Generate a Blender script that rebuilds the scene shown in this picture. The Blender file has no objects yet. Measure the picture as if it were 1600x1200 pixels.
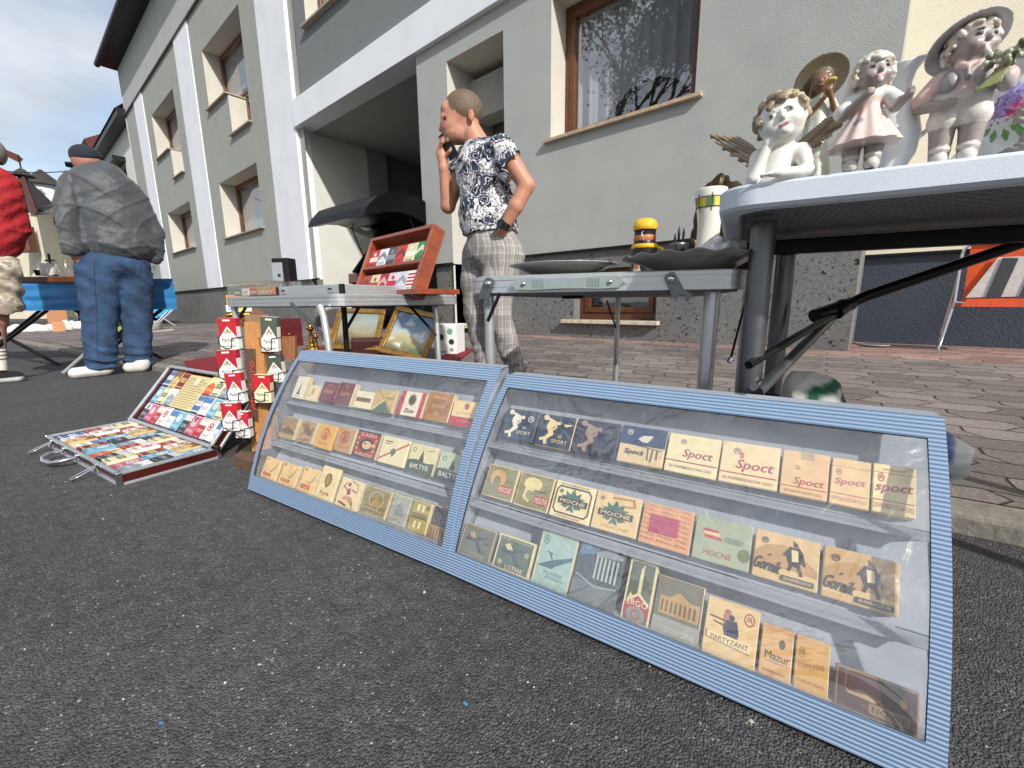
import bpy, bmesh, math, random
import numpy as np
from math import sin, cos, pi, radians, sqrt, atan2
from mathutils import Matrix, Vector
random.seed(7)
S = bpy.context.scene
COL = S.collection
# ---------------------------------------------------------------- camera
FPX, YAW, PITCH, ROLL, CH = 662.17, radians(40.428), radians(-10.885), radians(-0.591), 0.56
fwd = Vector((-sin(YAW)*cos(PITCH), cos(YAW)*cos(PITCH), sin(PITCH)))
r0 = Vector((cos(YAW), sin(YAW), 0)); u0 = r0.cross(fwd)
rgt = r0*cos(ROLL)+u0*sin(ROLL); upv = -r0*sin(ROLL)+u0*cos(ROLL)
CP = Vector((0, 0, CH))
cam = bpy.data.objects.new('camera', bpy.data.cameras.new('camera')); COL.objects.link(cam)
mm = Matrix((rgt, upv, -fwd)).transposed().to_4x4(); mm.translation = CP
cam.matrix_world = mm
cam.data.sensor_width = 36; cam.data.lens = 36*FPX/1600; cam.data.clip_start = 0.02; cam.data.clip_end = 600
S.camera = cam
# ---------------------------------------------------------------- light
SUN = Vector((2.6, -1.0, 1.85)).normalized()
w = bpy.data.worlds.new('World'); S.world = w; w.use_nodes = True
nt = w.node_tree; nt.nodes.clear()
def nn(t, ty, **k):
    n = t.nodes.new(ty)
    for a, b in k.items(): setattr(n, a, b)
    return n
o = nn(nt, 'ShaderNodeOutputWorld'); bg = nn(nt, 'ShaderNodeBackground'); sky = nn(nt, 'ShaderNodeTexSky')
sky.sky_type = 'NISHITA'; sky.sun_disc = False
sky.sun_elevation = math.asin(SUN.z); sky.sun_rotation = atan2(SUN.x, SUN.y); sky.air_density = 1.2; sky.dust_density = 2.0
bg.inputs['Strength'].default_value = 0.15
tc = nn(nt, 'ShaderNodeTexCoord'); mp = nn(nt, 'ShaderNodeMapping'); mp.inputs['Scale'].default_value = (1.0, 1.0, 2.4)
ns = nn(nt, 'ShaderNodeTexNoise'); ns.inputs['Scale'].default_value = 1.7; ns.inputs['Detail'].default_value = 9; ns.inputs['Roughness'].default_value = .55; ns.inputs['Distortion'].default_value = .4
cr = nn(nt, 'ShaderNodeValToRGB'); cr.color_ramp.elements[0].position = .30; cr.color_ramp.elements[1].position = .56
n2 = nn(nt, 'ShaderNodeTexNoise'); n2.inputs['Scale'].default_value = 3.1; n2.inputs['Detail'].default_value = 7
cc = nn(nt, 'ShaderNodeValToRGB'); cc.color_ramp.elements[0].position = .33; cc.color_ramp.elements[1].position = .7
cc.color_ramp.elements[0].color = (2.3, 2.6, 3.1, 1); cc.color_ramp.elements[1].color = (4.9, 5.1, 5.4, 1)
mx = nn(nt, 'ShaderNodeMixRGB')
L = nt.links.new
L(tc.outputs['Generated'], mp.inputs[0]); L(mp.outputs[0], ns.inputs[0]); L(mp.outputs[0], n2.inputs[0])
L(ns.outputs[0], cr.inputs[0]); L(n2.outputs[0], cc.inputs[0]); L(cr.outputs[0], mx.inputs[0]); L(sky.outputs[0], mx.inputs[1]); L(cc.outputs[0], mx.inputs[2])
L(mx.outputs[0], bg.inputs[0]); L(bg.outputs[0], o.inputs[0])
sl = bpy.data.lights.new('sun', 'SUN'); sl.energy = 3.6; sl.angle = radians(1.2); sl.color = (1, .96, .90)
so = bpy.data.objects.new('sun', sl); COL.objects.link(so); so.rotation_euler = (-SUN).to_track_quat('-Z', 'Y').to_euler(); so.location = SUN*30
S.view_settings.view_transform = 'Standard'; S.view_settings.look = 'None'; S.view_settings.exposure = 0.38; S.view_settings.gamma = 1
# ---------------------------------------------------------------- helpers
def lin(c):
    if isinstance(c, str):
        c = [int(c[i:i+2], 16)/255 for i in (0, 2, 4)]
        return tuple((x/12.92 if x <= .04045 else ((x+.055)/1.055)**2.4) for x in c)
    return tuple(c)
MATS = {}
def mat(name, col=(.5,.5,.5), rough=.6, metal=0, noise=None, bump=None, attr=False, coat=0, spec=.5, sheen=0):
    """noise=(scale,amount[,detail]) albedo variation, bump=(scale,distance-strength[,detail])"""
    m = bpy.data.materials.new(name); m.use_nodes = True; t = m.node_tree; b = t.nodes['Principled BSDF']
    b.inputs['Roughness'].default_value = rough; b.inputs['Metallic'].default_value = metal
    b.inputs['Coat Weight'].default_value = coat; b.inputs['Specular IOR Level'].default_value = spec; b.inputs['Sheen Weight'].default_value = sheen
    col = lin(col); src = None
    if attr:
        a = nn(t, 'ShaderNodeVertexColor', layer_name='Col'); src = a.outputs[0]
    else: b.inputs['Base Color'].default_value = (*col, 1)
    tx = nn(t, 'ShaderNodeTexCoord')
    if noise:
        n = nn(t, 'ShaderNodeTexNoise'); n.inputs['Scale'].default_value = noise[0]; n.inputs['Detail'].default_value = noise[2] if len(noise) > 2 else 5
        t.links.new(tx.outputs['Object'], n.inputs[0])
        mr = nn(t, 'ShaderNodeMapRange'); mr.inputs[1].default_value = .3; mr.inputs[2].default_value = .7
        mr.inputs[3].default_value = 1-noise[1]; mr.inputs[4].default_value = 1+noise[1]*.6
        t.links.new(n.outputs[0], mr.inputs[0])
        x = nn(t, 'ShaderNodeMixRGB', blend_type='MULTIPLY'); x.inputs[0].default_value = 1; x.inputs[1].default_value = (*col, 1)
        if src: t.links.new(src, x.inputs[1])
        t.links.new(mr.outputs[0], x.inputs[2]); src = x.outputs[0]
        rr = nn(t, 'ShaderNodeMapRange'); rr.inputs[3].default_value = max(.02, rough-.1); rr.inputs[4].default_value = min(1, rough+.1)
        t.links.new(n.outputs[0], rr.inputs[0]); t.links.new(rr.outputs[0], b.inputs['Roughness'])
    if src: t.links.new(src, b.inputs['Base Color'])
    if bump:
        n = nn(t, 'ShaderNodeTexNoise'); n.inputs['Scale'].default_value = bump[0]; n.inputs['Detail'].default_value = bump[2] if len(bump) > 2 else 3
        t.links.new(tx.outputs['Object'], n.inputs[0])
        bp = nn(t, 'ShaderNodeBump'); bp.inputs['Strength'].default_value = 1; bp.inputs['Distance'].default_value = bump[1]
        t.links.new(n.outputs[0], bp.inputs['Height']); t.links.new(bp.outputs[0], b.inputs['Normal'])
    MATS[name] = m
    return m
def tree(m):
    t = MATS[m].node_tree
    return t, t.nodes['Principled BSDF'], lambda ty, **k: nn(t, ty, **k), t.links.new
def mth(t, op, a, b=None, c=None):
    n = t.nodes.new('ShaderNodeMath'); n.operation = op
    for i, v in enumerate((a, b, c)):
        if v is None: continue
        if hasattr(v, 'links'): t.links.new(v, n.inputs[i])
        else: n.inputs[i].default_value = v
    return n.outputs[0]
def ramp(t, fac, stops, interp='LINEAR'):
    n = t.nodes.new('ShaderNodeValToRGB'); n.color_ramp.interpolation = interp; e = n.color_ramp.elements
    while len(e) < len(stops): e.new(.5)
    for x, (p, c) in zip(e, stops): x.position = p; x.color = (*lin(c), 1) if not isinstance(c, float) else (c, c, c, 1)
    t.links.new(fac, n.inputs[0]); return n.outputs[0]

def at(x, y, P0, off=0):
    """where the sight line through a photo point meets the upright plane that stands `off` metres behind P0"""
    d = rgt*((x-800)/FPX) - upv*((y-600)/FPX) + fwd
    P0 = Vector(P0); n = Vector((P0.x, P0.y, 0)).normalized()
    return CP + d*(((P0-CP).dot(n)+off)/d.dot(n))

class MB:
    def __init__(s): s.v, s.f, s.m, s.c, s.s = [], [], [], [], []
    def add(s, vs, fs, m, c=(1,1,1), smooth=False, M=None):
        b = len(s.v); c = lin(c)
        s.v += [tuple(M @ Vector(p)) if M else tuple(p) for p in vs]
        for f in fs: s.f.append([i+b for i in f]); s.m.append(m); s.c.append(c); s.s.append(smooth)
        return s
    def box(s, c0, sz, m, c=(1,1,1), M=None, bev=0, seg=2):
        x, y, z = [a/2 for a in sz]
        if bev:
            bm = bmesh.new(); bmesh.ops.create_cube(bm, size=1)
            for v in bm.verts: v.co = Vector((v.co.x*sz[0]+c0[0], v.co.y*sz[1]+c0[1], v.co.z*sz[2]+c0[2]))
            bmesh.ops.bevel(bm, geom=bm.edges[:], offset=bev, segments=seg, affect='EDGES', profile=.5)
            bm.verts.index_update()
            s.add([v.co[:] for v in bm.verts], [[v.index for v in f.verts] for f in bm.faces], m, c, False, M); bm.free(); return s
        vs = [(c0[0]+i*x, c0[1]+j*y, c0[2]+k*z) for i in (-1,1) for j in (-1,1) for k in (-1,1)]
        return s.add(vs, [(0,1,3,2),(4,6,7,5),(0,4,5,1),(2,3,7,6),(0,2,6,4),(1,5,7,3)], m, c, False, M)
    def tube(s, pts, r, m, c=(1,1,1), seg=10, M=None, closed=False, caps=True, flat=1.0):
        pts = [Vector(p) for p in pts]; n = len(pts); rs = r if isinstance(r, (list, tuple)) else [r]*n
        T = []
        for i in range(n):
            a = pts[i-1] if (i or closed) else pts[0]; b = pts[(i+1) % n] if (i < n-1 or closed) else pts[-1]
            T.append((b-a).normalized())
        u = T[0].orthogonal().normalized(); vs = []; fs = []
        if abs(T[0].z) < .9: u = Vector((0,0,1)).cross(T[0]).normalized()
        for i in range(n):
            u = (u - T[i]*u.dot(T[i])).normalized(); w_ = T[i].cross(u)
            for k in range(seg):
                a = 2*pi*k/seg; vs.append(pts[i]+(u*cos(a)*1+w_*sin(a)*flat)*rs[i])
        R = range(n if closed else n-1)
        for i in R:
            j = (i+1) % n
            for k in range(seg): fs.append((i*seg+k, i*seg+(k+1) % seg, j*seg+(k+1) % seg, j*seg+k))
        s.add(vs, fs, m, c, True, M)
        if caps and not closed:
            s.add(vs[:seg], [list(range(seg))[::-1]], m, c, False, M); s.add(vs[-seg:], [list(range(seg))], m, c, False, M)
        return s
    def lathe(s, prof, m, c=(1,1,1), seg=24, M=None, smooth=True):
        vs = []; fs = []
        for r, z in prof:
            for k in range(seg): a = 2*pi*k/seg; vs.append((r*cos(a), r*sin(a), z))
        for i in range(len(prof)-1):
            for k in range(seg):
                cl = c
                fs.append((i*seg+k, i*seg+(k+1) % seg, (i+1)*seg+(k+1) % seg, (i+1)*seg+k))
        return s.add(vs, fs, m, c, smooth, M)
    def prism(s, poly, z0, z1, m, c=(1,1,1), M=None, smooth=False):
        n = len(poly); A = sum(poly[i][0]*poly[(i+1) % n][1]-poly[(i+1) % n][0]*poly[i][1] for i in range(n))
        if A < 0: poly = poly[::-1]
        vs = [(x, y, z0) for x, y in poly]+[(x, y, z1) for x, y in poly]
        s.add(vs, [list(range(n))[::-1], list(range(n, 2*n))], m, c, False, M)
        return s.add(vs, [(i, (i+1) % n, n+(i+1) % n, n+i) for i in range(n)], m, c, smooth, M)
    def flat(s, poly, z, m, c, M=None):
        n = len(poly); A = sum(poly[i][0]*poly[(i+1) % n][1]-poly[(i+1) % n][0]*poly[i][1] for i in range(n))
        if A < 0: poly = poly[::-1]
        return s.add([(x, y, z) for x, y in poly], [list(range(n))], m, c, False, M)
    def build(s, name, parent=None, M=None, W=None):
        """W: the verts are world coordinates and get rebased on W (a Matrix)"""
        me = bpy.data.meshes.new(name); vs = s.v
        if W is not None: I = W.inverted(); vs = [tuple(I @ Vector(p)) for p in vs]
        me.from_pydata(vs, [], s.f); names = []
        for x in s.m:
            if x not in names: names.append(x)
        for x in names: me.materials.append(MATS[x])
        ix = {x: i for i, x in enumerate(names)}
        me.polygons.foreach_set('material_index', [ix[x] for x in s.m]); me.polygons.foreach_set('use_smooth', s.s)
        at_ = me.color_attributes.new('Col', 'FLOAT_COLOR', 'CORNER'); buf = []
        for f, c in zip(s.f, s.c): buf += [c[0], c[1], c[2], 1]*len(f)
        at_.data.foreach_set('color', buf); me.update()
        ob = bpy.data.objects.new(name, me); COL.objects.link(ob)
        if parent: ob.parent = parent
        if M is not None: ob.matrix_world = M if not parent else ob.matrix_world
        if M is not None and parent: ob.matrix_local = M
        return ob
def tag(o, label=None, cat=None, group=None, kind=None):
    for k, v in (('label', label), ('category', cat), ('group', group), ('kind', kind)):
        if v: o[k] = v
    return o
def TR(x=0, y=0, z=0, rz=0, rx=0, ry=0):
    return Matrix.Translation((x, y, z)) @ Matrix.Rotation(rz, 4, 'Z') @ Matrix.Rotation(ry, 4, 'Y') @ Matrix.Rotation(rx, 4, 'X')
def thing(name, M, label, cat, group=None):
    o = bpy.data.objects.new(name, None); COL.objects.link(o); o.empty_display_size = .1
    if not isinstance(M, Matrix): M = Matrix.Translation(M)
    o.matrix_world = M
    return tag(o, label, cat, group)
def copy_tree(o, M, label, group=None):
    c = o.copy(); COL.objects.link(c); c.matrix_world = M; c['label'] = label
    def rec(a, b):
        for ch in a.children:
            d = ch.copy(); COL.objects.link(d); d.parent = b; rec(ch, d)
    rec(o, c)
    if group: c['group'] = group
    return c
TXT = {}
def text_mesh(st):
    if st not in TXT:
        cu = bpy.data.curves.new('t', 'FONT'); cu.body = st; cu.resolution_u = 2; cu.size = 1
        ob = bpy.data.objects.new('t', cu); COL.objects.link(ob)
        dg = bpy.context.evaluated_depsgraph_get(); me = ob.evaluated_get(dg).to_mesh()
        vs = [v.co[:2] for v in me.vertices]; fs = [list(p.vertices) for p in me.polygons]
        ob.evaluated_get(dg).to_mesh_clear(); bpy.data.objects.remove(ob); bpy.data.curves.remove(cu)
        x0 = min(v[0] for v in vs); x1 = max(v[0] for v in vs); y0 = min(v[1] for v in vs); y1 = max(v[1] for v in vs)
        TXT[st] = ([((x-x0)/(x1-x0)-.5, (y-y0)/(y1-y0)-.5) for x, y in vs], fs)
    return TXT[st]
def deco(mb, W, H, spec, M, m='printed_card', z=.0002, dz=.00012, sx=0):
    """draw shapes (0..1 of the front, origin bottom left) on the face z=0 of frame M, y up"""
    for q in spec:
        k = q[0]; z += dz
        if k == 'r': x0, y0, x1, y1, c = q[1:]; mb.flat([(x0*W,y0*H),(x1*W,y0*H),(x1*W,y1*H),(x0*W,y1*H)], z, m, c, M)
        elif k == 'p': mb.flat([(x*W, y*H) for x, y in q[1]], z, m, q[2], M)
        elif k == 'e':
            cx, cy, rx, ry, c = q[1:]; mb.flat([(cx*W+rx*W*cos(a*pi/8), cy*H+ry*H*sin(a*pi/8)) for a in range(16)], z, m, c, M)
        elif k == 'o':   # ring
            cx, cy, rx, ry, t_, c = q[1:]
            for a in range(16):
                p = [((cx+rx*f*cos(b*pi/8))*W, (cy+ry*f*sin(b*pi/8))*H) for f, b in ((1, a), (1, a+1), (1-t_, a+1), (1-t_, a))]
                mb.flat(p, z, m, c, M)
        elif k == 'l':
            pts, t_, c = q[1:]; t_ *= W
            for i in range(len(pts)-1):
                a = Vector((pts[i][0]*W, pts[i][1]*H)); b = Vector((pts[i+1][0]*W, pts[i+1][1]*H)); d = (b-a)
                if d.length < 1e-6: continue
                nrm = Vector((-d.y, d.x)).normalized()*t_/2; e = d.normalized()*t_*.25; z += .00001
                mb.flat([(a-nrm-e)[:], (b-nrm+e)[:], (b+nrm+e)[:], (a+nrm-e)[:]], z, m, c, M)
        elif k == 't':
            st, cx, cy, w_, h_, c = q[1:7]; an = radians(q[7]) if len(q) > 7 else 0; sh = q[8] if len(q) > 8 else 0
            vs, fs = text_mesh(st); P = []
            for x, y in vs:
                X = x*w_*W+y*sh*h_*H; Y = y*h_*H
                P.append((cx*W+X*cos(an)-Y*sin(an), cy*H+X*sin(an)+Y*cos(an), z))
            mb.add(P, fs, m, c, False, M)
# ---------------------------------------------------------------- soft solids (smooth unions of capsules and ellipsoids, meshed by surface nets)
class Vol:
    def __init__(s, lo, hi, vox):
        s.lo = np.array(lo, float); s.vox = vox; s.n = np.ceil((np.array(hi)-s.lo)/vox).astype(int)+1
        s.D = np.full(s.n, 1.0, np.float32); s.C = np.zeros(s.n, np.int16); s.pal = []
        s.ax = [s.lo[i]+vox*np.arange(s.n[i]) for i in range(3)]
    def col(s, c):
        c = lin(c)
        if c not in s.pal: s.pal.append(c)
        return s.pal.index(c)
    def _rng(s, lo, hi, pad):
        a = np.clip(((np.array(lo)-pad-s.lo)/s.vox).astype(int), 0, s.n); b = np.clip(((np.array(hi)+pad-s.lo)/s.vox).astype(int)+2, 0, s.n)
        sl_ = tuple(slice(a[i], b[i]) for i in range(3))
        P = np.stack(np.meshgrid(*[s.ax[i][sl_[i]] for i in range(3)], indexing='ij'), -1) if all(b > a) else None
        return sl_, P
    def op(s, f, lo, hi, c, k, mode='u'):
        sl_, P = s._rng(lo, hi, k+s.vox*3)
        if P is None: return
        d = f(P).astype(np.float32); D = s.D[sl_]; ci = s.col(c) if c is not None else None
        if mode == 'u':
            if ci is not None: s.C[sl_][d < D] = ci
            if k > 0: h = np.clip(.5+.5*(D-d)/k, 0, 1); s.D[sl_] = D*(1-h)+d*h-k*h*(1-h)
            else: s.D[sl_] = np.minimum(D, d)
        elif mode == 's':
            if ci is not None: s.C[sl_][-d > D-k*.5] = ci
            if k > 0: h = np.clip(.5-.5*(D+d)/k, 0, 1); s.D[sl_] = D*(1-h)-d*h+k*h*(1-h)
            else: s.D[sl_] = np.maximum(D, -d)
        else: s.C[sl_][d < 0] = ci
    def cap(s, a, b, ra, rb=None, c='808080', k=.01, mode='u'):
        rb = ra if rb is None else rb; a = np.array(a); b = np.array(b); R = max(ra, rb); ab = b-a; L2 = max(ab@ab, 1e-12)
        def f(P):
            pa = P-a; h = np.clip((pa@ab)/L2, 0, 1)
            return np.sqrt(((pa-h[..., None]*ab)**2).sum(-1))-(ra+(rb-ra)*h)
        s.op(f, np.minimum(a, b)-R, np.maximum(a, b)+R, c, k, mode)
    def ell(s, p, r, c='808080', k=.01, mode='u', R=None):
        p = np.array(p); r = np.array(r if hasattr(r, '__len__') else (r,)*3, float); m = max(r)
        Ri = np.array(R.to_3x3().transposed()) if R is not None else None
        def f(P):
            q = P-p
            if Ri is not None: q = q@Ri.T
            k0 = np.sqrt(((q/r)**2).sum(-1)); k1 = np.sqrt(((q/(r*r))**2).sum(-1))+1e-9
            return k0*(k0-1)/k1
        s.op(f, p-m, p+m, c, k, mode)
    def half(s, p, n, c=None, k=0, mode='s'):   # removes the side the normal points to
        p = np.array(p); n = np.array(Vector(n).normalized())
        s.op(lambda P: -((P-p)@n), s.lo, s.ax_hi(), c, k, mode)
    def ax_hi(s): return s.lo+s.vox*s.n
    def ripple(s, fn):   # fn(P)-> signed displacement in metres, applied near the surface
        P = np.stack(np.meshgrid(*s.ax, indexing='ij'), -1); s.D += fn(P, s.C).astype(np.float32)
    def mesh(s, name, m, parent=None, W=None):
        D = s.D; n = s.n-1; I = D < 0
        cnt = sum(I[i:i+n[0], j:j+n[1], k:k+n[2]].astype(np.int8) for i in (0,1) for j in (0,1) for k in (0,1))
        act = (cnt > 0) & (cnt < 8); idx = -np.ones(n, np.int64); ids = np.argwhere(act); idx[act] = np.arange(len(ids))
        P = np.zeros((len(ids), 3)); w_ = np.zeros(len(ids)); x, y, z = ids.T
        E = [((0,0,0),(1,0,0)),((0,1,0),(1,1,0)),((0,0,1),(1,0,1)),((0,1,1),(1,1,1)),((0,0,0),(0,1,0)),((1,0,0),(1,1,0)),((0,0,1),(0,1,1)),((1,0,1),(1,1,1)),((0,0,0),(0,0,1)),((1,0,0),(1,0,1)),((0,1,0),(0,1,1)),((1,1,0),(1,1,1))]
        for a, b in E:
            da = D[x+a[0], y+a[1], z+a[2]]; db = D[x+b[0], y+b[1], z+b[2]]; mk = (da < 0) != (db < 0)
            t_ = np.where(mk, da/np.where(mk, da-db, 1), 0)
            for ax in range(3): P[:, ax] += np.where(mk, a[ax]+t_*(b[ax]-a[ax]), 0)
            w_ += mk
        P = (P/w_[:, None]+ids)*s.vox+s.lo
        pal = np.array(s.pal if s.pal else [(1,1,1)]); cs = np.zeros((len(ids), 3)); ws = np.zeros(len(ids))
        for i in (0,1):
            for j in (0,1):
                for k in (0,1):
                    g = (D[x+i, y+j, z+k] < 0); cs += pal[s.C[x+i, y+j, z+k]]*g[:, None]; ws += g
        cs /= np.maximum(ws, 1)[:, None]
        Q = []
        for ax in range(3):
            o1, o2 = [(1,2),(2,0),(0,1)][ax]; sl1 = [slice(1, n[i]) for i in range(3)]; sl1[ax] = slice(0, n[ax])
            sl1 = tuple(sl1); s2 = list(sl1); s2[ax] = slice(1, n[ax]+1)
            A = I[sl1]; B = I[tuple(s2)]; e = np.argwhere(A != B); off = np.array([sl1[i].start for i in range(3)]); e = e+off
            ins = I[e[:, 0], e[:, 1], e[:, 2]]
            d1 = np.zeros(3, int); d1[o1] = 1; d2 = np.zeros(3, int); d2[o2] = 1
            g = lambda q: idx[q[:, 0], q[:, 1], q[:, 2]]
            q = np.stack([g(e-d1-d2), g(e-d2), g(e), g(e-d1)], 1); q[~ins] = q[~ins][:, ::-1]; Q.append(q)
        Q = np.concatenate(Q); Q = Q[(Q >= 0).all(1)]
        if W is not None: Wi = np.array(W.inverted()); P = P@Wi[:3, :3].T+Wi[:3, 3]
        me = bpy.data.meshes.new(name); me.vertices.add(len(P)); me.vertices.foreach_set('co', P.ravel())
        me.loops.add(len(Q)*4); me.loops.foreach_set('vertex_index', Q.ravel().astype(np.int32))
        me.polygons.add(len(Q)); me.polygons.foreach_set('loop_start', np.arange(len(Q), dtype=np.int32)*4)
        me.polygons.foreach_set('use_smooth', np.ones(len(Q), bool)); me.update(calc_edges=True); me.validate()
        a = me.color_attributes.new('Col', 'FLOAT_COLOR', 'POINT'); a.data.foreach_set('color', np.concatenate([cs, np.ones((len(cs), 1))], 1).ravel())
        me.materials.append(MATS[m]); ob = bpy.data.objects.new(name, me); COL.objects.link(ob)
        if parent: ob.parent = parent
        return ob
# ---------------------------------------------------------------- materials
mat('printed_card', rough=.5, attr=True, noise=(60,.10))
mat('painted', rough=.45, attr=True, noise=(30,.08))
mat('cloth', rough=.9, attr=True, noise=(25,.15), bump=(260,.0006), sheen=.05)
mat('stucco', 'a9aaa2', .92, attr=True, noise=(3,.05), bump=(125,.004,3))
mat('smooth_plaster', 'e6e7e6', .85, attr=True, noise=(2,.04), bump=(160,.0008))
mat('concrete', '9b968c', .9, attr=True, noise=(18,.25,8), bump=(60,.004,6))
mat('wood_frame', '69391c', .42, noise=(9,.25), coat=.2)
mat('aluminium', 'c3c6ca', .32, .65, noise=(60,.06))
mat('steel_tube', '6f7276', .36, .8, noise=(40,.08))
mat('chrome', 'd5d6d8', .12, 1)
mat('black_metal', '101113', .4, .3, noise=(30,.2))
mat('black_plastic', '0c0d0f', .38)
mat('grey_plastic', '8d9794', .5, noise=(40,.08), bump=(200,.0004))
mat('white_plastic', 'c9d2dc', .45, noise=(10,.04), bump=(300,.0003))
mat('car_paint_black', '050607', .42, 0, coat=.05, spec=.2)
mat('car_paint_silver', '8a8d90', .3, .7, coat=1)
mat('dark_glass', '0a0c0e', .05, 0, spec=.8)
mat('rubber', '0b0b0b', .8, bump=(90,.001))
mat('brass', 'b0863a', .25, 1, noise=(30,.25))
mat('bronze', '40331c', .38, .7, noise=(22,.6), bump=(80,.0012))
mat('porcelain', 'd9dad8', .22, attr=True, noise=(14,.06), coat=.5)
mat('glazed', rough=.38, attr=True, noise=(35,.08,5), bump=(140,.0004), coat=.3)
mat('skin', rough=.5, attr=True, noise=(45,.10), bump=(220,.0004))
mat('hair', rough=.6, attr=True, noise=(140,.45,8), bump=(260,.002,6))
mat('roof_tiles', '5a2620', .8, noise=(6,.3))
mat('slate', '3a3633', .85, noise=(9,.25), bump=(30,.01))
mat('leather', 'b0342c', .35, attr=True, noise=(20,.15), coat=.3)
mat('varnished_wood', '8c3a1c', .33, attr=True, coat=.4)
mat('net_curtain', 'a2a5aa', .9)
mat('interior', '1c1b1a', .95)
mat('red_velvet', '7d1420', .9, noise=(12,.3), bump=(90,.002))
# wood grain
def grain(name, sc=(3, 3, 30), k=.35, dist=2.0):
    t, b, N, Lk = tree(name); tx = N('ShaderNodeTexCoord'); mp_ = N('ShaderNodeMapping'); mp_.inputs['Scale'].default_value = sc
    n = N('ShaderNodeTexNoise'); n.inputs['Scale'].default_value = 3; n.inputs['Detail'].default_value = 8; n.inputs['Distortion'].default_value = dist
    Lk(tx.outputs['Object'], mp_.inputs[0]); Lk(mp_.outputs[0], n.inputs[0])
    f = ramp(t, n.outputs[0], [(.3, 1-k), (.7, 1.15)])
    x = N('ShaderNodeMixRGB', blend_type='MULTIPLY'); x.inputs[0].default_value = 1
    old = b.inputs['Base Color'].links; 
    if old: Lk(old[0].from_socket, x.inputs[1])
    else: x.inputs[1].default_value = b.inputs['Base Color'].default_value
    Lk(f, x.inputs[2]); Lk(x.outputs[0], b.inputs['Base Color'])
grain('wood_frame', (40, 40, 4)); grain('varnished_wood', (30, 8, 3), .28)
# black-flecked render of the plinth
mat('plinth_render', '77777a', .8, bump=(110,.004,5))
t, b, N, Lk = tree('plinth_render'); tx = N('ShaderNodeTexCoord')
v1 = N('ShaderNodeTexNoise'); v1.inputs['Scale'].default_value = 34; v1.inputs['Detail'].default_value = 3; v1.inputs['Distortion'].default_value = .6
v2 = N('ShaderNodeTexNoise'); v2.inputs['Scale'].default_value = 2.2; v2.inputs['Detail'].default_value = 4
Lk(tx.outputs['Object'], v1.inputs[0]); Lk(tx.outputs['Object'], v2.inputs[0])
a = ramp(t, v1.outputs[0], [(.345, '121212'), (.375, '6e6e6c'), (.6, '777775'), (.8, '8a8a86')])
q = ramp(t, v2.outputs[0], [(.3, .85), (.7, 1.1)])
x = N('ShaderNodeMixRGB', blend_type='MULTIPLY'); x.inputs[0].default_value = 1; Lk(a, x.inputs[1]); Lk(q, x.inputs[2]); Lk(x.outputs[0], b.inputs['Base Color'])
# asphalt
mat('asphalt', (.06,.06,.062), .92)
t, b, N, Lk = tree('asphalt'); tx = N('ShaderNodeTexCoord')
def noise(sc, d=4, dist=0, vec=None):
    n = N('ShaderNodeTexNoise'); n.inputs['Scale'].default_value = sc; n.inputs['Detail'].default_value = d; n.inputs['Distortion'].default_value = dist; Lk(vec or tx.outputs['Object'], n.inputs[0]); return n.outputs[0]
vo = N('ShaderNodeTexVoronoi'); vo.inputs['Scale'].default_value = 300; Lk(tx.outputs['Object'], vo.inputs['Vector'])
sep = N('ShaderNodeSeparateColor'); Lk(vo.outputs['Color'], sep.inputs[0])
st = ramp(t, sep.outputs[0], [(0, (.046,.046,.048)), (.45, (.074,.074,.075)), (.8, (.096,.095,.094)), (.97, (.115,.114,.11)), (.993, (.20,.195,.18)), (1, (.33,.32,.30))])
big = ramp(t, noise(1.1, 9, .6), [(.25, .62), (.42, .92), (.55, 1.02), (.75, 1.3)])
mid = ramp(t, noise(30, 5), [(.3, .78), (.7, 1.28)])
x = N('ShaderNodeMixRGB', blend_type='MULTIPLY'); x.inputs[0].default_value = 1; Lk(st, x.inputs[1]); Lk(big, x.inputs[2])
y = N('ShaderNodeMixRGB', blend_type='MULTIPLY'); y.inputs[0].default_value = 1; Lk(x.outputs[0], y.inputs[1]); Lk(mid, y.inputs[2]); Lk(y.outputs[0], b.inputs['Base Color'])
h = mth(t, 'ADD', mth(t, 'MULTIPLY', vo.outputs['Distance'], -1.0), mth(t, 'MULTIPLY', noise(120, 5), 1.1))
bp = N('ShaderNodeBump'); bp.inputs['Distance'].default_value = .0055; Lk(h, bp.inputs['Height']); Lk(bp.outputs[0], b.inputs['Normal'])
# interlocking wavy pavers
mat('pavers', (.2,.14,.12), .88)
t, b, N, Lk = tree('pavers'); tx = N('ShaderNodeTexCoord'); sp = N('ShaderNodeSeparateXYZ'); rm = N('ShaderNodeMapping'); rm.inputs['Rotation'].default_value = (0, 0, radians(-4)); rm.inputs['Location'].default_value = (0, 0, 0)
wn = N('ShaderNodeTexNoise'); wn.inputs['Scale'].default_value = 3; wn.inputs['Detail'].default_value = 3; Lk(tx.outputs['Object'], wn.inputs[0])
va = N('ShaderNodeVectorMath', operation='MULTIPLY_ADD'); Lk(wn.outputs['Color'], va.inputs[0]); va.inputs[1].default_value = (.035,.035,0); Lk(tx.outputs['Object'], va.inputs[2])
Lk(va.outputs[0], rm.inputs[0]); Lk(rm.outputs[0], sp.inputs[0])
RW, BW = .135, .21   # row height, block width
u = sp.outputs['X']; vv = sp.outputs['Y']
tri = lambda a, per: mth(t, 'PINGPONG', a, per)   # 0..per
zig = mth(t, 'SMOOTH_MIN', mth(t, 'SUBTRACT', tri(mth(t, 'ADD', vv, 50), RW), RW*.22), RW*.56, .01)
xs = mth(t, 'ADD', u, mth(t, 'MULTIPLY', zig, .75))
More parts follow.
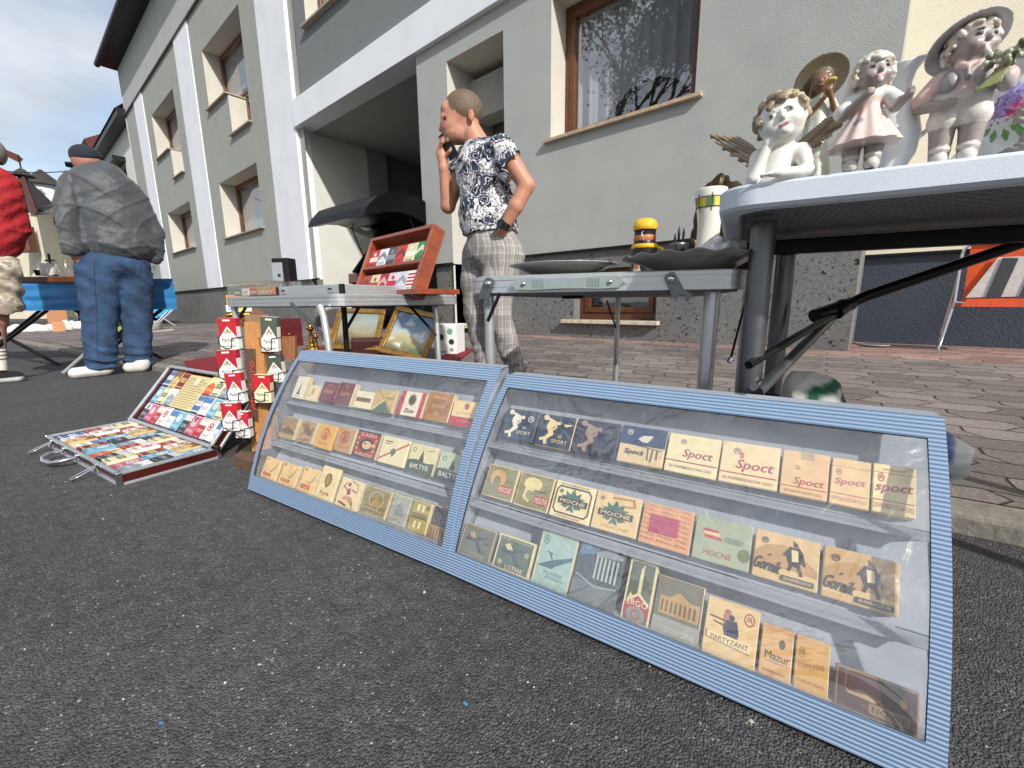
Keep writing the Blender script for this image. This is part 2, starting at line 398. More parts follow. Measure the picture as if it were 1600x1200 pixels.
zx = mth(t, 'SMOOTH_MIN', mth(t, 'SUBTRACT', tri(mth(t, 'ADD', xs, 50), BW/2), BW*.12), BW*.28, .01)
ys = mth(t, 'ADD', vv, mth(t, 'MULTIPLY', zx, .16))
cb = N('ShaderNodeCombineXYZ'); Lk(xs, cb.inputs[0]); Lk(ys, cb.inputs[1])
bt = N('ShaderNodeTexBrick', offset=.5); bt.inputs['Scale'].default_value = 1; bt.inputs['Mortar Size'].default_value = .0055; bt.inputs['Mortar Smooth'].default_value = .6
bt.inputs['Brick Width'].default_value = BW; bt.inputs['Row Height'].default_value = RW; bt.inputs['Bias'].default_value = 0
bt.inputs['Color1'].default_value = (.115,.095,.088,1); bt.inputs['Color2'].default_value = (.20,.172,.16,1); bt.inputs['Mortar'].default_value = (.028,.024,.02,1)
Lk(cb.outputs[0], bt.inputs[0])
g1 = ramp(t, noise(140, 4), [(.3, .7), (.5, 1.0), (.72, 1.5)]); g2 = ramp(t, noise(1.2, 5), [(.3, .8), (.7, 1.3)])
x = N('ShaderNodeMixRGB', blend_type='MULTIPLY'); x.inputs[0].default_value = 1; Lk(bt.outputs[0], x.inputs[1]); Lk(g1, x.inputs[2])
y = N('ShaderNodeMixRGB', blend_type='MULTIPLY'); y.inputs[0].default_value = 1; Lk(x.outputs[0], y.inputs[1]); Lk(g2, y.inputs[2])
rowmix = N('ShaderNodeMixRGB', blend_type='MULTIPLY'); sp2 = N('ShaderNodeSeparateXYZ'); Lk(tx.outputs['Object'], sp2.inputs[0])
Lk(mth(t, 'GREATER_THAN', sp2.outputs[1], 4.05), rowmix.inputs[0]); Lk(y.outputs[0], rowmix.inputs[1]); rowmix.inputs[2].default_value = (1.55, 1.15, 1.08, 1)
Lk(rowmix.outputs[0], b.inputs['Base Color'])
h = mth(t, 'ADD', mth(t, 'MULTIPLY', bt.outputs['Fac'], -1.0), mth(t, 'MULTIPLY', noise(120, 3), .18))
bp = N('ShaderNodeBump'); bp.inputs['Distance'].default_value = .006; Lk(h, bp.inputs['Height']); Lk(bp.outputs[0], b.inputs['Normal'])
# clear sheets
def clear(name, rough=.02, haze=0, hc=(.8,.82,.85), ior=1.5, scr=0):
    m = mat(name); t = m.node_tree; t.nodes.clear(); N = lambda ty, **k: nn(t, ty, **k); Lk = t.links.new
    o_ = N('ShaderNodeOutputMaterial'); tr = N('ShaderNodeBsdfTransparent'); gl = N('ShaderNodeBsdfGlossy'); gl.inputs['Roughness'].default_value = rough
    wn_ = N('ShaderNodeTexNoise'); wn_.inputs['Scale'].default_value = 5; wn_.inputs['Detail'].default_value = 3; wn_.inputs['Distortion'].default_value = 2; tcx = N('ShaderNodeTexCoord'); Lk(tcx.outputs['Object'], wn_.inputs[0]); wb = N('ShaderNodeBump'); wb.inputs['Distance'].default_value = .02 if scr else .00012; Lk(wn_.outputs[0], wb.inputs['Height']); Lk(wb.outputs[0], gl.inputs['Normal'])
    m1 = N('ShaderNodeMixShader'); ge = N('ShaderNodeNewGeometry'); dp = N('ShaderNodeVectorMath', operation='DOT_PRODUCT'); Lk(ge.outputs['Normal'], dp.inputs[0]); Lk(ge.outputs['Incoming'], dp.inputs[1])
    f0 = ((ior-1)/(ior+1))**2*2
    f2 = mth(t, 'ADD', mth(t, 'MULTIPLY', mth(t, 'POWER', mth(t, 'SUBTRACT', 1.0, mth(t, 'ABSOLUTE', dp.outputs['Value'])), 5.0), 1-f0), f0)
    f2 = mth(t, 'MINIMUM', f2, 1.0); Lk(f2, m1.inputs[0]); Lk(tr.outputs[0], m1.inputs[1]); Lk(gl.outputs[0], m1.inputs[2]); out = m1.outputs[0]
    if haze:
        df = N('ShaderNodeBsdfDiffuse'); df.inputs[0].default_value = (*hc, 1); m2 = N('ShaderNodeMixShader')
        n = N('ShaderNodeTexNoise'); n.inputs['Scale'].default_value = 7; n.inputs['Detail'].default_value = 8; n.inputs['Distortion'].default_value = 1.5; tx = N('ShaderNodeTexCoord'); Lk(tx.outputs['Object'], n.inputs[0])
        mr = N('ShaderNodeMapRange'); mr.inputs[1].default_value = .35; mr.inputs[2].default_value = .75; mr.inputs[3].default_value = haze*.5; mr.inputs[4].default_value = haze*1.6; Lk(n.outputs[0], mr.inputs[0])
        f = mr.outputs[0]
        if scr:
            mp_ = N('ShaderNodeMapping'); mp_.inputs['Scale'].default_value = (60, 9, 9); mp_.inputs['Rotation'].default_value = (.2, .5, .9); Lk(tx.outputs['Object'], mp_.inputs[0])
            s_ = N('ShaderNodeTexNoise'); s_.inputs['Scale'].default_value = 1.2; s_.inputs['Detail'].default_value = 6; s_.inputs['Distortion'].default_value = 3; Lk(mp_.outputs[0], s_.inputs[0])
            f = mth(t, 'ADD', f, mth(t, 'MULTIPLY', mth(t, 'SMOOTH_MAX', mth(t, 'SUBTRACT', s_.outputs[0], .64), 0, .01), scr))
        Lk(f, m2.inputs[0]); Lk(out, m2.inputs[1]); Lk(df.outputs[0], m2.inputs[2]); out = m2.outputs[0]
    Lk(out, o_.inputs[0])
clear('window_glass', .0, .012, ior=2.3); clear('acrylic', .04, .05, ior=1.72, scr=.9); clear('clear_film', .04, .015)

# ---------------------------------------------------------------- ground
def kerb_y(x): return .80 + (x+4.6)*.1265
def pave_z(x, y):
    zw = .15 if x > -5 else .15 - .0135*(-5-x)
    t_ = min(1, max(0, (y-kerb_y(x)-.12)/(4.3-kerb_y(x)-.12))); z0 = .052 if x > -6 else .052-.003*(-6-x)
    return z0+(zw-z0)*t_
m_ = MB(); m_.add([(-200,-200,0),(200,-200,0),(200,200,0),(-200,200,0)], [(0,1,2,3)], 'asphalt')
tag(m_.build('road'), kind='structure')
m_ = MB(); xs_ = [-24-.0]+[-24+i*1.0 for i in range(1, 35)]; vs = []; fs = []
for x_ in xs_:
    k0 = kerb_y(x_)+.118
    for j in range(13): y_ = k0+(6.2-k0)*j/12; vs.append((x_, y_, pave_z(x_, y_)))
for i in range(len(xs_)-1):
    for j in range(12): fs.append((i*13+j, (i+1)*13+j, (i+1)*13+j+1, i*13+j+1))
m_.add(vs, fs, 'pavers'); tag(m_.build('pavement'), kind='structure')
for i in range(34):
    x_ = -24+i*1.0; a = Vector((x_+.006, kerb_y(x_), 0)); b_ = Vector((x_+.994, kerb_y(x_+1), 0)); zt = pave_z(x_+.5, kerb_y(x_)+.2)+.002
    m_ = MB(); an = atan2(b_.y-a.y, 1); m_.box((.494,.06,(zt-.1)/2), (.985,.12,zt+.1), 'concrete', '827d74', bev=.012+.004*(i % 3))
    tag(m_.build('kerb_stone', M=TR(a.x, a.y+random.uniform(-.008,.008), random.uniform(-.006,.004), an)), kind='structure')
# ---------------------------------------------------------------- grey house
LG, DG, WH, CR, YE = 'adafab', '7c7f7e', 'e6e9ee', 'c6c3b8', 'e9dfb8'
def wall(mb, x0, x1, z0, z1, Y, holes, m, c, depth=.3, rm='stucco', rc=CR, skip=()):
    xs = sorted({x0, x1}|{h[i] for h in holes for i in (0,1)}); zs = sorted({z0, z1}|{h[i] for h in holes for i in (2,3)})
    for i in range(len(xs)-1):
        for j in range(len(zs)-1):
            cx, cz = (xs[i]+xs[i+1])/2, (zs[j]+zs[j+1])/2
            if any(h[0] < cx < h[1] and h[2] < cz < h[3] for h in holes): continue
            mb.add([(xs[i],Y,zs[j]),(xs[i+1],Y,zs[j]),(xs[i+1],Y,zs[j+1]),(xs[i],Y,zs[j+1])], [(0,1,2,3)], m, c)
    for hx0, hx1, hz0, hz1, *d in holes:
        D = d[0] if d else depth; A = [(hx0,hz0),(hx1,hz0),(hx1,hz1),(hx0,hz1)]
        for k in range(4):
            if (hx0, k) in skip: continue
            p, q_ = A[k], A[(k+1) % 4]
            mb.add([(p[0],Y,p[1]),(q_[0],Y,q_[1]),(q_[0],Y+D,q_[1]),(p[0],Y+D,p[1])], [(0,1,2,3)], rm, rc)
HY = 4.3
gh = thing('grey_house', (-5, HY, .1), 'large grey rendered house with white pilasters, brown windows and a drive-through gateway', 'house')
GW = gh.matrix_world.copy()
wins = [(-3.05,-1.47,2.38,3.79), (-14.2,-11.5,5.69,7.08), (-14.2,-11.5,2.41,3.85), (-20.1,-17.2,5.68,7.1), (-20.0,-17.15,2.46,3.85), (-8.55,-6.9,5.55,7.1), (-3.2,-1.6,5.6,7.1)]
hl = [h for h in wins]
m_ = MB()
wall(m_, -5.39, -.07, 1.14, 4.0, HY, [wins[0], (-4.755,-3.745,1.14,3.72,.9)], 'stucco', LG, skip={(-4.755, 0)})
wall(m_, -24, -9.0, 1.1, 8.12, HY+.03, wins[1:5]+[(-12.75,-11.5,4.73,5.69), (-18.4,-17.2,4.75,5.68)], 'stucco', 'a0a29b', .48, skip={(-12.75,2),(-14.2,0),(-18.4,2),(-20.1,0)})
m_.box((-13.475,HY+.28,5.66), (1.45,.46,.02), 'stucco', CR); m_.box((-19.25,HY+.28,5.65), (1.7,.46,.02), 'stucco', CR)
wall(m_, -24, -.07, 8.12, 9.8, HY+.02, [], 'stucco', 'b2b4b0')
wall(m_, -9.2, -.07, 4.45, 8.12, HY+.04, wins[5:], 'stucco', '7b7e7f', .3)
m_.add([(-.07,HY,1.14),(-.07,HY+8,1.14),(-.07,HY+8,9.8),(-.07,HY,9.8)], [(0,1,2,3)], 'stucco', LG)
m_.add([(-24,HY,0),(-24,HY+8,0),(-24,HY+8,9.8),(-24,HY,9.8)], [(0,1,2,3)], 'stucco', LG)
m_.build('wall', gh, W=GW)
m_ = MB(); cell = (-2.72,-1.735,.36,.92,.22)
wall(m_, -3.745, -.143, -.1, 1.14, HY+.035, [cell], 'plinth_render', 'ffffff', rm='plinth_render')
wall(m_, -5.39, -4.755, -.1, 1.12, HY+.035, [], 'plinth_render', 'ffffff')
wall(m_, -24, -9.2, -.3, 1.1, HY+.05, [], 'plinth_render', 'ffffff')
for X in (-3.745, -4.755, -5.39, -.143): m_.add([(X,HY+.035,-.1),(X,HY+1.2,-.1),(X,HY+1.2,1.12),(X,HY+.035,1.12)], [(0,1,2,3)], 'plinth_render')
m_.build('plinth', gh, W=GW)
m_ = MB()
for x0, x1, z in ((-3.745,-.1,1.128), (-5.39,-4.755,1.112), (-24,-10.5,1.09), (-9.2,-8.9,1.09)): m_.box(((x0+x1)/2,HY+.012,z), (x1-x0,.04,.022), 'black_metal')
m_.build('drip_rail', gh, W=GW)
for x0, x1, z0, z1 in ((-10.5,-9.2,1.09,8.1), (-16.42,-15.05,1.09,8.1), (-22.3,-20.95,1.09,8.1)):
    m_ = MB(); m_.box(((x0+x1)/2, HY+(.1 if x0 == -10.5 else .145), (z0+z1)/2), (x1-x0, .28, z1-z0), 'smooth_plaster', WH)
    if x0 == -10.5:
        m_.box(((x0+x1)/2, HY+.13, .45), (x1-x0-.04, .24, 1.26), 'plinth_render')
    m_.build('pilaster', gh, W=GW)
m_ = MB(); m_.box((-4.63,HY+.13,4.235), (9.12,.4,.47), 'smooth_plaster', WH); m_.build('white_band', gh, W=GW)
m_ = MB(); m_.box((-12,HY+.0,8.12), (24,.06,.035), 'concrete', '6c6e6c'); m_.build('ledge', gh, W=GW)
# gateway: white left reveal; passage shade put into darker ceiling and inner wall colours
m_ = MB(); gx0, gx1 = -9.2, -5.39; D = 9
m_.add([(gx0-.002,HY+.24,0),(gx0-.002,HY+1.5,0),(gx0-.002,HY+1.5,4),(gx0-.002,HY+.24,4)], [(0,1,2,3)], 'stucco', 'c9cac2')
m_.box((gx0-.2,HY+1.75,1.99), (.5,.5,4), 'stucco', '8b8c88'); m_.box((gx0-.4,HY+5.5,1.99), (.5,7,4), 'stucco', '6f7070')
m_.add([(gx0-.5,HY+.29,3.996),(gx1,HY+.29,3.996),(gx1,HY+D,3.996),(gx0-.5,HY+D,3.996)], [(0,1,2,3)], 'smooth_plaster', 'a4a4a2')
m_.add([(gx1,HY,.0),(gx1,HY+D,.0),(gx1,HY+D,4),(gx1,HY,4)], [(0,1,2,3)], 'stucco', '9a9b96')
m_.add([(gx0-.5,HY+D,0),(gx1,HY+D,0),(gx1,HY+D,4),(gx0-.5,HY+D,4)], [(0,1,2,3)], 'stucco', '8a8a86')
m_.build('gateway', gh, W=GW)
# door recess
m_ = MB(); dx0, dx1 = -4.755, -3.745
m_.add([(dx0,HY+.9,.2),(dx1,HY+.9,.2),(dx1,HY+.9,3.72),(dx0,HY+.9,3.72)], [(0,1,2,3)], 'stucco', '6f706d')
for X in (dx0, dx1): m_.add([(X,HY,.2),(X,HY+.9,.2),(X,HY+.9,1.14),(X,HY,1.14)], [(0,1,2,3)], 'stucco', CR)
m_.box(((dx0+dx1)/2,HY+.55,3.35), (1.01,.3,.5), 'stucco', '9d9d98')
m_.box(((dx0+dx1)/2,HY+.93,1.4), (.85,.06,2.3), 'interior')
m_.build('door_recess', gh, W=GW)
m_ = MB(); m_.box(((dx0+dx1)/2,HY+.3,.235), (1.12,.9,.05), 'concrete', 'd9ccb4', bev=.006); m_.box(((dx0+dx1)/2,HY+.5,.1), (1.0,.9,.22), 'concrete', '6f6c66'); m_.build('door_step', gh, W=GW)
def window(x0, x1, z0, z1, Y, parent, W, cur=True, mull=(.5,), sill=True, fm='wood_frame', sy=.06, sz=.035):
    f = MB(); t_ = .075; w_, h_ = x1-x0, z1-z0
    for a, b_ in (((x0+x1)/2, z0+t_/2), ((x0+x1)/2, z1-t_/2)): f.box((a,Y,b_), (w_-.004,.08,t_), fm, bev=.006)
    for a in (x0+t_/2, x1-t_/2): f.box((a,Y+.002,(z0+z1)/2), (t_,.08,h_-2*t_), fm, bev=.006)
    for k in mull: f.box((x0+w_*k,Y-.004,(z0+z1)/2), (.11,.09,h_-2*t_), fm, bev=.006)
    # sash
    s_ = [x0+t_]+[x0+w_*k for k in mull]+[x1-t_]
    for i in range(len(s_)-1):
        a, b_ = s_[i]+(.055 if i else 0), s_[i+1]-(.055 if i < len(s_)-2 else 0)
        for zz in (z0+t_+.03, z1-t_-.03): f.box(((a+b_)/2,Y-.025,zz), (b_-a,.06,.06), fm, bev=.008)
        for xx in (a+.03, b_-.03): f.box((xx,Y-.023,(z0+z1)/2), (.06,.06,h_-2*t_-.12), fm, bev=.008)
    ob = f.build('window', parent, W=W)
    p = MB(); p.add([(x0+t_,Y-.01,z0+t_),(x1-t_,Y-.01,z0+t_),(x1-t_,Y-.01,z1-t_),(x0+t_,Y-.01,z1-t_)], [(0,1,2,3)], 'window_glass')
    g = p.build('pane', ob, W=W)
    r_ = MB(); r_.box(((x0+x1)/2,Y+.5,(z0+z1)/2), (w_+.6,.02,h_+.6), 'interior')
    for sg in (-1, 1): r_.box(((x0+x1)/2+sg*(w_/2+.3),Y+.27,(z0+z1)/2), (.02,.5,h_+.6), 'interior'); r_.box(((x0+x1)/2,Y+.27,(z0+z1)/2+sg*(h_/2+.3)), (w_+.6,.5,.02), 'interior')
    r_.build('dark_room', ob, W=W)
    if cur:
        c_ = MB(); vs = []; n = 90; zt = z1+.05
        for i in range(n+1):
            a = i/n; X = x0+w_*a; yy = Y+.09+.022*sin(a*w_*34+2*sin(a*9))+.01*sin(a*w_*91)
            low = z0-.05 + (0 if cur == 1 else max(0, 1-((a-.60)/.34)**2)**.5*h_*.36 if abs(a-.60) < .34 else 0)
            vs += [(X,yy,zt),(X,yy+.01,low)]
        c_.add(vs, [(2*i,2*i+1,2*i+3,2*i+2) for i in range(n)], 'net_curtain', smooth=True); c_.build('curtain', ob, W=W)
    return ob
def sill(x0, x1, z, Yf, Yb, parent, W, c='b9a58c', th=.035):
    s_ = MB(); s_.box(((x0+x1)/2,(Yf+Yb)/2,z), (x1-x0,Yb-Yf,th), 'concrete', c, bev=.004); return s_.build('sill', parent, W=W)
wo = window(*wins[0], HY+.32, gh, GW, cur=2, mull=()); sill(-3.12,-1.40,2.355,HY-.055,HY+.23,wo,GW)
for h in wins[1:]:
    wo = window(*h, HY+(.46 if h[0] < -10 else .33), gh, GW, cur=1, mull=() if h[0] < -10 else (.5,)); big_ = h[0] in (-14.2, -20.1) and h[2] > 5
    sill(h[0]-.06, (-12.72 if h[0] == -14.2 else -18.38) if big_ else h[1]+.06, h[2]-.02, HY-.05, HY+(.43 if h[0] < -10 else .3), wo, GW, 'a89c88')
for x0, x1, z in ((-12.75,-11.5,4.73), (-18.4,-17.2,4.75)):
    wo = window(x0, x1, z, z+.93, HY+.46, gh, GW, cur=0, mull=()); sill(x0-.05,x1+.05,z-.02,HY-.05,HY+.43,wo,GW,'a89c88')
wo = window(cell[0],cell[1],cell[2],cell[3], HY+.2, gh, GW, cur=0, mull=()); sill(-2.86,-1.69,.335,HY-.04,HY+.15,wo,GW,'cfc4ae',.04)
m_ = MB(); m_.box((-3.66,HY+.02,.78), (.1,.05,.13), 'interior'); m_.build('air_vent', gh, W=GW)
m_ = MB(); m_.box((-12.2,HY+.05,9.95), (24.6,.95,.1), 'black_metal'); m_.tube([(-24.6,HY-.5,9.95),(0,HY-.5,9.95)], .1, 'black_metal', seg=10); m_.build('gutter', gh, W=GW)
m_ = MB(); m_.add([(-24.4,HY-.4,10.02),(0,HY-.4,10.02),(0,HY+6,14),(-24.4,HY+6,14)], [(0,1,2,3)], 'roof_tiles'); m_.build('roof', gh, W=GW)
# ---------------------------------------------------------------- yellow house
yh = thing('yellow_house', (2, 5.27, .1), 'pale yellow rendered house with a dark blue plinth behind the orange deck chair', 'house'); YW = yh.matrix_world.copy()
m_ = MB(); wall(m_, -.6, 9, .96, 9, 5.27, [], 'stucco', 'f0e8d0'); m_.build('wall', yh, W=YW)
mat('plinth_blue', '39424f', .6, noise=(3,.1), bump=(60,.005,4))
m_ = MB(); wall(m_, -.6, 9, -.1, .945, 5.29, [], 'plinth_blue', WH); m_.build('plinth', yh, W=YW)
m_ = MB(); m_.box((4.2,5.275,.95), (9.6,.05,.02), 'black_metal'); m_.build('drip_rail', yh, W=YW)
# ---------------------------------------------------------------- houses far left
nh = thing('red_roofed_house', (-30, 4.6, 0), 'white house with a red tiled roof just beyond the grey house', 'house'); NW = nh.matrix_world.copy()
m_ = MB(); wall(m_, -38, -24.05, -.3, 8.1, 4.5, [(-29.5,-26.6,4.6,6.9)], 'stucco', 'd9dad6', .25); m_.add([(-38,4.5,-.3),(-38,12,-.3),(-38,12,8.1),(-38,4.5,8.1)], [(0,1,2,3)], 'stucco', 'd9dad6'); m_.build('wall', nh, W=NW)
wo = window(-29.5,-26.6,4.6,6.9, 4.7, nh, NW, cur=0, mull=(.33,.66), fm='black_plastic')
m_ = MB(); m_.box((-28.05,4.3,7.02), (3.3,.5,.2), 'black_metal'); m_.build('shutter_box', wo, W=NW)
m_ = MB(); m_.box((-31,4.4,8.2), (14.2,.7,.25), 'black_metal'); m_.build('gutter', nh, W=NW)
m_ = MB(); m_.add([(-38.4,4.0,8.3),(-24.0,4.0,8.3),(-24.0,8.5,12.4),(-38.4,8.5,12.4)], [(0,1,2,3)], 'roof_tiles'); m_.add([(-38.4,4.0,8.3),(-38.4,8.5,12.4),(-38.4,13,8.3)], [(0,1,2)], 'roof_tiles'); m_.build('roof', nh, W=NW)
m_ = MB(); m_.add([(-34.6,4.4,8.6),(-33.4,4.4,8.6),(-33.4,6.6,10.9),(-34.6,6.6,10.9),(-34.6,4.1,9.4),(-33.4,4.1,9.4)], [(0,3,4),(1,5,2),(0,4,5,1),(4,3,2,5)], 'roof_tiles'); m_.build('dormer', nh, W=NW)
t, b, N, Lk = tree('roof_tiles'); tx = N('ShaderNodeTexCoord'); wv = N('ShaderNodeTexWave', bands_direction='X'); wv.inputs['Scale'].default_value = 1.3; Lk(tx.outputs['Object'], wv.inputs[0])
wv2 = N('ShaderNodeTexWave', bands_direction='Y', wave_profile='SAW'); wv2.inputs['Scale'].default_value = 1.1; Lk(tx.outputs['Object'], wv2.inputs[0])
bp = N('ShaderNodeBump'); bp.inputs['Distance'].default_value = .06; Lk(mth(t, 'ADD', wv.outputs[0], wv2.outputs[0]), bp.inputs['Height']); Lk(bp.outputs[0], b.inputs['Normal'])
# tower house
P0 = (-33, 2.0, 0)
th_ = thing('tower_house', P0, 'cream house with a steep dark pyramid roof and weather vane at the street end', 'house'); TW = th_.matrix_world.copy()
m_ = MB(); ap = at(34.7,272,P0,1.5); hipc = at(57,334,P0,-2.2); er = at(88,322,P0,1.6); el = at(-40,322,P0,1.2); bk = at(30,318,P0,5)
m_.add([ap, hipc, er, el, bk], [(0,1,2),(0,3,1),(0,2,4),(0,4,3)], 'slate'); m_.build('roof', th_, W=TW)
m_ = MB(); m_.tube([ap, hipc], .06, 'roof_tiles', seg=6); m_.build('ridge', th_, W=TW)
m_ = MB()
c1, c2, c3 = at(57,337,P0,-1.9), at(108,330,P0,3), at(-60,330,P0,2)
for a, b_ in ((c3, c1), (c1, c2)): m_.add([(a.x,a.y,-.3),(b_.x,b_.y,-.3),b_,a], [(0,1,2,3)], 'stucco', 'cdc6b2')
e2 = at(84,300,P0,6)
m_.add([c2, (c2.x-3,c2.y+9,c2.z), (c2.x-3,c2.y+9,-.3), (c2.x,c2.y,-.3)], [(0,1,2,3)], 'stucco', 'cdc6b2'); m_.build('wall', th_, W=TW)
m_ = MB(); a = at(62,325,P0,-1.8); b_ = at(135,300,P0,3.2); m_.add([a, b_, b_+Vector((-2,4,2.2)), a+Vector((-2,4,1.8)), a+Vector((.1,-.3,-.25)), b_+Vector((.1,-.3,-.25))], [(0,1,2,3),(4,5,1,0)], 'slate'); m_.build('side_roof', th_, W=TW)
m_ = MB(); ww = [at(x, y, P0, -1.95-.0) for x, y in ((27,396),(61,394),(53,355),(30,355))]
wd = Vector((.4,-.3,0)); m_.add([p for p in ww]+[p+wd for p in ww], [(4,5,6,7),(0,1,5,4),(1,2,6,5),(2,3,7,6),(3,0,4,7)], 'wood_frame'); m_.build('shutter', th_, W=TW)
for x, y in ((76,357),(90,352)):
    p = at(x, y, P0, .1); m_ = MB(); m_.add([p+Vector((.35*cos(a)*.4*1-.25, .35*cos(a)-.3, .55*sin(a) if a <= pi else -.3)) for a in [i*pi/8 for i in range(9)]], [tuple(range(9))], 'interior'); m_.build('arched_vent', th_, W=TW)
m_ = MB(); p = at(74.5,322,P0,4); q_ = at(73,292,P0,4); rr = .75
m_.tube([(p.x,p.y,p.z-1.5),(p.x,p.y,q_.z)], rr, 'smooth_plaster', WH, seg=14); m_.tube([(p.x,p.y,q_.z),(p.x,p.y,q_.z+.9)], [rr*1.35,.05], 'slate', seg=14); m_.build('chimney', th_, W=TW)
m_ = MB(); q_ = at(33,252,P0,1.5); m_.tube([ap-Vector((0,0,.3)), (ap.x,ap.y,q_.z+.3)], .035, 'black_metal', seg=6); m_.tube([ap-Vector((0,0,.1)), ap+Vector((0,0,.25))], [.5,.1], 'slate', seg=10)
m_.add([(ap.x,ap.y,q_.z-.1),(ap.x+.08,ap.y-.5,q_.z+.15),(ap.x+.06,ap.y-.42,q_.z+.45),(ap.x,ap.y,q_.z+.3),(ap.x+.1,ap.y+.15,q_.z+.1)], [(0,1,2,3),(0,3,4)], 'roof_tiles'); m_.build('weather_vane', th_, W=TW)
a, b_ = at(-30,264,(-20,1,0)), at(150,262,(-20,1,0)); m_ = MB()
m_.tube([a+(b_-a)*i/8-Vector((0,0,.12*sin(pi*i/8))) for i in range(9)], .015, 'black_plastic', seg=5); tag(m_.build('overhead_cable'), 'thin dark overhead cable crossing the sky in front of the pyramid roof', 'cable')

for nm_ in ('stucco', 'smooth_plaster', 'plinth_render'):
    t, b, N, Lk = tree(nm_); tx = N('ShaderNodeTexCoord'); mp_ = N('ShaderNodeMapping'); mp_.inputs['Scale'].default_value = (1.2, 1.2, .55); Lk(tx.outputs['Object'], mp_.inputs[0])
    n = N('ShaderNodeTexNoise'); n.inputs['Scale'].default_value = 1.6; n.inputs['Detail'].default_value = 9; n.inputs['Roughness'].default_value = .62; Lk(mp_.outputs[0], n.inputs[0])
    q = ramp(t, n.outputs[0], [(.30, .84), (.46, .98), (.7, 1.03)]); x = N('ShaderNodeMixRGB', blend_type='MULTIPLY'); x.inputs[0].default_value = .42; Lk(b.inputs['Base Color'].links[0].from_socket, x.inputs[1]); Lk(q, x.inputs[2]); Lk(x.outputs[0], b.inputs['Base Color'])
# loose grit on the road
random.seed(4); m_ = MB()
for i in range(520):
    y = random.uniform(640, 1180); x = random.uniform(0, 1560); d = rgt*((x-800)/FPX)-upv*((y-600)/FPX)+fwd; g = CP+d*(-CH/d.z)
    if g.y > kerb_y(g.x)-.02: continue
    s_ = random.uniform(.0008, .0022)*(2.0 if random.random() < .04 else 1); c = random.choice(['8c8a84','6c6a66','a09c90','504e4c','b8b4a8'])
    m_.add([(g.x+s_*cos(a)*random.uniform(.7,1.2), g.y+s_*sin(a)*random.uniform(.7,1.2), .0) for a in (0,1.2,2.5,3.8,5.1)]+[(g.x,g.y,s_*random.uniform(.6,1.1))], [(0,1,5),(1,2,5),(2,3,5),(3,4,5),(4,0,5)], 'concrete', c)
tag(m_.build('grit'), 'fine pale grit scattered over the dark asphalt', 'grit', kind='stuff')
# ================================================================ display cases with packs
mat('ribbed_blue', '8fb0d4', .45)
t, b, N, Lk = tree('ribbed_blue'); tx = N('ShaderNodeTexCoord'); sp = N('ShaderNodeSeparateXYZ'); Lk(tx.outputs['Object'], sp.inputs[0])
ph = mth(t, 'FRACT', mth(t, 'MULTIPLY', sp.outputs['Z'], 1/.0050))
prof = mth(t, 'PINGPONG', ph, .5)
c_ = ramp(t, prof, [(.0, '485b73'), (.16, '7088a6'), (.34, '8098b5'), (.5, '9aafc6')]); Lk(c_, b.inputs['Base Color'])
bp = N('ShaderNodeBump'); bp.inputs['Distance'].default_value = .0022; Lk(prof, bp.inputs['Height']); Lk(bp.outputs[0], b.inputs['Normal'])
mat('case_inside', 'a2a8b2', .55, noise=(6,.12), bump=(30,.0006))
mat('case_edge', '20242a', .5); clear('side_sheet', .1, .22, (.5,.55,.6))
CA, CB = [], []
def case_frame(B, th, a, b_): return Matrix.Translation(B) @ Matrix.Rotation(th, 4, 'Z'), a, b_
def bulge(t_, sag=.026): return sag*(1-(2*t_-1)**2)
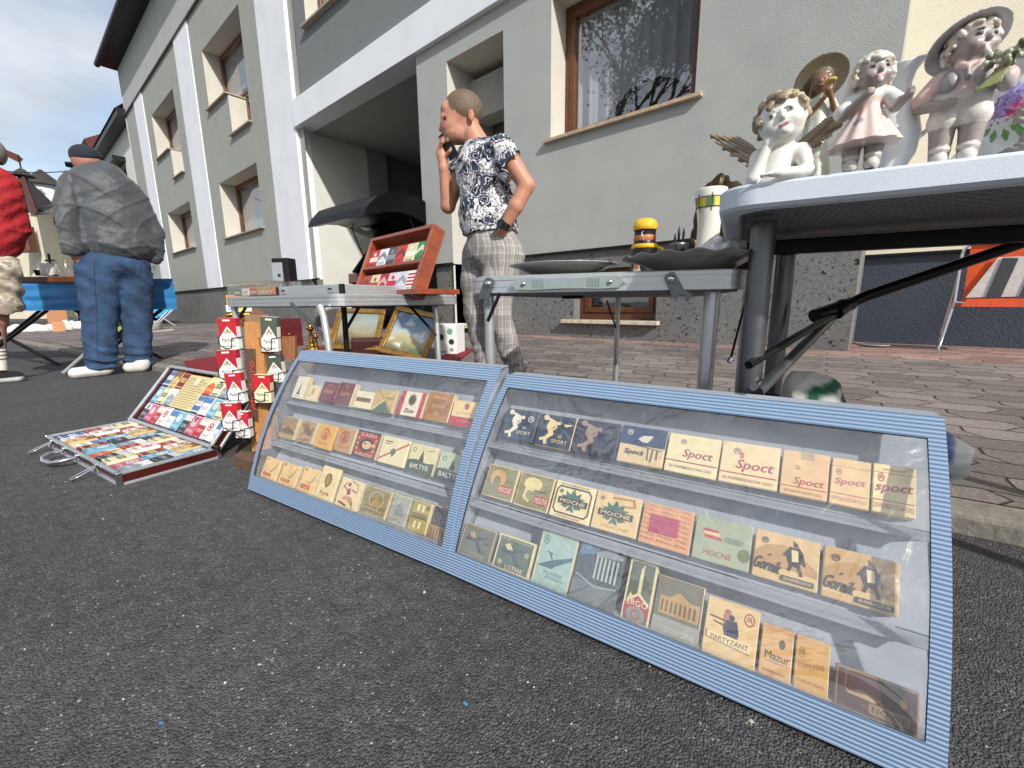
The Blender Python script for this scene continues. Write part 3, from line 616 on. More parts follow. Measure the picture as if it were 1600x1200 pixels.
def make_case(B, th, W, a, b_, label):
    M = Matrix.Translation(B) @ Matrix.Rotation(th, 4, 'Z'); root = thing('display_case', M, label, 'display case', 'ribbed blue display cases leaning behind the road edge')
    sl_ = sqrt(a*a+b_*b_); ny, nz = -b_/sl_, a/sl_    # outward normal (y,z)
    def P(s, t_, off=0):   # s metres along, t 0..1 up the slope, off outward
        g = bulge(t_)+off; return (s, a*t_+ny*g, b_*t_+nz*g)
    f = MB(); n = 28; T0, T1 = .098, .918; s0, s1 = .018, W-.019
    def strip(x0, x1, t0, t1, off, m, mb):
        k = max(2, int(n*(t1-t0))); vs = []
        for i in range(k+1):
            t_ = t0+(t1-t0)*i/k; vs += [P(x0,t_,off), P(x1,t_,off)]
        mb.add(vs, [(2*i,2*i+1,2*i+3,2*i+2) for i in range(k)], m, smooth=True)
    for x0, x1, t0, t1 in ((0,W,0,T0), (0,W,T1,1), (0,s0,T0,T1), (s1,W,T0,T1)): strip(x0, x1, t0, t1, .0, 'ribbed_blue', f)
    # inner and outer lips
    for x, t0, t1 in ((0,0,1), (W,0,1), (s0,T0,T1), (s1,T0,T1)):
        vs = []
        for i in range(n+1): t_ = t0+(t1-t0)*i/n; vs += [P(x,t_,0), P(x,t_,-.006)]
        f.add(vs, [(2*i,2*i+1,2*i+3,2*i+2) for i in range(n)], 'case_edge' if x in (s0, s1) else 'ribbed_blue')
    for t_, x0, x1 in ((T0,s0,s1), (T1,s0,s1), (0,0,W), (1,0,W)):
        f.add([P(x0,t_,0), P(x1,t_,0), P(x1,t_,-.006), P(x0,t_,-.006)], [(0,1,2,3)], 'case_edge')
    f.build('frame', root)
    # body: sides, back, top, bottom
    D = .125; by, bz = a+.015, b_
    for x in (.002, W-.002):
        s_ = MB()
        vs = [P(x, i/n, -.002) for i in range(n+1)] + [(x, by+.02, bz-.0), (x, by+.05, .0), (x, .0, 0)]
        s_.add(vs, [list(range(len(vs)))], 'side_sheet')
        s_.build('side_panel', root)
    k = MB(); k.add([(0,by+.05,0),(W,by+.05,0),(W,by+.02,bz),(0,by+.02,bz)], [(0,1,2,3)], 'case_inside'); k.add([(0,0,.001),(W,0,.001),(W,by+.05,.001),(0,by+.05,.001)], [(0,1,2,3)], 'case_inside')
    k.add([(0,a-.004,bz-.004),(W,a-.004,bz-.004),(W,by+.02,bz-.002),(0,by+.02,bz-.002)], [(0,1,2,3)], 'case_inside'); k.build('back_panel', root)
    # three stepped shelves: ledge, slanted back rest
    for j, tt in enumerate((.098, .333, .628)):
        h = MB(); top = (.333, .628, .985)[j]
        y0, z0 = P(0, tt, -.018-bulge(tt))[1:]; y1, z1 = P(0, top, -.058-bulge(top))[1:]
        lip = .006
        h.box((W/2, y0+.012*0, z0-.002), (W-.012, .026, .003), 'case_inside'); h.box((W/2, y0-.011, z0+.004), (W-.03, .0025, .016), 'clear_film')
        dy, dz = a/sl_, b_/sl_
        q0 = (y0+.02, z0-.002); q1 = (y1, z1)
        h.add([(.004,*q0),(W-.004,*q0),(W-.004,*q1),(.004,*q1)], [(0,1,2,3)], 'case_inside')
        if j < 2: h.add([(.004,*q1),(W-.004,*q1),(W-.004,*P(0,top,-.018-bulge(top))[1:]),(.004,*P(0,top,-.018-bulge(top))[1:])], [(0,1,2,3)], 'case_inside')
        for xx in (.10, W-.16): h.box((xx, (q0[0]+q1[0])/2-.004, (q0[1]+q1[1])/2), (.0012,.003,.08), 'clear_film')
        h.build('shelf', root)
    g = MB(); strip(s0-.004, s1+.004, T0-.01, T1+.01, -.003, 'acrylic', g); g.build('acrylic_cover', root)
    return M, a, b_, sl_, ny, nz
def pack_matrix(cs, s, t_, off, rz=0, rx=0):
    M, a, b_, sl_, ny, nz = cs; y = a*t_/sl_+ny*off; z = b_*t_/sl_+nz*off
    F = Matrix(((1,0,0,s),(0,a/sl_,ny,y),(0,b_/sl_,nz,z),(0,0,0,1)))
    return M @ F @ Matrix.Rotation(rz, 4, 'Z') @ Matrix.Rotation(rx, 4, 'X')
def pack_mesh(W, H, D, body, spec, edge=None, soft=0, mat_='printed_card'):
    mb = MB(); e = edge or body
    mb.box((W/2,H/2,-D/2), (W,H,D), mat_, e, bev=.0016, seg=1)
    mb.flat([(.0012,.0012),(W-.0012,.0012),(W-.0012,H-.0012),(.0012,H-.0012)], .00012, mat_, body)
    deco(mb, W, H, spec, None, mat_); return mb
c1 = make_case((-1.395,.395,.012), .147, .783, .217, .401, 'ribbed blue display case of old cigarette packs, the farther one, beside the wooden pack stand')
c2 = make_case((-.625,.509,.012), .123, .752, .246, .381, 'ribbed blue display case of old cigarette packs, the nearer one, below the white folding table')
E_, N_, R_, K_ = 'e3cf9f', '38465e', 'b23040', '2c2a28'
def seal(x, y, c, r=.055, W=1): return [('o',x,y,r,r*1.15,.22,c), ('l',[(x-r*.5,y-r*.5),(x-r*.2,y+r*.6),(x,y-r*.3),(x+r*.25,y+r*.6),(x+r*.5,y-r*.5)],.012,c)]
def discus(c, x=0, y=0): return [('e',.17+x,.88+y,.075,.085,c), ('l',[(.2+x,.86+y),(.33+x,.82+y),(.48+x,.76+y)],.06,c), ('e',.56+x,.75+y,.055,.06,c), ('p',[(.30+x,.84+y),(.5+x,.79+y),(.47+x,.66+y),(.40+x,.56+y),(.24+x,.55+y),(.25+x,.68+y)],c), ('l',[(.49+x,.75+y),(.5+x,.6+y),(.4+x,.5+y)],.05,c), ('l',[(.30+x,.58+y),(.38+x,.42+y),(.27+x,.22+y),(.30+x,.1+y)],.085,c), ('l',[(.37+x,.55+y),(.44+x,.4+y),(.3+x,.26+y),(.14+x,.2+y)],.075,c)]
def plane(c, d): return [('p',[(.2,.72),(.34,.8),(.48,.68),(.8,.7),(.5,.56),(.72,.26),(.66,.2),(.42,.48),(.14,.5)],c), ('p',[(.2,.72),(.34,.8),(.46,.62),(.3,.6)],d), ('l',[(.6,.3),(.82,.22)],.03,c)]
def lotus(c, x=.5, y=.5): return [('p',[(x,y+.33),(x+.08,y+.15),(x,y),(x-.08,y+.15)],c)]+[q for sg in (-1,1) for q in (('p',[(x+sg*.2,y+.25),(x+sg*.17,y+.1),(x,y),(x+sg*.06,y+.15)],c), ('p',[(x+sg*.3,y+.1),(x+sg*.18,y+.01),(x,y),(x+sg*.12,y+.12)],c), ('p',[(x+sg*.26,y-.17),(x+sg*.12,y-.22),(x,y-.05),(x+sg*.12,y-.06)],c), ('p',[(x+sg*.1,y-.3),(x+sg*.01,y-.27),(x,y-.05)],c))]
def miner(x=0): return [('p',[(.02,.55),(.2,.72),(.45,.78),(.75,.6),(.98,.4),(.98,.12),(.02,.12)],'b98f58'), ('p',[(.02,.12),(.98,.12),(.98,.25),(.6,.3),(.02,.2)],'d9b97c'),
    ('l',[(.6,.9),(.66,.82),(.74,.7)],.02,K_), ('e',.64,.83,.035,.05,K_), ('p',[(.55,.78),(.72,.76),(.76,.5),(.68,.38),(.56,.4),(.5,.6)],K_), ('p',[(.58,.72),(.68,.72),(.7,.5),(.6,.48)],E_), ('l',[(.6,.42),(.56,.3)],.05,K_), ('l',[(.7,.42),(.75,.24)],.05,K_), ('l',[(.53,.68),(.48,.58)],.035,K_), ('l',[(.74,.7),(.79,.45)],.03,K_)]
def script(st, x, y, w_, h_, c, an=0): return [('t',st,x,y,w_,h_,c,an,.25), ('t',st,x+.008,y-.004,w_,h_,c,an,.25)]
P2 = [
 [(.022,.306,.074,.379, '33445c', discus('e8e0cc')+seal(.8,.72,'e8e0cc',.09)+[('t','20',.66,.42,.1,.09,'e8e0cc'),('t','SPORT',.68,.26,.42,.11,'e8e0cc')], 'dark blue pack with a white discus thrower, first on the top shelf of the nearer case', .074),
  (.099,.306,.13,.376, '3a465a', discus('e9d29a')+[('p',[(.7,.74),(.92,.76),(.88,.7),(.76,.66)],'e9d29a')]+[('t','20',.66,.36,.1,.09,'e9d29a'),('t','SPORT',.68,.2,.44,.11,'e9d29a')], 'dark blue pack with a yellowish discus thrower, second on the top shelf', .072),
  (.174,.306,.238,.374, '2c3247', discus('9d8478')+seal(.78,.7,'6c6a70',.08)+[('t','SPORT',.7,.17,.42,.1,'6c6a70')], 'navy pack with a faded brown discus thrower, third on the top shelf', .074),
  (.250,.304,.32,.374, 'dcc298', [('r',0,.5,1,1,'2f4166')]+seal(.2,.84,'d9d2c0',.07)+[('p',[(.4,.68),(.5,.78),(.72,.8),(.62,.6),(.5,.6)],'d9d2c0'),('l',[(.05,.52),(.4,.5),(.95,.44)],.015,'3d4a66'),('l',[(.65,.45),(.67,.15)],.03,'66605a'),('l',[(.76,.45),(.74,.12)],.03,'66605a'),('l',[(.85,.42),(.86,.2)],.03,'66605a')]+script('Spoct',.36,.3,.42,.17,'2c3a5c'), 'blue and beige pack with a white dove, fourth on the top shelf', .070),
  (.322,.305,.395,.374, 'eadcae', seal(.3,.8,'6d6f78',.06)+script('Spoct',.6,.5,.55,.26,'a94a52')+[('l',[(.02,.3),(.98,.3)],.02,'a94a52'),('t','20 PAPIEROSOW O/U',.5,.16,.8,.07,'8e6c66')], 'pale yellow pack with red script and a red line, fifth on the top shelf', .0),
  (.403,.305,.487,.374, 'ead3a4', seal(.28,.78,'5d626c',.07)+[('r',.34,.62,.4,.76,'c77a6c')]+script('Spoct',.6,.45,.62,.28,'ad4650')+[('l',[(.02,.25),(.98,.25)],.02,'ad4650'),('t','10 PAPIEROSOW O/U',.5,.12,.84,.07,'8e6c66')], 'peach yellow pack with large red script, sixth on the top shelf', 0),
  (.493,.307,.567,.374, 'e2bd8c', [('r',.4,.82,.68,.98,'b9a581'),('r',.3,.58,.4,.68,'c98f72')]+script('Spoct',.6,.32,.62,.2,'b1505a')+[('l',[(.02,.2),(.98,.2)],.018,'b1505a'),('t','20 PAPIEROSOW O/U',.5,.1,.8,.06,'a1826c')], 'orange beige pack with a paper seal, seventh on the top shelf', 0),
  (.572,.308,.63,.39, 'e8c795', [('l',[(.03,.82),(.97,.82)],.015,'c4737a')]+seal(.2,.7,'c98f7c',.07)+script('Spoct',.5,.5,.75,.17,'c4737a',4)+[('l',[(.03,.24),(.97,.24)],.02,'c4737a'),('t','PAPIEROSOW O/U',.5,.14,.84,.08,'c4938a')], 'narrow beige pack with faded red script, eighth on the top shelf', 0),
  (.638,.305,.70,.385, 'ecd9a0', [('l',[(.03,.82),(.97,.82)],.015,'ae4954'),('t','20 PAPIEROSOW',.5,.89,.5,.04,'ae4954')]+seal(.2,.72,'ae4954',.08)+script('spoct',.5,.5,.84,.2,'ae3a48',3)+[('l',[(.03,.26),(.97,.26)],.022,'ae4954'),('t','20 PAPIEROSOW O/U',.5,.15,.9,.1,'ae4954')], 'narrow pale yellow pack with bold red script, last on the top shelf', 0)],
 [(.018,.172,.094,.242, '8c8a6c', [('e',.4,.62,.26,.26,'d5ab77'),('e',.38,.5,.12,.2,'8c8a6c'),('r',.46,.2,.94,.42,'b5544e'),('t','MOCNE',.7,.31,.4,.15,'eedcc4'),('o',.5,.5,.495,.495,.0,'d8c48c'),('l',[(.03,.97),(.97,.97),(.97,.03),(.03,.03),(.03,.97)],.02,'d9c38f')], 'olive pack with a peach figure and a red label, first on the middle shelf of the nearer case', 0),
  (.105,.174,.186,.241, '8f8a64', [('e',.42,.7,.27,.2,'e0cf92'),('l',[(.28,.6),(.24,.28),(.4,.2)],.07,'e0cf92'),('r',.5,.5,.88,.56,'6f6f58'),('r',.56,.16,.97,.4,'a8564e'),('t','MOCNE',.765,.28,.35,.16,'eadcc0'),('l',[(.02,.98),(.98,.98),(.98,.02),(.02,.02),(.02,.98)],.02,'d9c38f')], 'olive pack with a cream mushroom-shaped figure and a red label, second on the middle shelf', 0),
  (.199,.172,.284,.242, 'e8d9a8', [('o',.5,.5,.5,.5,.0,K_),('l',[(.14,.86),(.86,.86),(.93,.76),(.93,.24),(.86,.14),(.14,.14),(.07,.24),(.07,.76),(.14,.86)],.035,'4a4038')]+lotus('3f6b5a',.5,.52)+seal(.2,.72,'4a6b64',.05)+[('r',.16,.4,.88,.57,'3b332c'),('t','MOCNE',.52,.485,.62,.1,'ecdcb4'),('t','20 PAPIEROSOW',.5,.93,.7,.05,'4a4038'),('t','PAPIEROSOW',.5,.07,.6,.05,'8c3d3a')], 'cream pack with a green lotus inside a brown border, third on the middle shelf', 0),
  (.288,.175,.368,.246, 'e2c592', lotus('4c7060',.48,.5)+seal(.16,.82,'a08a68',.05)+[('r',.12,.38,.88,.54,'4a3c34'),('t','MOCNE',.5,.46,.66,.1,'ecdcb4'),('l',[(.4,.88),(.85,.92),(.9,.75),(.6,.7)],.03,'b88a4c'),('t','MOCNE',.55,.14,.6,.07,'d4b283')], 'beige pack with a green lotus and no border, fourth on the middle shelf', 0),
  (.371,.178,.468,.247, 'dca274', [('t','PALL MALL PAL',.5,.94-.115*i,.92,.055,'b96a58') for i in range(8)]+[('r',.18,.3,.74,.74,'b04460'),('t','PAPIEROSY',.45,.58,.36,.06,'8c3450')], 'orange pack with rows of tiny print and a magenta square, fifth on the middle shelf', 0),
  (.478,.178,.567,.247, 'a3ab90', [('p',[(.14,.72),(.42,.72),(.52,.5),(.2,.52)],'b5484a'),('p',[(.16,.66),(.45,.66),(.48,.58),(.18,.59)],'dfc49a'),('r',.55,.5,.86,.62,'7d8a78'),('t','MOCNE',.45,.2,.5,.12,'b5484a'),('e',.9,.32,.1,.14,'6b7a4c')], 'sage green pack with a small red and cream flag, sixth on the middle shelf', 0),
  (.574,.176,.662,.245, 'd8b67c', miner()+seal(.17,.8,'3d3a4c',.055)+script('Gornik',.24,.3,.42,.26,K_,-4)+[('l',[(.25,.49),(.28,.53)],.02,K_),('r',.46,.06,.94,.17,'4a4038'),('t','20 PAPIEROSOW',.7,.115,.42,.06,'dcc79a')], 'tan pack with a drawing of a walking miner, left of its twin on the middle shelf', 0),
  (.668,.176,.758-.025,.245, 'cda56c', miner()+seal(.17,.8,'2d2a2c',.06)+script('Gornik',.24,.3,.42,.26,K_,-4)+[('l',[(.25,.49),(.28,.53)],.02,K_),('r',.46,.06,.94,.17,'3c342c'),('t','20 PAPIEROSOW',.7,.115,.42,.06,'dcc79a')], 'darker tan pack with a drawing of a walking miner, last on the middle shelf', 0)],
 [(.006,.042,.088,.107, '6d7068', [('l',[(.02,.98),(.98,.98),(.98,.02),(.02,.02),(.02,.98)],.03,'b9a577')]+plane('4c535c','b9965c')+[('t','LOTNIK',.6,.12,.5,.12,'a6a48c'),('t','SPORTOWE',.5,.92,.7,.05,'a6a48c')], 'grey green pack with a dark aeroplane, first on the bottom shelf of the nearer case', 0),
  (.096,.042,.18,.108, '5d6a5e', [('l',[(.02,.98),(.98,.98),(.98,.02),(.02,.02),(.02,.98)],.04,'dcd09a')]+plane('49505e','cfc08c')+seal(.18,.22,'dcd09a',.06)+seal(.84,.6,'dcd09a',.06)+[('t','LOTNIK',.6,.13,.5,.13,'e6dcb4'),('t','SPORTOWE KLUBOWE',.52,.9,.8,.05,'dcd09a')], 'green pack with an aeroplane and a bright cream border, second on the bottom shelf', 0),
  (.187,.04,.262,.14, '9fb8b0', [('l',[(.02,.985),(.98,.985),(.98,.015),(.02,.015),(.02,.985)],.04,'ccc7a8')]+seal(.17,.85,'4d7080',.08)+[('p',[(.06,.36),(.4,.5),(.95,.66),(.95,.6),(.55,.42),(.46,.36)],'3f6470'),('l',[(.35,.62),(.45,.5),(.5,.4)],.035,'3f6470'),('l',[(.28,.64),(.42,.62)],.03,'3f6470'),('l',[(.62,.9),(.8,.82)],.02,'dfe8e2'),('t','PLASKIE',.55,.28,.5,.06,'6f9090'),('t','JEZIORA',.6,.2,.5,.06,'6f9090')], 'tall pale turquoise pack with a blue glider, third on the bottom shelf', 0),
  (.267,.04,.351,.15, '46525a', [('p',[(.02,.98),(.5,.98),(.4,.8),(.1,.72),(.02,.75)],'5c7e92'),('p',[(.4,.82),(.66,.92),(.98,.86),(.98,.8),(.4,.76)],'8d9494')]+[('r',.42+.09*i,.42,.46+.09*i,.77,'b4bab4') for i in range(6)]+[('r',0,0,1,.34,'6c7274'),('l',[(.05,.42),(.5,.3),(.95,.36)],.03,'9aa29e')]+seal(.2,.9,'9cb8c4',.06), 'large dark slate pack showing a columned building, fourth on the bottom shelf', 0),
  (.362,.041,.408,.14, '5f685c', [('l',[(.04,.985),(.96,.985),(.96,.015),(.04,.015),(.04,.985)],.07,'dccf9c'),('r',.44,.45,.56,.8,'dccf9c'),('e',.5,.84,.06,.05,'dccf9c'),('l',[(.5,.84),(.54,.93)],.05,'dccf9c'),('p',[(.06,.1),(.94,.1),(.94,.3),(.5,.48),(.06,.3)],'a83a3e'),('p',[(.1,.3),(.2,.46),(.3,.42),(.5,.5),(.7,.42),(.9,.36),(.9,.3),(.5,.44)],'dccf9c'),('t','ERGO',.5,.32,.74,.09,'eadcb4'),('e',.5,.14,.34,.13,'8c8a80'),('o',.5,.14,.15,.08,.25,'a83a3e')], 'narrow green pack with a cream column above a red arch, fifth on the bottom shelf', 0),
  (.412,.041,.483,.129, '6f6a58', [('r',.1,.36,.95,.66,'b9924f'),('p',[(.3,.66),(.5,.78),(.75,.66)],'b9924f')]+[('r',.14+.1*i,.4,.18+.1*i,.6,'6d5736') for i in range(8)]+[('r',0,0,1,.3,'98968c'),('t','STOLECZNE',.6,.12,.62,.08,'c4c2b4')], 'brown grey pack showing a golden palace, sixth on the bottom shelf', 0),
  (.488,.041,.559,.122, 'dfc08a', seal(.82,.8,'a84a48',.1)+[('e',.42,.82,.06,.05,'a86a58'),('p',[(.34,.78),(.5,.8),(.52,.6),(.36,.6)],'b0765e'),('e',.5,.74,.055,.05,'3c3550'),('p',[(.4,.68),(.6,.7),(.66,.5),(.64,.42),(.4,.42),(.36,.54)],'3c3550'),('l',[(.1,.68),(.4,.66)],.03,'5d4438'),('l',[(.18,.6),(.42,.57)],.025,'5d4438'),('p',[(.08,.3),(.9,.24),(.92,.4),(.06,.42)],'e8cf9c'),('t','PARTYZANT',.5,.335,.7,.08,K_),('l',[(.07,.42),(.06,.3),(.9,.24)],.012,'8c6a44')], 'beige pack with two crouching riflemen above a ribbon, seventh on the bottom shelf', 0),
  (.563,.043,.602,.111, 'd6a974', [('r',0,.9,1,1,'c79762'),('e',.66,.68,.1,.09,'5d5a50'),('t','Mazur',.55,.42,.76,.16,'5f6252'),('l',[(.2,.3),(.9,.3)],.015,'5f6252'),('t','PAPIEROSY',.5,.12,.7,.05,'8c6c4c')], 'small orange tan pack with a grey rooster badge, eighth on the bottom shelf', 0),
  (.605,.041,.644,.11, 'cf9f58', seal(.2,.7,'a0743c',.09)+[('t','POPULARNE',.5,.5,.76,.12,'b58546',12),('t','PAPIEROSOW',.5,.2,.8,.05,'a5823c')], 'small ochre pack with barely legible print, ninth on the bottom shelf', 0),
  (.65,.042,.733,.092, '93785c', [('r',.03,.06,.97,.94,'4b2a26'),('p',[(.12,.55),(.16,.46),(.4,.5),(.52,.42),(.48,.38),(.3,.4),(.16,.4)],'b0906a'),('l',[(.13,.9),(.13,.7),(.12,.55)],.012,'8c6a54'),('e',.82,.62,.045,.11,'b07c34'),('r',.42,.12,.9,.36,'8a745c'),('t','NOWE',.66,.24,.4,.14,'3d2624')], 'dark brown flat tin with a smoking cigarette, last on the bottom shelf', 0)]]
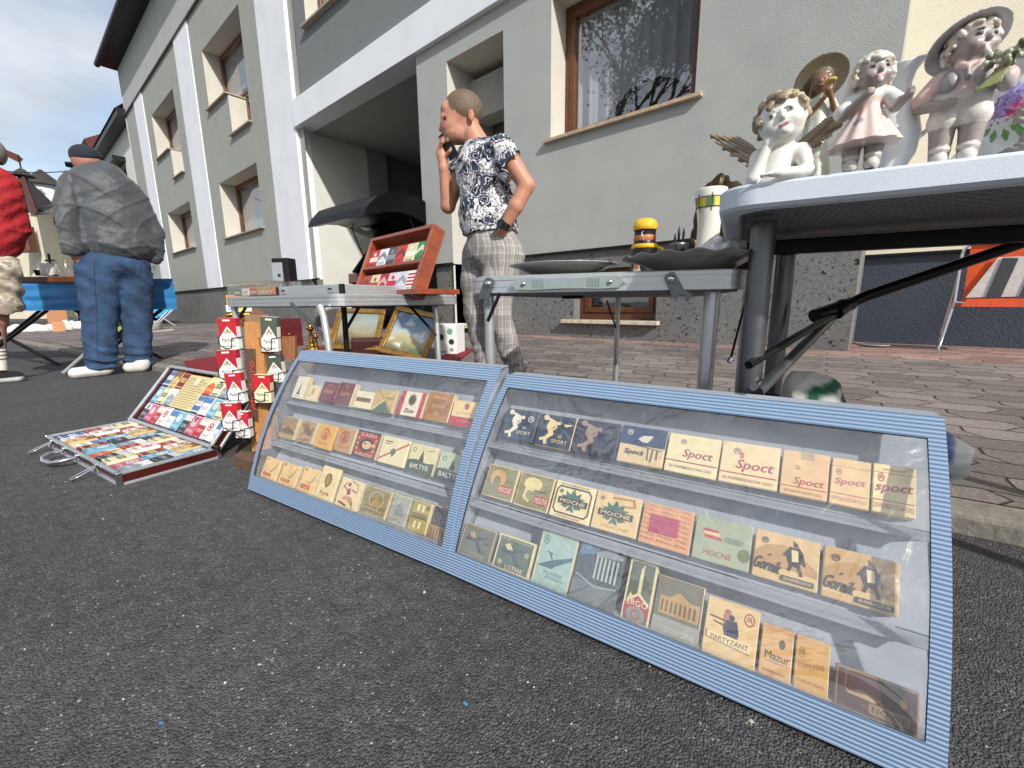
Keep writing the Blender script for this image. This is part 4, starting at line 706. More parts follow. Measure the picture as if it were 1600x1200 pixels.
P1 = [
 [(.012,.3,.068,.374, 'e2dcc4', [('p',[(.42,.2),(.62,.2),(.54,.78)],'4c4a48'),('r',.38,.18,.66,.24,'4c4a48'),('t','PARIS',.5,.1,.4,.05,'4c4a48')], 'tall white pack with a grey tower, first on the top shelf of the farther case', 0),
  (.085,.3,.135,.352, 'ddcfa4', [('e',.5,.6,.14,.2,'b09c6c'),('r',.1,.3,.4,.36,'8a8068')], 'small cream pack beside the tall white one on the top shelf', 0),
  (.151,.305,.224,.368, '6e2b2e', [('e',.5,.82,.08,.07,'9a5a3c')]+script('Diana',.5,.55,.56,.2,'c08a54'), 'wide burgundy pack with gold script on the top shelf of the farther case', 0),
  (.228,.304,.297,.374, '6a2a2c', [('e',.5,.82,.08,.07,'9a5a3c')]+script('Light',.5,.5,.6,.2,'c08a54')+[('l',[(.03,.98),(.97,.98)],.02,'9a5a3c')], 'burgundy pack with gold script right of the wide burgundy one', 0),
  (.31,.305,.382,.356, 'e4dab4', [('r',.08,.38,.92,.62,'8a5f2c'),('t','JUNAK',.5,.5,.7,.2,K_)], 'low cream pack with a brown band on the top shelf', 0),
  (.393,.305,.472,.37, 'c8aa74', [('p',[(.05,.02),(.5,.48),(.9,.02)],'4f6a5c'),('l',[(.05,.98),(.95,.04)],.03,'8a6a44'),('l',[(.95,.98),(.05,.1)],.03,'e0d0a0'),('t','GIEWONT',.7,.62,.44,.1,'6c5434')], 'kraft pack with a green triangle on the top shelf', 0),
  (.486,.307,.572,.374, 'e6dcc4', [('r',0,0,.17,1,'bf3a42'),('r',.83,0,1,1,'bf3a42'),('e',.5,.66,.16,.24,'4a4632'),('o',.5,.66,.16,.24,.2,'9a8c54')]+script('Zlote',.5,.22,.4,.16,K_), 'white pack with red stripes down both sides on the top shelf', 0),
  (.58,.308,.66,.382, 'b07a48', [('r',.12,.2,.9,.75,'a06c40'),('t','Rejter',.5,.8,.5,.14,'d9b07c'),('t','EGER',.5,.5,.5,.1,'d9b07c'),('t','20',.5,.25,.2,.12,'d9b07c')], 'reddish brown pack with pale print on the top shelf', 0),
  (.668,.305,.752,.368, 'e8cf94', [('r',0,0,1,.36,'b8384a'),('e',.5,.78,.08,.12,'b04838'),('t','PAPIEROSY',.5,.52,.6,.05,'a07048'),('t','WOLNOSC',.5,.2,.5,.1,'dba098')], 'cream pack with a red lower third, last on the top shelf of the farther case', 0)],
 [(.022,.172,.097,.24, 'a08458', [('p',[(0,.3),(.4,.55),(1,.35),(1,.2),(0,.1)],'6d5c40'),('p',[(0,0),(1,0),(1,.18),(0,.22)],'b08d60'),('l',[(.1,.9),(.5,.7),(.9,.85)],.04,'7f6c48')], 'brown landscape pack, first on the middle shelf of the farther case', 0),
  (.112,.174,.189,.24, 'b09064', [('p',[(.1,.8),(.4,.9),(.7,.6),(.9,.8),(.8,.3),(.4,.4)],'78603c'),('l',[(.2,.3),(.5,.6),(.9,.4)],.04,'5c4a34'),('t','GOLABKI',.5,.13,.7,.12,'54432e')], 'brown pack with a tangled drawing, second on the middle shelf of the farther case', 0),
  (.204,.172,.281,.242, 'd9a648', [('o',.48,.6,.26,.26,.25,'b5622c'),('p',[(.35,.45),(.45,.85),(.5,.5),(.6,.8),(.62,.42)],'b5522c'),('t','TRIJNE',.5,.2,.6,.14,'b0642c')], 'bright yellow pack with an orange hand on the middle shelf', 0),
  (.29,.177,.364,.246, 'bd8e5a', [('o',.48,.6,.26,.26,.25,'a5482c'),('p',[(.35,.45),(.45,.85),(.5,.5),(.6,.8),(.62,.42)],'a5482c'),('t','TRIJNE',.5,.2,.6,.12,'9a5c3c')], 'tan pack with a brown hand, right of the bright yellow pack', 0),
  (.371,.178,.46,.247, '9c2c24', [('l',[(.02,.98),(.98,.98),(.98,.02),(.02,.02),(.02,.98)],.05,K_),('t','SLASKA',.5,.87,.7,.14,'e8c9a0'),('t','WARSZTAT',.5,.1,.8,.12,'e8c9a0'),('e',.5,.48,.3,.26,K_),('e',.52,.48,.2,.16,'e0b088'),('p',[(.7,.5),(.85,.62),(.85,.4)],'e0b088'),('e',.44,.52,.04,.04,K_)]+[('e',x_,y_,.05,.06,'d98c60') for x_ in (.12,.88) for y_ in (.3,.5,.7)], 'ornate red and black pack with a fish, on the middle shelf of the farther case', .0),
  (.474,.178,.567,.247, 'e6d6ac', [('l',[(0,.12),(1,.86)],.05,'b8443c'),('p',[(.5,.62),(.62,.5),(.5,.28),(.38,.5)],'5a6a5c'),('r',.12,.8,.4,.84,K_),('r',.12,.72,.34,.75,K_)], 'cream pack crossed by a red diagonal line', 0),
  (.574,.176,.66,.245, 'd9d09c', [('p',[(0,0),(1,0),(1,.42),(.7,.38),(.3,.46),(0,.4)],'42553c'),('p',[(.4,.4),(.5,.82),(.6,.4)],'394048'),('o',.17,.78,.07,.08,.3,'4c5a50'),('l',[(.65,.8),(.9,.86)],.02,'4c5a50'),('t','BALTYK',.5,.22,.7,.16,'e8e4d0'),('l',[(.34,.24),(.42,.3)],.02,'e8e4d0')], 'cream and green pack with a dark sailing ship, left of its twin', 0),
  (.668,.176,.752,.241, 'b9c0a0', [('p',[(0,0),(1,0),(1,.38),(.7,.34),(.3,.42),(0,.38)],'3f4e48'),('p',[(.42,.4),(.52,.82),(.62,.4)],'394048'),('o',.2,.76,.08,.09,.3,'4c6a60'),('t','BALTYK',.5,.2,.74,.17,'e0e0d4')], 'grey green pack with a dark sailing ship, last on the middle shelf of the farther case', 0)],
 [(.008,.042,.088,.107, 'e6c384', [('p',[(.3,.5),(.6,.42),(.9,.9),(.75,.5),(.6,.36)],'8c8a58'),('r',.14,.16,.66,.3,'b8403c'),('t','WISLA',.4,.23,.4,.09,'e6c384'),('r',.1,.84,.18,.92,'b8403c')], 'yellow pack with a green sprig and red label, first on the bottom shelf of the farther case', 0),
  (.1,.042,.183,.108, 'e4be7c', [('p',[(.3,.5),(.6,.42),(.9,.9),(.75,.5),(.6,.36)],'8c8a58'),('r',.14,.16,.66,.3,'b8403c'),('t','WISLA',.4,.23,.4,.09,'e6c384'),('r',.1,.84,.2,.94,'b8403c')], 'yellow pack with a green sprig and red label, second on the bottom shelf of the farther case', 0),
  (.198,.042,.272,.113, 'e8c17c', [('p',[(.3,.5),(.6,.42),(.9,.9),(.75,.5),(.6,.36)],'8c8a58'),('r',.14,.16,.7,.32,'b8403c'),('t','WISLA',.42,.24,.42,.09,'e6c384'),('r',.1,.84,.2,.94,'b8403c')], 'yellow pack with a green sprig and red label, third on the bottom shelf of the farther case', 0),
  (.284,.042,.357,.131, 'e8d3a0', [('e',.5,.62,.2,.2,'6c6a4c'),('e',.5,.6,.12,.14,'b8844c'),('p',[(.4,.46),(.6,.46),(.5,.36)],'4c5a4c')]+script('Kyra',.5,.2,.5,.16,'9c3a34'), 'tall cream pack with a balloon-like emblem on the bottom shelf of the farther case', 0),
  (.37,.043,.455,.118, 'ead0a0', [('p',[(.36,.62),(.5,.7),(.56,.5),(.42,.42)],'7c3040'),('e',.42,.8,.07,.07,'7c3040'),('l',[(.3,.84),(.2,.7),(.36,.62)],.04,'7c3040'),('l',[(.56,.66),(.8,.6)],.035,'7c3040'),('l',[(.5,.95),(.78,.86),(.84,.6)],.03,'6c6c5c'),('p',[(.3,.4),(.66,.42),(.8,.2),(.72,.14),(.5,.28),(.28,.26)],'c09058'),('l',[(.15,.16),(.5,.1)],.06,'7c3040'),('l',[(.7,.3),(.8,.06)],.03,'5c4438')], 'cream pack with a maroon archer figure on the bottom shelf', 0),
  (.468,.048,.556,.117, '8e8058', [('l',[(.04,.96),(.96,.96),(.96,.04),(.04,.04),(.04,.96)],.02,'c4b484'),('o',.5,.58,.3,.3,.1,'c4b484'),('p',[(.36,.36),(.64,.36),(.6,.6),(.5,.72),(.4,.6)],'b08a44'),('r',.1,.14,.88,.32,'6c4c2c'),('t','POMORSKIE',.49,.23,.7,.12,'d9c48c')], 'olive brown pack with a castle in a cloud outline', 0),
  (.565,.048,.624,.119, 'a3a596', [('p',[(.3,.3),(.35,.6),(.5,.8),(.6,.6),(.75,.5),(.75,.3)],'868e90'),('t','PODHALE',.5,.14,.76,.1,'767a70'),('r',.06,.93,.94,.97,'c4c0a4')], 'light grey pack with a faint castle', 0),
  (.632,.048,.689,.117, 'b09a50', [('r',.3,.68,.42,.9,'e8dcb4'),('r',.56,.68,.68,.9,'e8dcb4'),('r',.1,.44,.9,.6,'4f5a34'),('t','SPORTOWE',.5,.52,.7,.1,'b09a50'),('r',.3,.14,.42,.36,'e8dcb4'),('r',.56,.14,.68,.36,'e8dcb4'),('r',.8,.78,.92,.9,'54603c')], 'mustard pack with white bottle shapes', 0),
  (.697,.049,.748,.119, '2c3038', [('r',0,0,1,.4,'a5865c')]+[('l',[(.12+.16*i,.02),(.12+.16*i,.34)],.04,'3c3a34') for i in range(6)]+[('l',[(.12+.16*i,.45),(.12+.16*i,.75)],.03,'8c7450') for i in range(6)], 'dark pack with brown bars, last on the bottom shelf of the farther case', 0)]]
PX1 = [(.020,.074),(.108,.078),(.198,.082),(.292,.078),(.381,.082),(.470,.083),(.560,.062),(.626,.050),(.680,.048)]
PX2 = [(.020,.078),(.103,.080),(.188,.084),(.276,.085),(.365,.085),(.454,.083),(.541,.083),(.628,.084)]
PX1 = [(.020,.086),(.110,.086),(.200,.092),(.296,.086),(.385,.088),(.476,.086),(.565,.062),(.629,.048),(.679,.048)]
for lst, src in ((PX1, P2[0]), (PX2, P2[1])):
    for i_, (a_, w_) in enumerate(lst):
        q_ = list(src[i_]); q_[0] = a_; q_[7] = w_; q_[1] = .303 if src is P2[0] else .170; q_[3] = q_[1]+(.073 if src is P2[0] else .071); src[i_] = tuple(q_)
k_ = 0
for cs, PP in ((c2, P2), (c1, P1)):
    for row in PP:
        for (s0, t0, s1, t1, body, spec, label, wf) in row:
            W_ = wf or (s1-s0); H_ = t1-t0; k_ += 1
            dp = .020 if W_ < .07 else .009+.004*(k_ % 3)
            mb = pack_mesh(W_, H_, dp, body, spec, edge={'33445c':'2a3546'}.get(body, 'cdbb92' if k_ % 3 else body))
            ob = mb.build('cigarette_pack', M=pack_matrix(cs, s0, t0, -.016-.0012*(k_ % 3), random.uniform(-.012,.012), random.uniform(-.03,.02)))
            lb = label if cs is c2 or 'farther' in label else label+(' in the farther case' if len(label.split()) <= 12 else '')
            if cs is c2 and 'nearer' not in lb and len(lb.split()) <= 13: lb += ' in nearer case'
            tag(ob, ' '.join(lb.split()[:16]), 'cigarette pack', 'old cigarette packs in the blue display cases')
def dirr(x, y): return rgt*((x-800)/FPX) - upv*((y-600)/FPX) + fwd
def gp(x, y, z=0): d = dirr(x, y); return CP+d*((z-CH)/d.z)
def ad(x, y, d): return CP+dirr(x, y)*d
def rail(mb, x0, x1, y0, y1, z0, z1, r, m, c=(1,1,1), n=6):
    pl = []
    for cx, cy, a0 in ((x1-r,y1-r,0), (x0+r,y1-r,90), (x0+r,y0+r,180), (x1-r,y0+r,270)):
        for i in range(n+1): a = radians(a0+90*i/n); pl.append((cx+r*cos(a), cy+r*sin(a)))
    mb.prism(pl, z0, z1, m, c, smooth=False); return pl
# ================================================================ white folding table
wt = thing('folding_table', TR(-.215, .77, 0, radians(12.8)), 'white moulded plastic folding table with grey legs carrying the porcelain figurines', 'table')
m_ = MB(); L_, D_, Z_ = 1.25, .6, .74; prof = []
n = 8; r_ = .05
def rr(x0, y0, x1, y1, r, n=18):
    pl = []
    for cx, cy, a0 in ((x1-r,y1-r,0), (x0+r,y1-r,90), (x0+r,y0+r,180), (x1-r,y0+r,270)):
        for i in range(n+1): a = radians(a0+90*i/n); pl.append((cx+r*cos(a), cy+r*sin(a)))
    return pl
rings = [rr(.035,.035,L_-.035,D_-.035,.05), rr(.03,.03,L_-.03,D_-.03,.05), rr(.006,.006,L_-.006,D_-.006,.05), rr(0,0,L_,D_,.055), rr(-.001,-.001,L_+.001,D_+.001,.055), rr(.003,.003,L_-.003,D_-.003,.052), rr(.009,.009,L_-.009,D_-.009,.046)]
zz = [Z_-.022, Z_-.038, Z_-.038, Z_-.033, Z_-.006, Z_-.0015, Z_]
vs = [(x, y, zz[i]) for i, R_ in enumerate(rings) for x, y in R_]; k = len(rings[0]); fs = []
for i in range(len(rings)-1):
    for j in range(k): fs.append((i*k+j, i*k+(j+1) % k, (i+1)*k+(j+1) % k, (i+1)*k+j))
m_.add(vs, fs, 'white_plastic', smooth=False); m_.add([(x,y,Z_) for x, y in rings[-1]], [list(range(k))], 'white_plastic')
m_.build('tabletop', wt)
mat('moulded_underside', '6a6e72', .6)
t, b, N, Lk = tree('moulded_underside'); tx = N('ShaderNodeTexCoord'); bk = N('ShaderNodeTexBrick'); bk.inputs['Scale'].default_value = 1; bk.inputs['Brick Width'].default_value = .028; bk.inputs['Row Height'].default_value = .014; bk.inputs['Mortar Size'].default_value = .004; bk.inputs['Mortar Smooth'].default_value = .8
Lk(tx.outputs['Object'], bk.inputs[0]); bp = N('ShaderNodeBump'); bp.inputs['Distance'].default_value = .004; Lk(bk.outputs['Fac'], bp.inputs['Height']); Lk(bp.outputs[0], b.inputs['Normal'])
bk.inputs['Color1'].default_value = (.28,.29,.31,1); bk.inputs['Color2'].default_value = (.24,.25,.27,1); bk.inputs['Mortar'].default_value = (.12,.125,.13,1); Lk(bk.outputs[0], b.inputs['Base Color'])
m_ = MB(); m_.add([(x,y,Z_-.023) for x, y in rings[0]][::-1], [list(range(k))], 'moulded_underside'); m_.build('underside', wt)
for y_ in (.46,):
    m_ = MB(); m_.box((L_/2,y_,Z_-.055), (L_-.1,.028,.034), 'black_metal', bev=.003); fr_ = m_.build('side_rail', wt)
m_ = MB(); m_.add([(.60,-.0012,Z_-.0385),(.61,-.0012,Z_-.027),(.72,-.0012,Z_-.027),(.73,-.0012,Z_-.0385)], [(0,1,2,3)], 'black_plastic'); m_.build('latch_slot', wt)
WI = wt.matrix_world.inverted()
def leg(path, r, m, root, I, nm='leg', foot=True, seg=14):
    mb = MB(); mb.tube([I @ Vector(p) for p in path], r, m, seg=seg)
    o_ = mb.build(nm, root)
    if foot:
        p = I @ Vector(path[-1]); f = MB(); f.tube([p+Vector((0,0,.03)), p-Vector((0,0,.006))], r*1.25, 'rubber', seg=12); f.build('foot_cap', o_)
    return o_
g0 = ad(1194,352,.80); g1 = Vector((g0.x+.004, g0.y-.01, .0))
leg([(g0.x,g0.y,.705), (g0.x,g0.y,.6), (g1.x,g1.y,.05)], .0215, 'steel_tube', wt, WI)
g2 = wt.matrix_world @ Vector((.14,.5,.7)); leg([g2, (g2.x,g2.y,.08)], .0215, 'steel_tube', wt, WI)
for xx in (1.1,):
    for yy in (.1,.5): p = wt.matrix_world @ Vector((xx,yy,.7)); leg([p, (p.x,p.y,.0)], .0215, 'steel_tube', wt, WI)
m_ = MB(); m_.tube([WI @ ad(1179.5,604,.765), WI @ ad(1177,606,.75)], .006, 'chrome', seg=12); m_.build('bolt', wt)
mat('dark_tube', '55585b', .4, .9)
m_ = MB(); A_ = ad(1188,572,.80); B_ = ad(1312,486,1.0); Cq = ad(1640,365,.86)
m_.tube([WI @ (A_+Vector((-.02,0,.0))), WI @ B_], .008, 'black_metal', seg=8); m_.tube([WI @ (A_+Vector((0,0,-.05))), WI @ (B_+Vector((-.01,0,-.012)))], .011, 'steel_tube', seg=8); m_.build('leg_brace', wt)
m_ = MB(); m_.tube([WI @ ad(1272,494,.985), WI @ ad(1330,474,1.0)], .016, 'black_plastic', seg=12); m_.tube([WI @ ad(1305,488,.99), WI @ ad(1318,478,.995)], .0185, 'black_plastic', seg=12); m_.build('brace_joint', wt)
m_ = MB(); m_.tube([WI @ ad(1320,478,1.0), WI @ ad(1355,462,.99), WI @ Cq], [.012,.013,.011], 'black_metal', seg=10); m_.build('diagonal_strut', wt)
# ================================================================ aluminium folding tables
def alu_table(M, W, D, z, label, handle=False):
    root = thing('aluminium_table', M, label, 'table', None); mb = MB(); h = .038
    rail(mb, 0, W, 0, D, z-h, z, .045, 'aluminium'); rail(mb, -.002, W+.002, -.002, D+.002, z-h+.001, z-h+.006, .046, 'aluminium'); rail(mb, -.002, W+.002, -.002, D+.002, z-.008, z-.001, .046, 'aluminium'); rail(mb, -.001, W+.001, -.001, D+.001, z-.024, z-.018, .046, 'aluminium')
    mb.build('table_rim', root)
    mb = MB(); rail(mb, .012, W-.012, .012, D-.012, z-h-.004, z-h-.0005, .04, 'moulded_underside'); mb.build('underside', root)
    mb = MB(); rail(mb, .01, W-.01, .01, D-.01, z, z+.003, .04, 'grey_plastic'); mb.build('top_panel', root)
    return root
AT = TR(-.767, .737, 0, radians(21)); at_ = alu_table(AT, .61, 1.2, .62, 'low aluminium folding table with a carry handle on its end, bearing two plates')
AI = AT.inverted(); aw = lambda x, y, z: AT @ Vector((x, y, z))
leg([aw(.035,.05,.58), aw(.035,.05,.1), aw(.035,.05,.01)], .0125, 'aluminium', at_, AI, seg=16)
leg([aw(.55,.05,.58), aw(.548,.045,.3), aw(.545,.04,.05)], .016, 'aluminium', at_, AI, seg=16)
p = ad(966,465,1.9); leg([(p.x,p.y,.585), (p.x,p.y,.11)], .0115, 'aluminium', at_, AI)
p = ad(1168,450,1.22); leg([(p.x,p.y,.585), (p.x,p.y,.08)], .010, 'aluminium', at_, AI)
mat('satin_handle', '8c9896', .5, noise=(60,.05))
m_ = MB(); x0, x1 = .262, .50
x0, x1 = .118, .372
pl = [(x0,.0),(x0+.012,.012),(x0+.05,.0135),(x0+.08,.0115),((x0+x1)/2,.0095),(x1-.08,.0115),(x1-.05,.0135),(x1-.012,.012),(x1,.0),(x1-.012,-.012),(x1-.05,-.0135),(x1-.08,-.0125),((x0+x1)/2,-.0115),(x0+.08,-.0125),(x0+.05,-.0135),(x0+.012,-.012)]
Hm = Matrix.Translation((0,-.002,.601)) @ Matrix.Rotation(pi/2, 4, 'X')
m_.prism(pl, 0, .014, 'satin_handle', M=Hm)
for i in range(9):
    for q_ in (x0+.052+i*.0032, x1-.078+i*.0032): m_.box((q_,-.0165,.601), (.0009,.0012,.018), 'satin_handle')
m_.build('handle', at_)
for q_ in (x0+.03, x1-.03):
    m_ = MB(); m_.lathe([(.0,.004),(.004,.0035),(.0055,.001),(.0058,0)], 'chrome', seg=16, M=Matrix.Translation((q_,-.0165,.601)) @ Matrix.Rotation(pi/2, 4, 'X')); m_.build('rivet', at_)
for q_, an in ((.058,-22), (.465,28)):
    m_ = MB(); Hq = Matrix.Translation((q_,-.0045,.604)) @ Matrix.Rotation(pi/2, 4, 'X') @ Matrix.Rotation(radians(an), 4, 'Z') @ Matrix.Scale(1.45, 4)
    m_.prism([(-.008,.006),(-.004,.0095),(.004,.0095),(.008,.006),(.009,-.022),(.015,-.032),(.006,-.040),(.003,-.034),(.006,-.029),(.0,-.025),(-.005,-.03),(-.009,-.026)], 0, .003, 'steel_tube', M=Hq)
    m_.lathe([(.0,.008),(.004,.0075),(.0055,.005),(.0058,.003)], 'chrome', seg=16, M=Hq); m_.build('latch', at_)
m_ = MB(); m_.tube([AI @ ad(781,458,.98), AI @ ad(762,502,1.0)], .0045, 'black_metal', seg=6); m_.build('left_brace', at_)
m_ = MB(); m_.tube([AI @ ad(1169,456,1.0), AI @ ad(1156,505,1.0), AI @ ad(1141,563,.95)], .0026, 'black_metal', seg=6); m_.tube([AI @ ad(1143,560,.94), AI @ ad(1139,566,.94)], .006, 'chrome', seg=8); m_.build('right_brace', at_)
m_ = MB(); m_.tube([AI @ ad(948,470,1.75), AI @ ad(962,512,1.9)], .004, 'black_metal', seg=6); m_.build('rear_brace', at_)
m_ = MB(); m_.box((.20,.30,.576), (.06,.02,.014), 'black_metal'); m_.build('hinge_plate', at_)
# table on the left
BT = TR(-2.18, .625, 0, radians(6)); bt_ = alu_table(BT, .82, .62, .592, 'grey aluminium folding table holding a wooden pack rack and metal cases'); BI = BT.inverted()
p = ad(500,480,1.42); q_ = ad(515,560,1.42)
leg([(p.x+.0,p.y,.555), (p.x+.02,p.y,.52), (q_.x,q_.y,.43), (q_.x,q_.y,.0)], .0115, 'aluminium', bt_, BI, seg=16)
p = ad(366,480,1.85); leg([(p.x,p.y,.56), (p.x,p.y,.01)], .0125, 'aluminium', bt_, BI)
p = ad(679,480,1.85); q_ = ad(686,565,1.85); leg([(p.x,p.y,.56), (p.x+.01,p.y,.5), (q_.x,q_.y,.06)], .0115, 'aluminium', bt_, BI)
p = ad(537,478,1.62); leg([(p.x,p.y,.56), (p.x-.01,p.y,.06)], .0105, 'black_metal', bt_, BI)
for a, b_ in (((455,474,1.5),(512,532,1.42)), ((562,478,1.6),(538,520,1.62)), ((642,480,1.85),(682,524,1.85)), ((384,480,1.8),(372,500,1.85))):
    m_ = MB(); m_.tube([BI @ ad(*a), BI @ ad(*b_)], .006, 'steel_tube' if a[0] == 455 else 'black_metal', seg=6); m_.build('brace', bt_)
# ---------------------------------------------------------------- things on the left table
def red_pack_spec(c='b3202c', w_='e9e4da', txt='Marlboro'): return [('r',0,0,1,1,w_),('p',[(0,1),(1,1),(1,.36),(.5,.74),(0,.36)],c),('l',[(.5,.62),(.5,.5)],.05,'8c8468'),('e',.38,.54,.06,.05,'a89c78'),('e',.62,.54,.06,.05,'a89c78'),('e',.5,.6,.08,.05,'8c8468'),('r',.12,.08,.88,.12,'9c9890'),('t',txt,.5,.3,.72,.11,K_),('r',.3,.9,.7,.95,w_)]
# clear box with packs
o0 = Vector((-2.2, .70, .595)); CBM = TR(-2.17, .64, .595, radians(6)); 
cb_ = thing('clear_box', CBM, 'long clear acrylic box on the left end of the grey aluminium table', 'box')
m_ = MB()
for a in ((.18,.001,.03,.36,.002,.055), (.18,.13,.03,.36,.002,.055), (.001,.065,.03,.002,.13,.055), (.36,.065,.03,.002,.13,.055), (.18,.065,.058,.36,.13,.002), (.25,.065,.03,.002,.12,.05)): m_.box(a[:3], a[3:], 'clear_film')
m_.build('shell', cb_)
for i, (c, nm_) in enumerate((('565a60','dark grey'), ('dfdcd4','white'), ('b8242a','red'), ('b08a50','tan'), ('c07848','orange'))):
    mb = pack_mesh(.06, .03, .085, c, [('r',.1,.3,.9,.6,'d9d2c0'),('t','TENOR',.5,.45,.6,.2,K_)]); ob = mb.build('cigarette_pack', M=CBM @ TR(.015+.068*i, .02, .005) @ Matrix.Rotation(pi/2, 4, 'X')); tag(ob, nm_+' cigarette pack lying inside the clear acrylic box', 'cigarette pack', 'packs in the clear acrylic box')
# aluminium case
ACM = TR(-1.80, .70, .595, radians(8)); ac = thing('aluminium_case', ACM, 'flat silver aluminium tool case with black corners beside the wooden rack', 'case')
m_ = MB(); m_.box((.2,.15,.0165), (.40,.30,.033), 'aluminium', bev=.003); m_.build('body', ac)
for x, y in ((.004,.004), (.396,.004), (.396,.296), (.004,.296)):
    m_ = MB(); m_.box((x,y,.0165), (.016,.016,.035), 'black_plastic', bev=.003); m_.build('corner', ac)
for x in (.05,.34):
    m_ = MB(); m_.box((x,-.002,.018), (.03,.006,.022), 'chrome', bev=.001); m_.box((x,-.006,.018), (.014,.004,.006), 'black_metal'); m_.build('latch', ac)
# black and grey dispenser
p = ad(447,442,2.05); DM = TR(p.x, p.y, .592, radians(30)); ds = thing('pack_dispenser', DM, 'small black and grey upright box behind the silver case', 'box')
m_ = MB(); m_.box((0,0,.128), (.085,.06,.115), 'black_plastic', bev=.003); m_.build('body', ds)
m_ = MB(); m_.box((-.014,-.032,.120), (.056,.004,.09), 'aluminium', bev=.001); m_.tube([(-.005,-.035,.10),(-.005,-.035,.112)], .006, 'black_plastic', seg=10); m_.build('front_plate', ds)
m_ = MB(); m_.box((0,0,.036), (.035,.035,.070), 'black_plastic'); m_.build('stand', ds)
# wooden rack
BL, BR, TL, TR_ = ad(549,464,1.93), ad(643,458.5,1.60), ad(579,373,1.97), ad(676,349,1.645)
e_ = (BR-BL); Wd = e_.length; e_.normalize(); u_ = ((TL-BL)+(TR_-BR))/2; Hd = u_.length; u_ = (u_-e_*u_.dot(e_)).normalized(); nv = e_.cross(u_)
RM = Matrix((e_, u_, nv)).transposed().to_4x4(); RM.translation = BL
rk = thing('wooden_rack', RM, 'reddish brown wooden two-shelf rack of packs leaning back on the aluminium table', 'rack'); RW_ = '8a3f26'; t_ = .016; Dd = .055
for a, nm_ in (((Wd/2,t_/2,-Dd/2,Wd,t_,Dd),'bottom_board'), ((Wd/2,Hd-t_/2,-Dd/2,Wd,t_,Dd),'top_board'), ((t_/2,Hd/2,-Dd/2,t_,Hd-2*t_,Dd),'side_board'), ((Wd-t_/2,Hd/2,-Dd/2,t_,Hd-2*t_,Dd),'side_board'), ((Wd/2,Hd*.47,-Dd/2,Wd-2*t_,t_*.8,Dd),'shelf'), ((Wd/2,Hd/2,-Dd-.003,Wd,Hd,.006),'back_board')):
    m_ = MB(); m_.box(a[:3], a[3:], 'varnished_wood', RW_, bev=.0015); m_.build(nm_, rk)
b0, b1 = ad(572,462,1.86), ad(694,467,1.62); RI = RM.inverted()
m_ = MB(); cbx = (BL+BR)/2+Vector((.03,.07,0)); an = atan2((b1-b0).y, (b1-b0).x); HM = RI @ TR(cbx.x+.01, cbx.y-.03, .604, atan2(e_.y, e_.x)); m_.box((0.0,0.05,0), (Wd+.03,.2,.02), 'varnished_wood', RW_, M=HM, bev=.002); m_.build('base_board', rk)
rows = [[('b8403c','e0d8d0'),('d8dce0','7c8488'),('55585c','8c8c8c'),('c04038','7c2c28'),('d8cfa8','e8e4d8'),('3c8c50','cfd8b8')], [('a85040','7c3c30'),('d8c8a0','b04838'),('9c3038','d8a0a0'),('e0c0c8','b83048'),('c8d0d4','8c9ca0'),('e8e4e0','c02c38')]]
nmc = [['red and white','white and silver','charcoal','bright red','cream and gold','green and white'], ['brick red','cream and red','maroon','pink and white','pale blue grey','white with red stripes']]
for r_ in range(2):
    for i, (c, d_) in enumerate(rows[r_]):
        w_ = (Wd-2*t_-.012)/6; W_ = w_*.97; z0_ = (Hd*.47+t_*.4 if r_ == 0 else t_)
        hh = Hd*.31 if r_ == 0 else Hd*.32
        sp_ = [('p',[(0,.55),(.5,.85),(1,.55),(1,.35),(.5,.6),(0,.35)],d_),('t',['SUPER','DUKE','BLACK','CARO','GOLD','KLUB'][i],.5,.22,.7,.12,K_)] if (i+r_) % 2 else [('r',0,.35,1,.6,d_),('e',.5,.75,.16,.1,d_),('t',['EXTRA','TEST','MARS','KENT','ZEFIR','LUX'][i],.5,.16,.66,.12,K_)]
        if (r_, i) == (1, 5): sp_ = [('r',0,y_,1,y_+.08,'c02c38') for y_ in (.3,.46,.62,.78)]+[('t','TEST',.5,.14,.7,.14,K_)]
        mb = pack_mesh(W_, hh, .022, c, sp_); ob = mb.build('cigarette_pack', M=RM @ TR(t_+.005+w_*i, z0_+.001, -.018, 0))
        tag(ob, nmc[r_][i]+' pack on the '+('upper' if r_ == 0 else 'lower')+' shelf of the wooden rack', 'cigarette pack', 'packs in the wooden rack')
# pink folded cloth behind the silver case
v = Vol((-.16,-.1,-.01), (.16,.1,.08), .006); v.ell((0,0,.012), (.10,.05,.045), 'b06058', .01); v.ell((-.05,0,.01), (.07,.05,.03), 'a85850', .02); v.half((0,0,0), (0,0,-1))
v.ripple(lambda P, C: .004*np.sin(P[..., 0]*110+P[..., 1]*60)); p = ad(552,446,2.35); ob = v.mesh('cloth_roll', 'cloth'); ob.matrix_world = TR(p.x, p.y, .594, radians(35)); tag(ob, 'crumpled dusty pink cloth bundle left of the wooden rack', 'cloth')
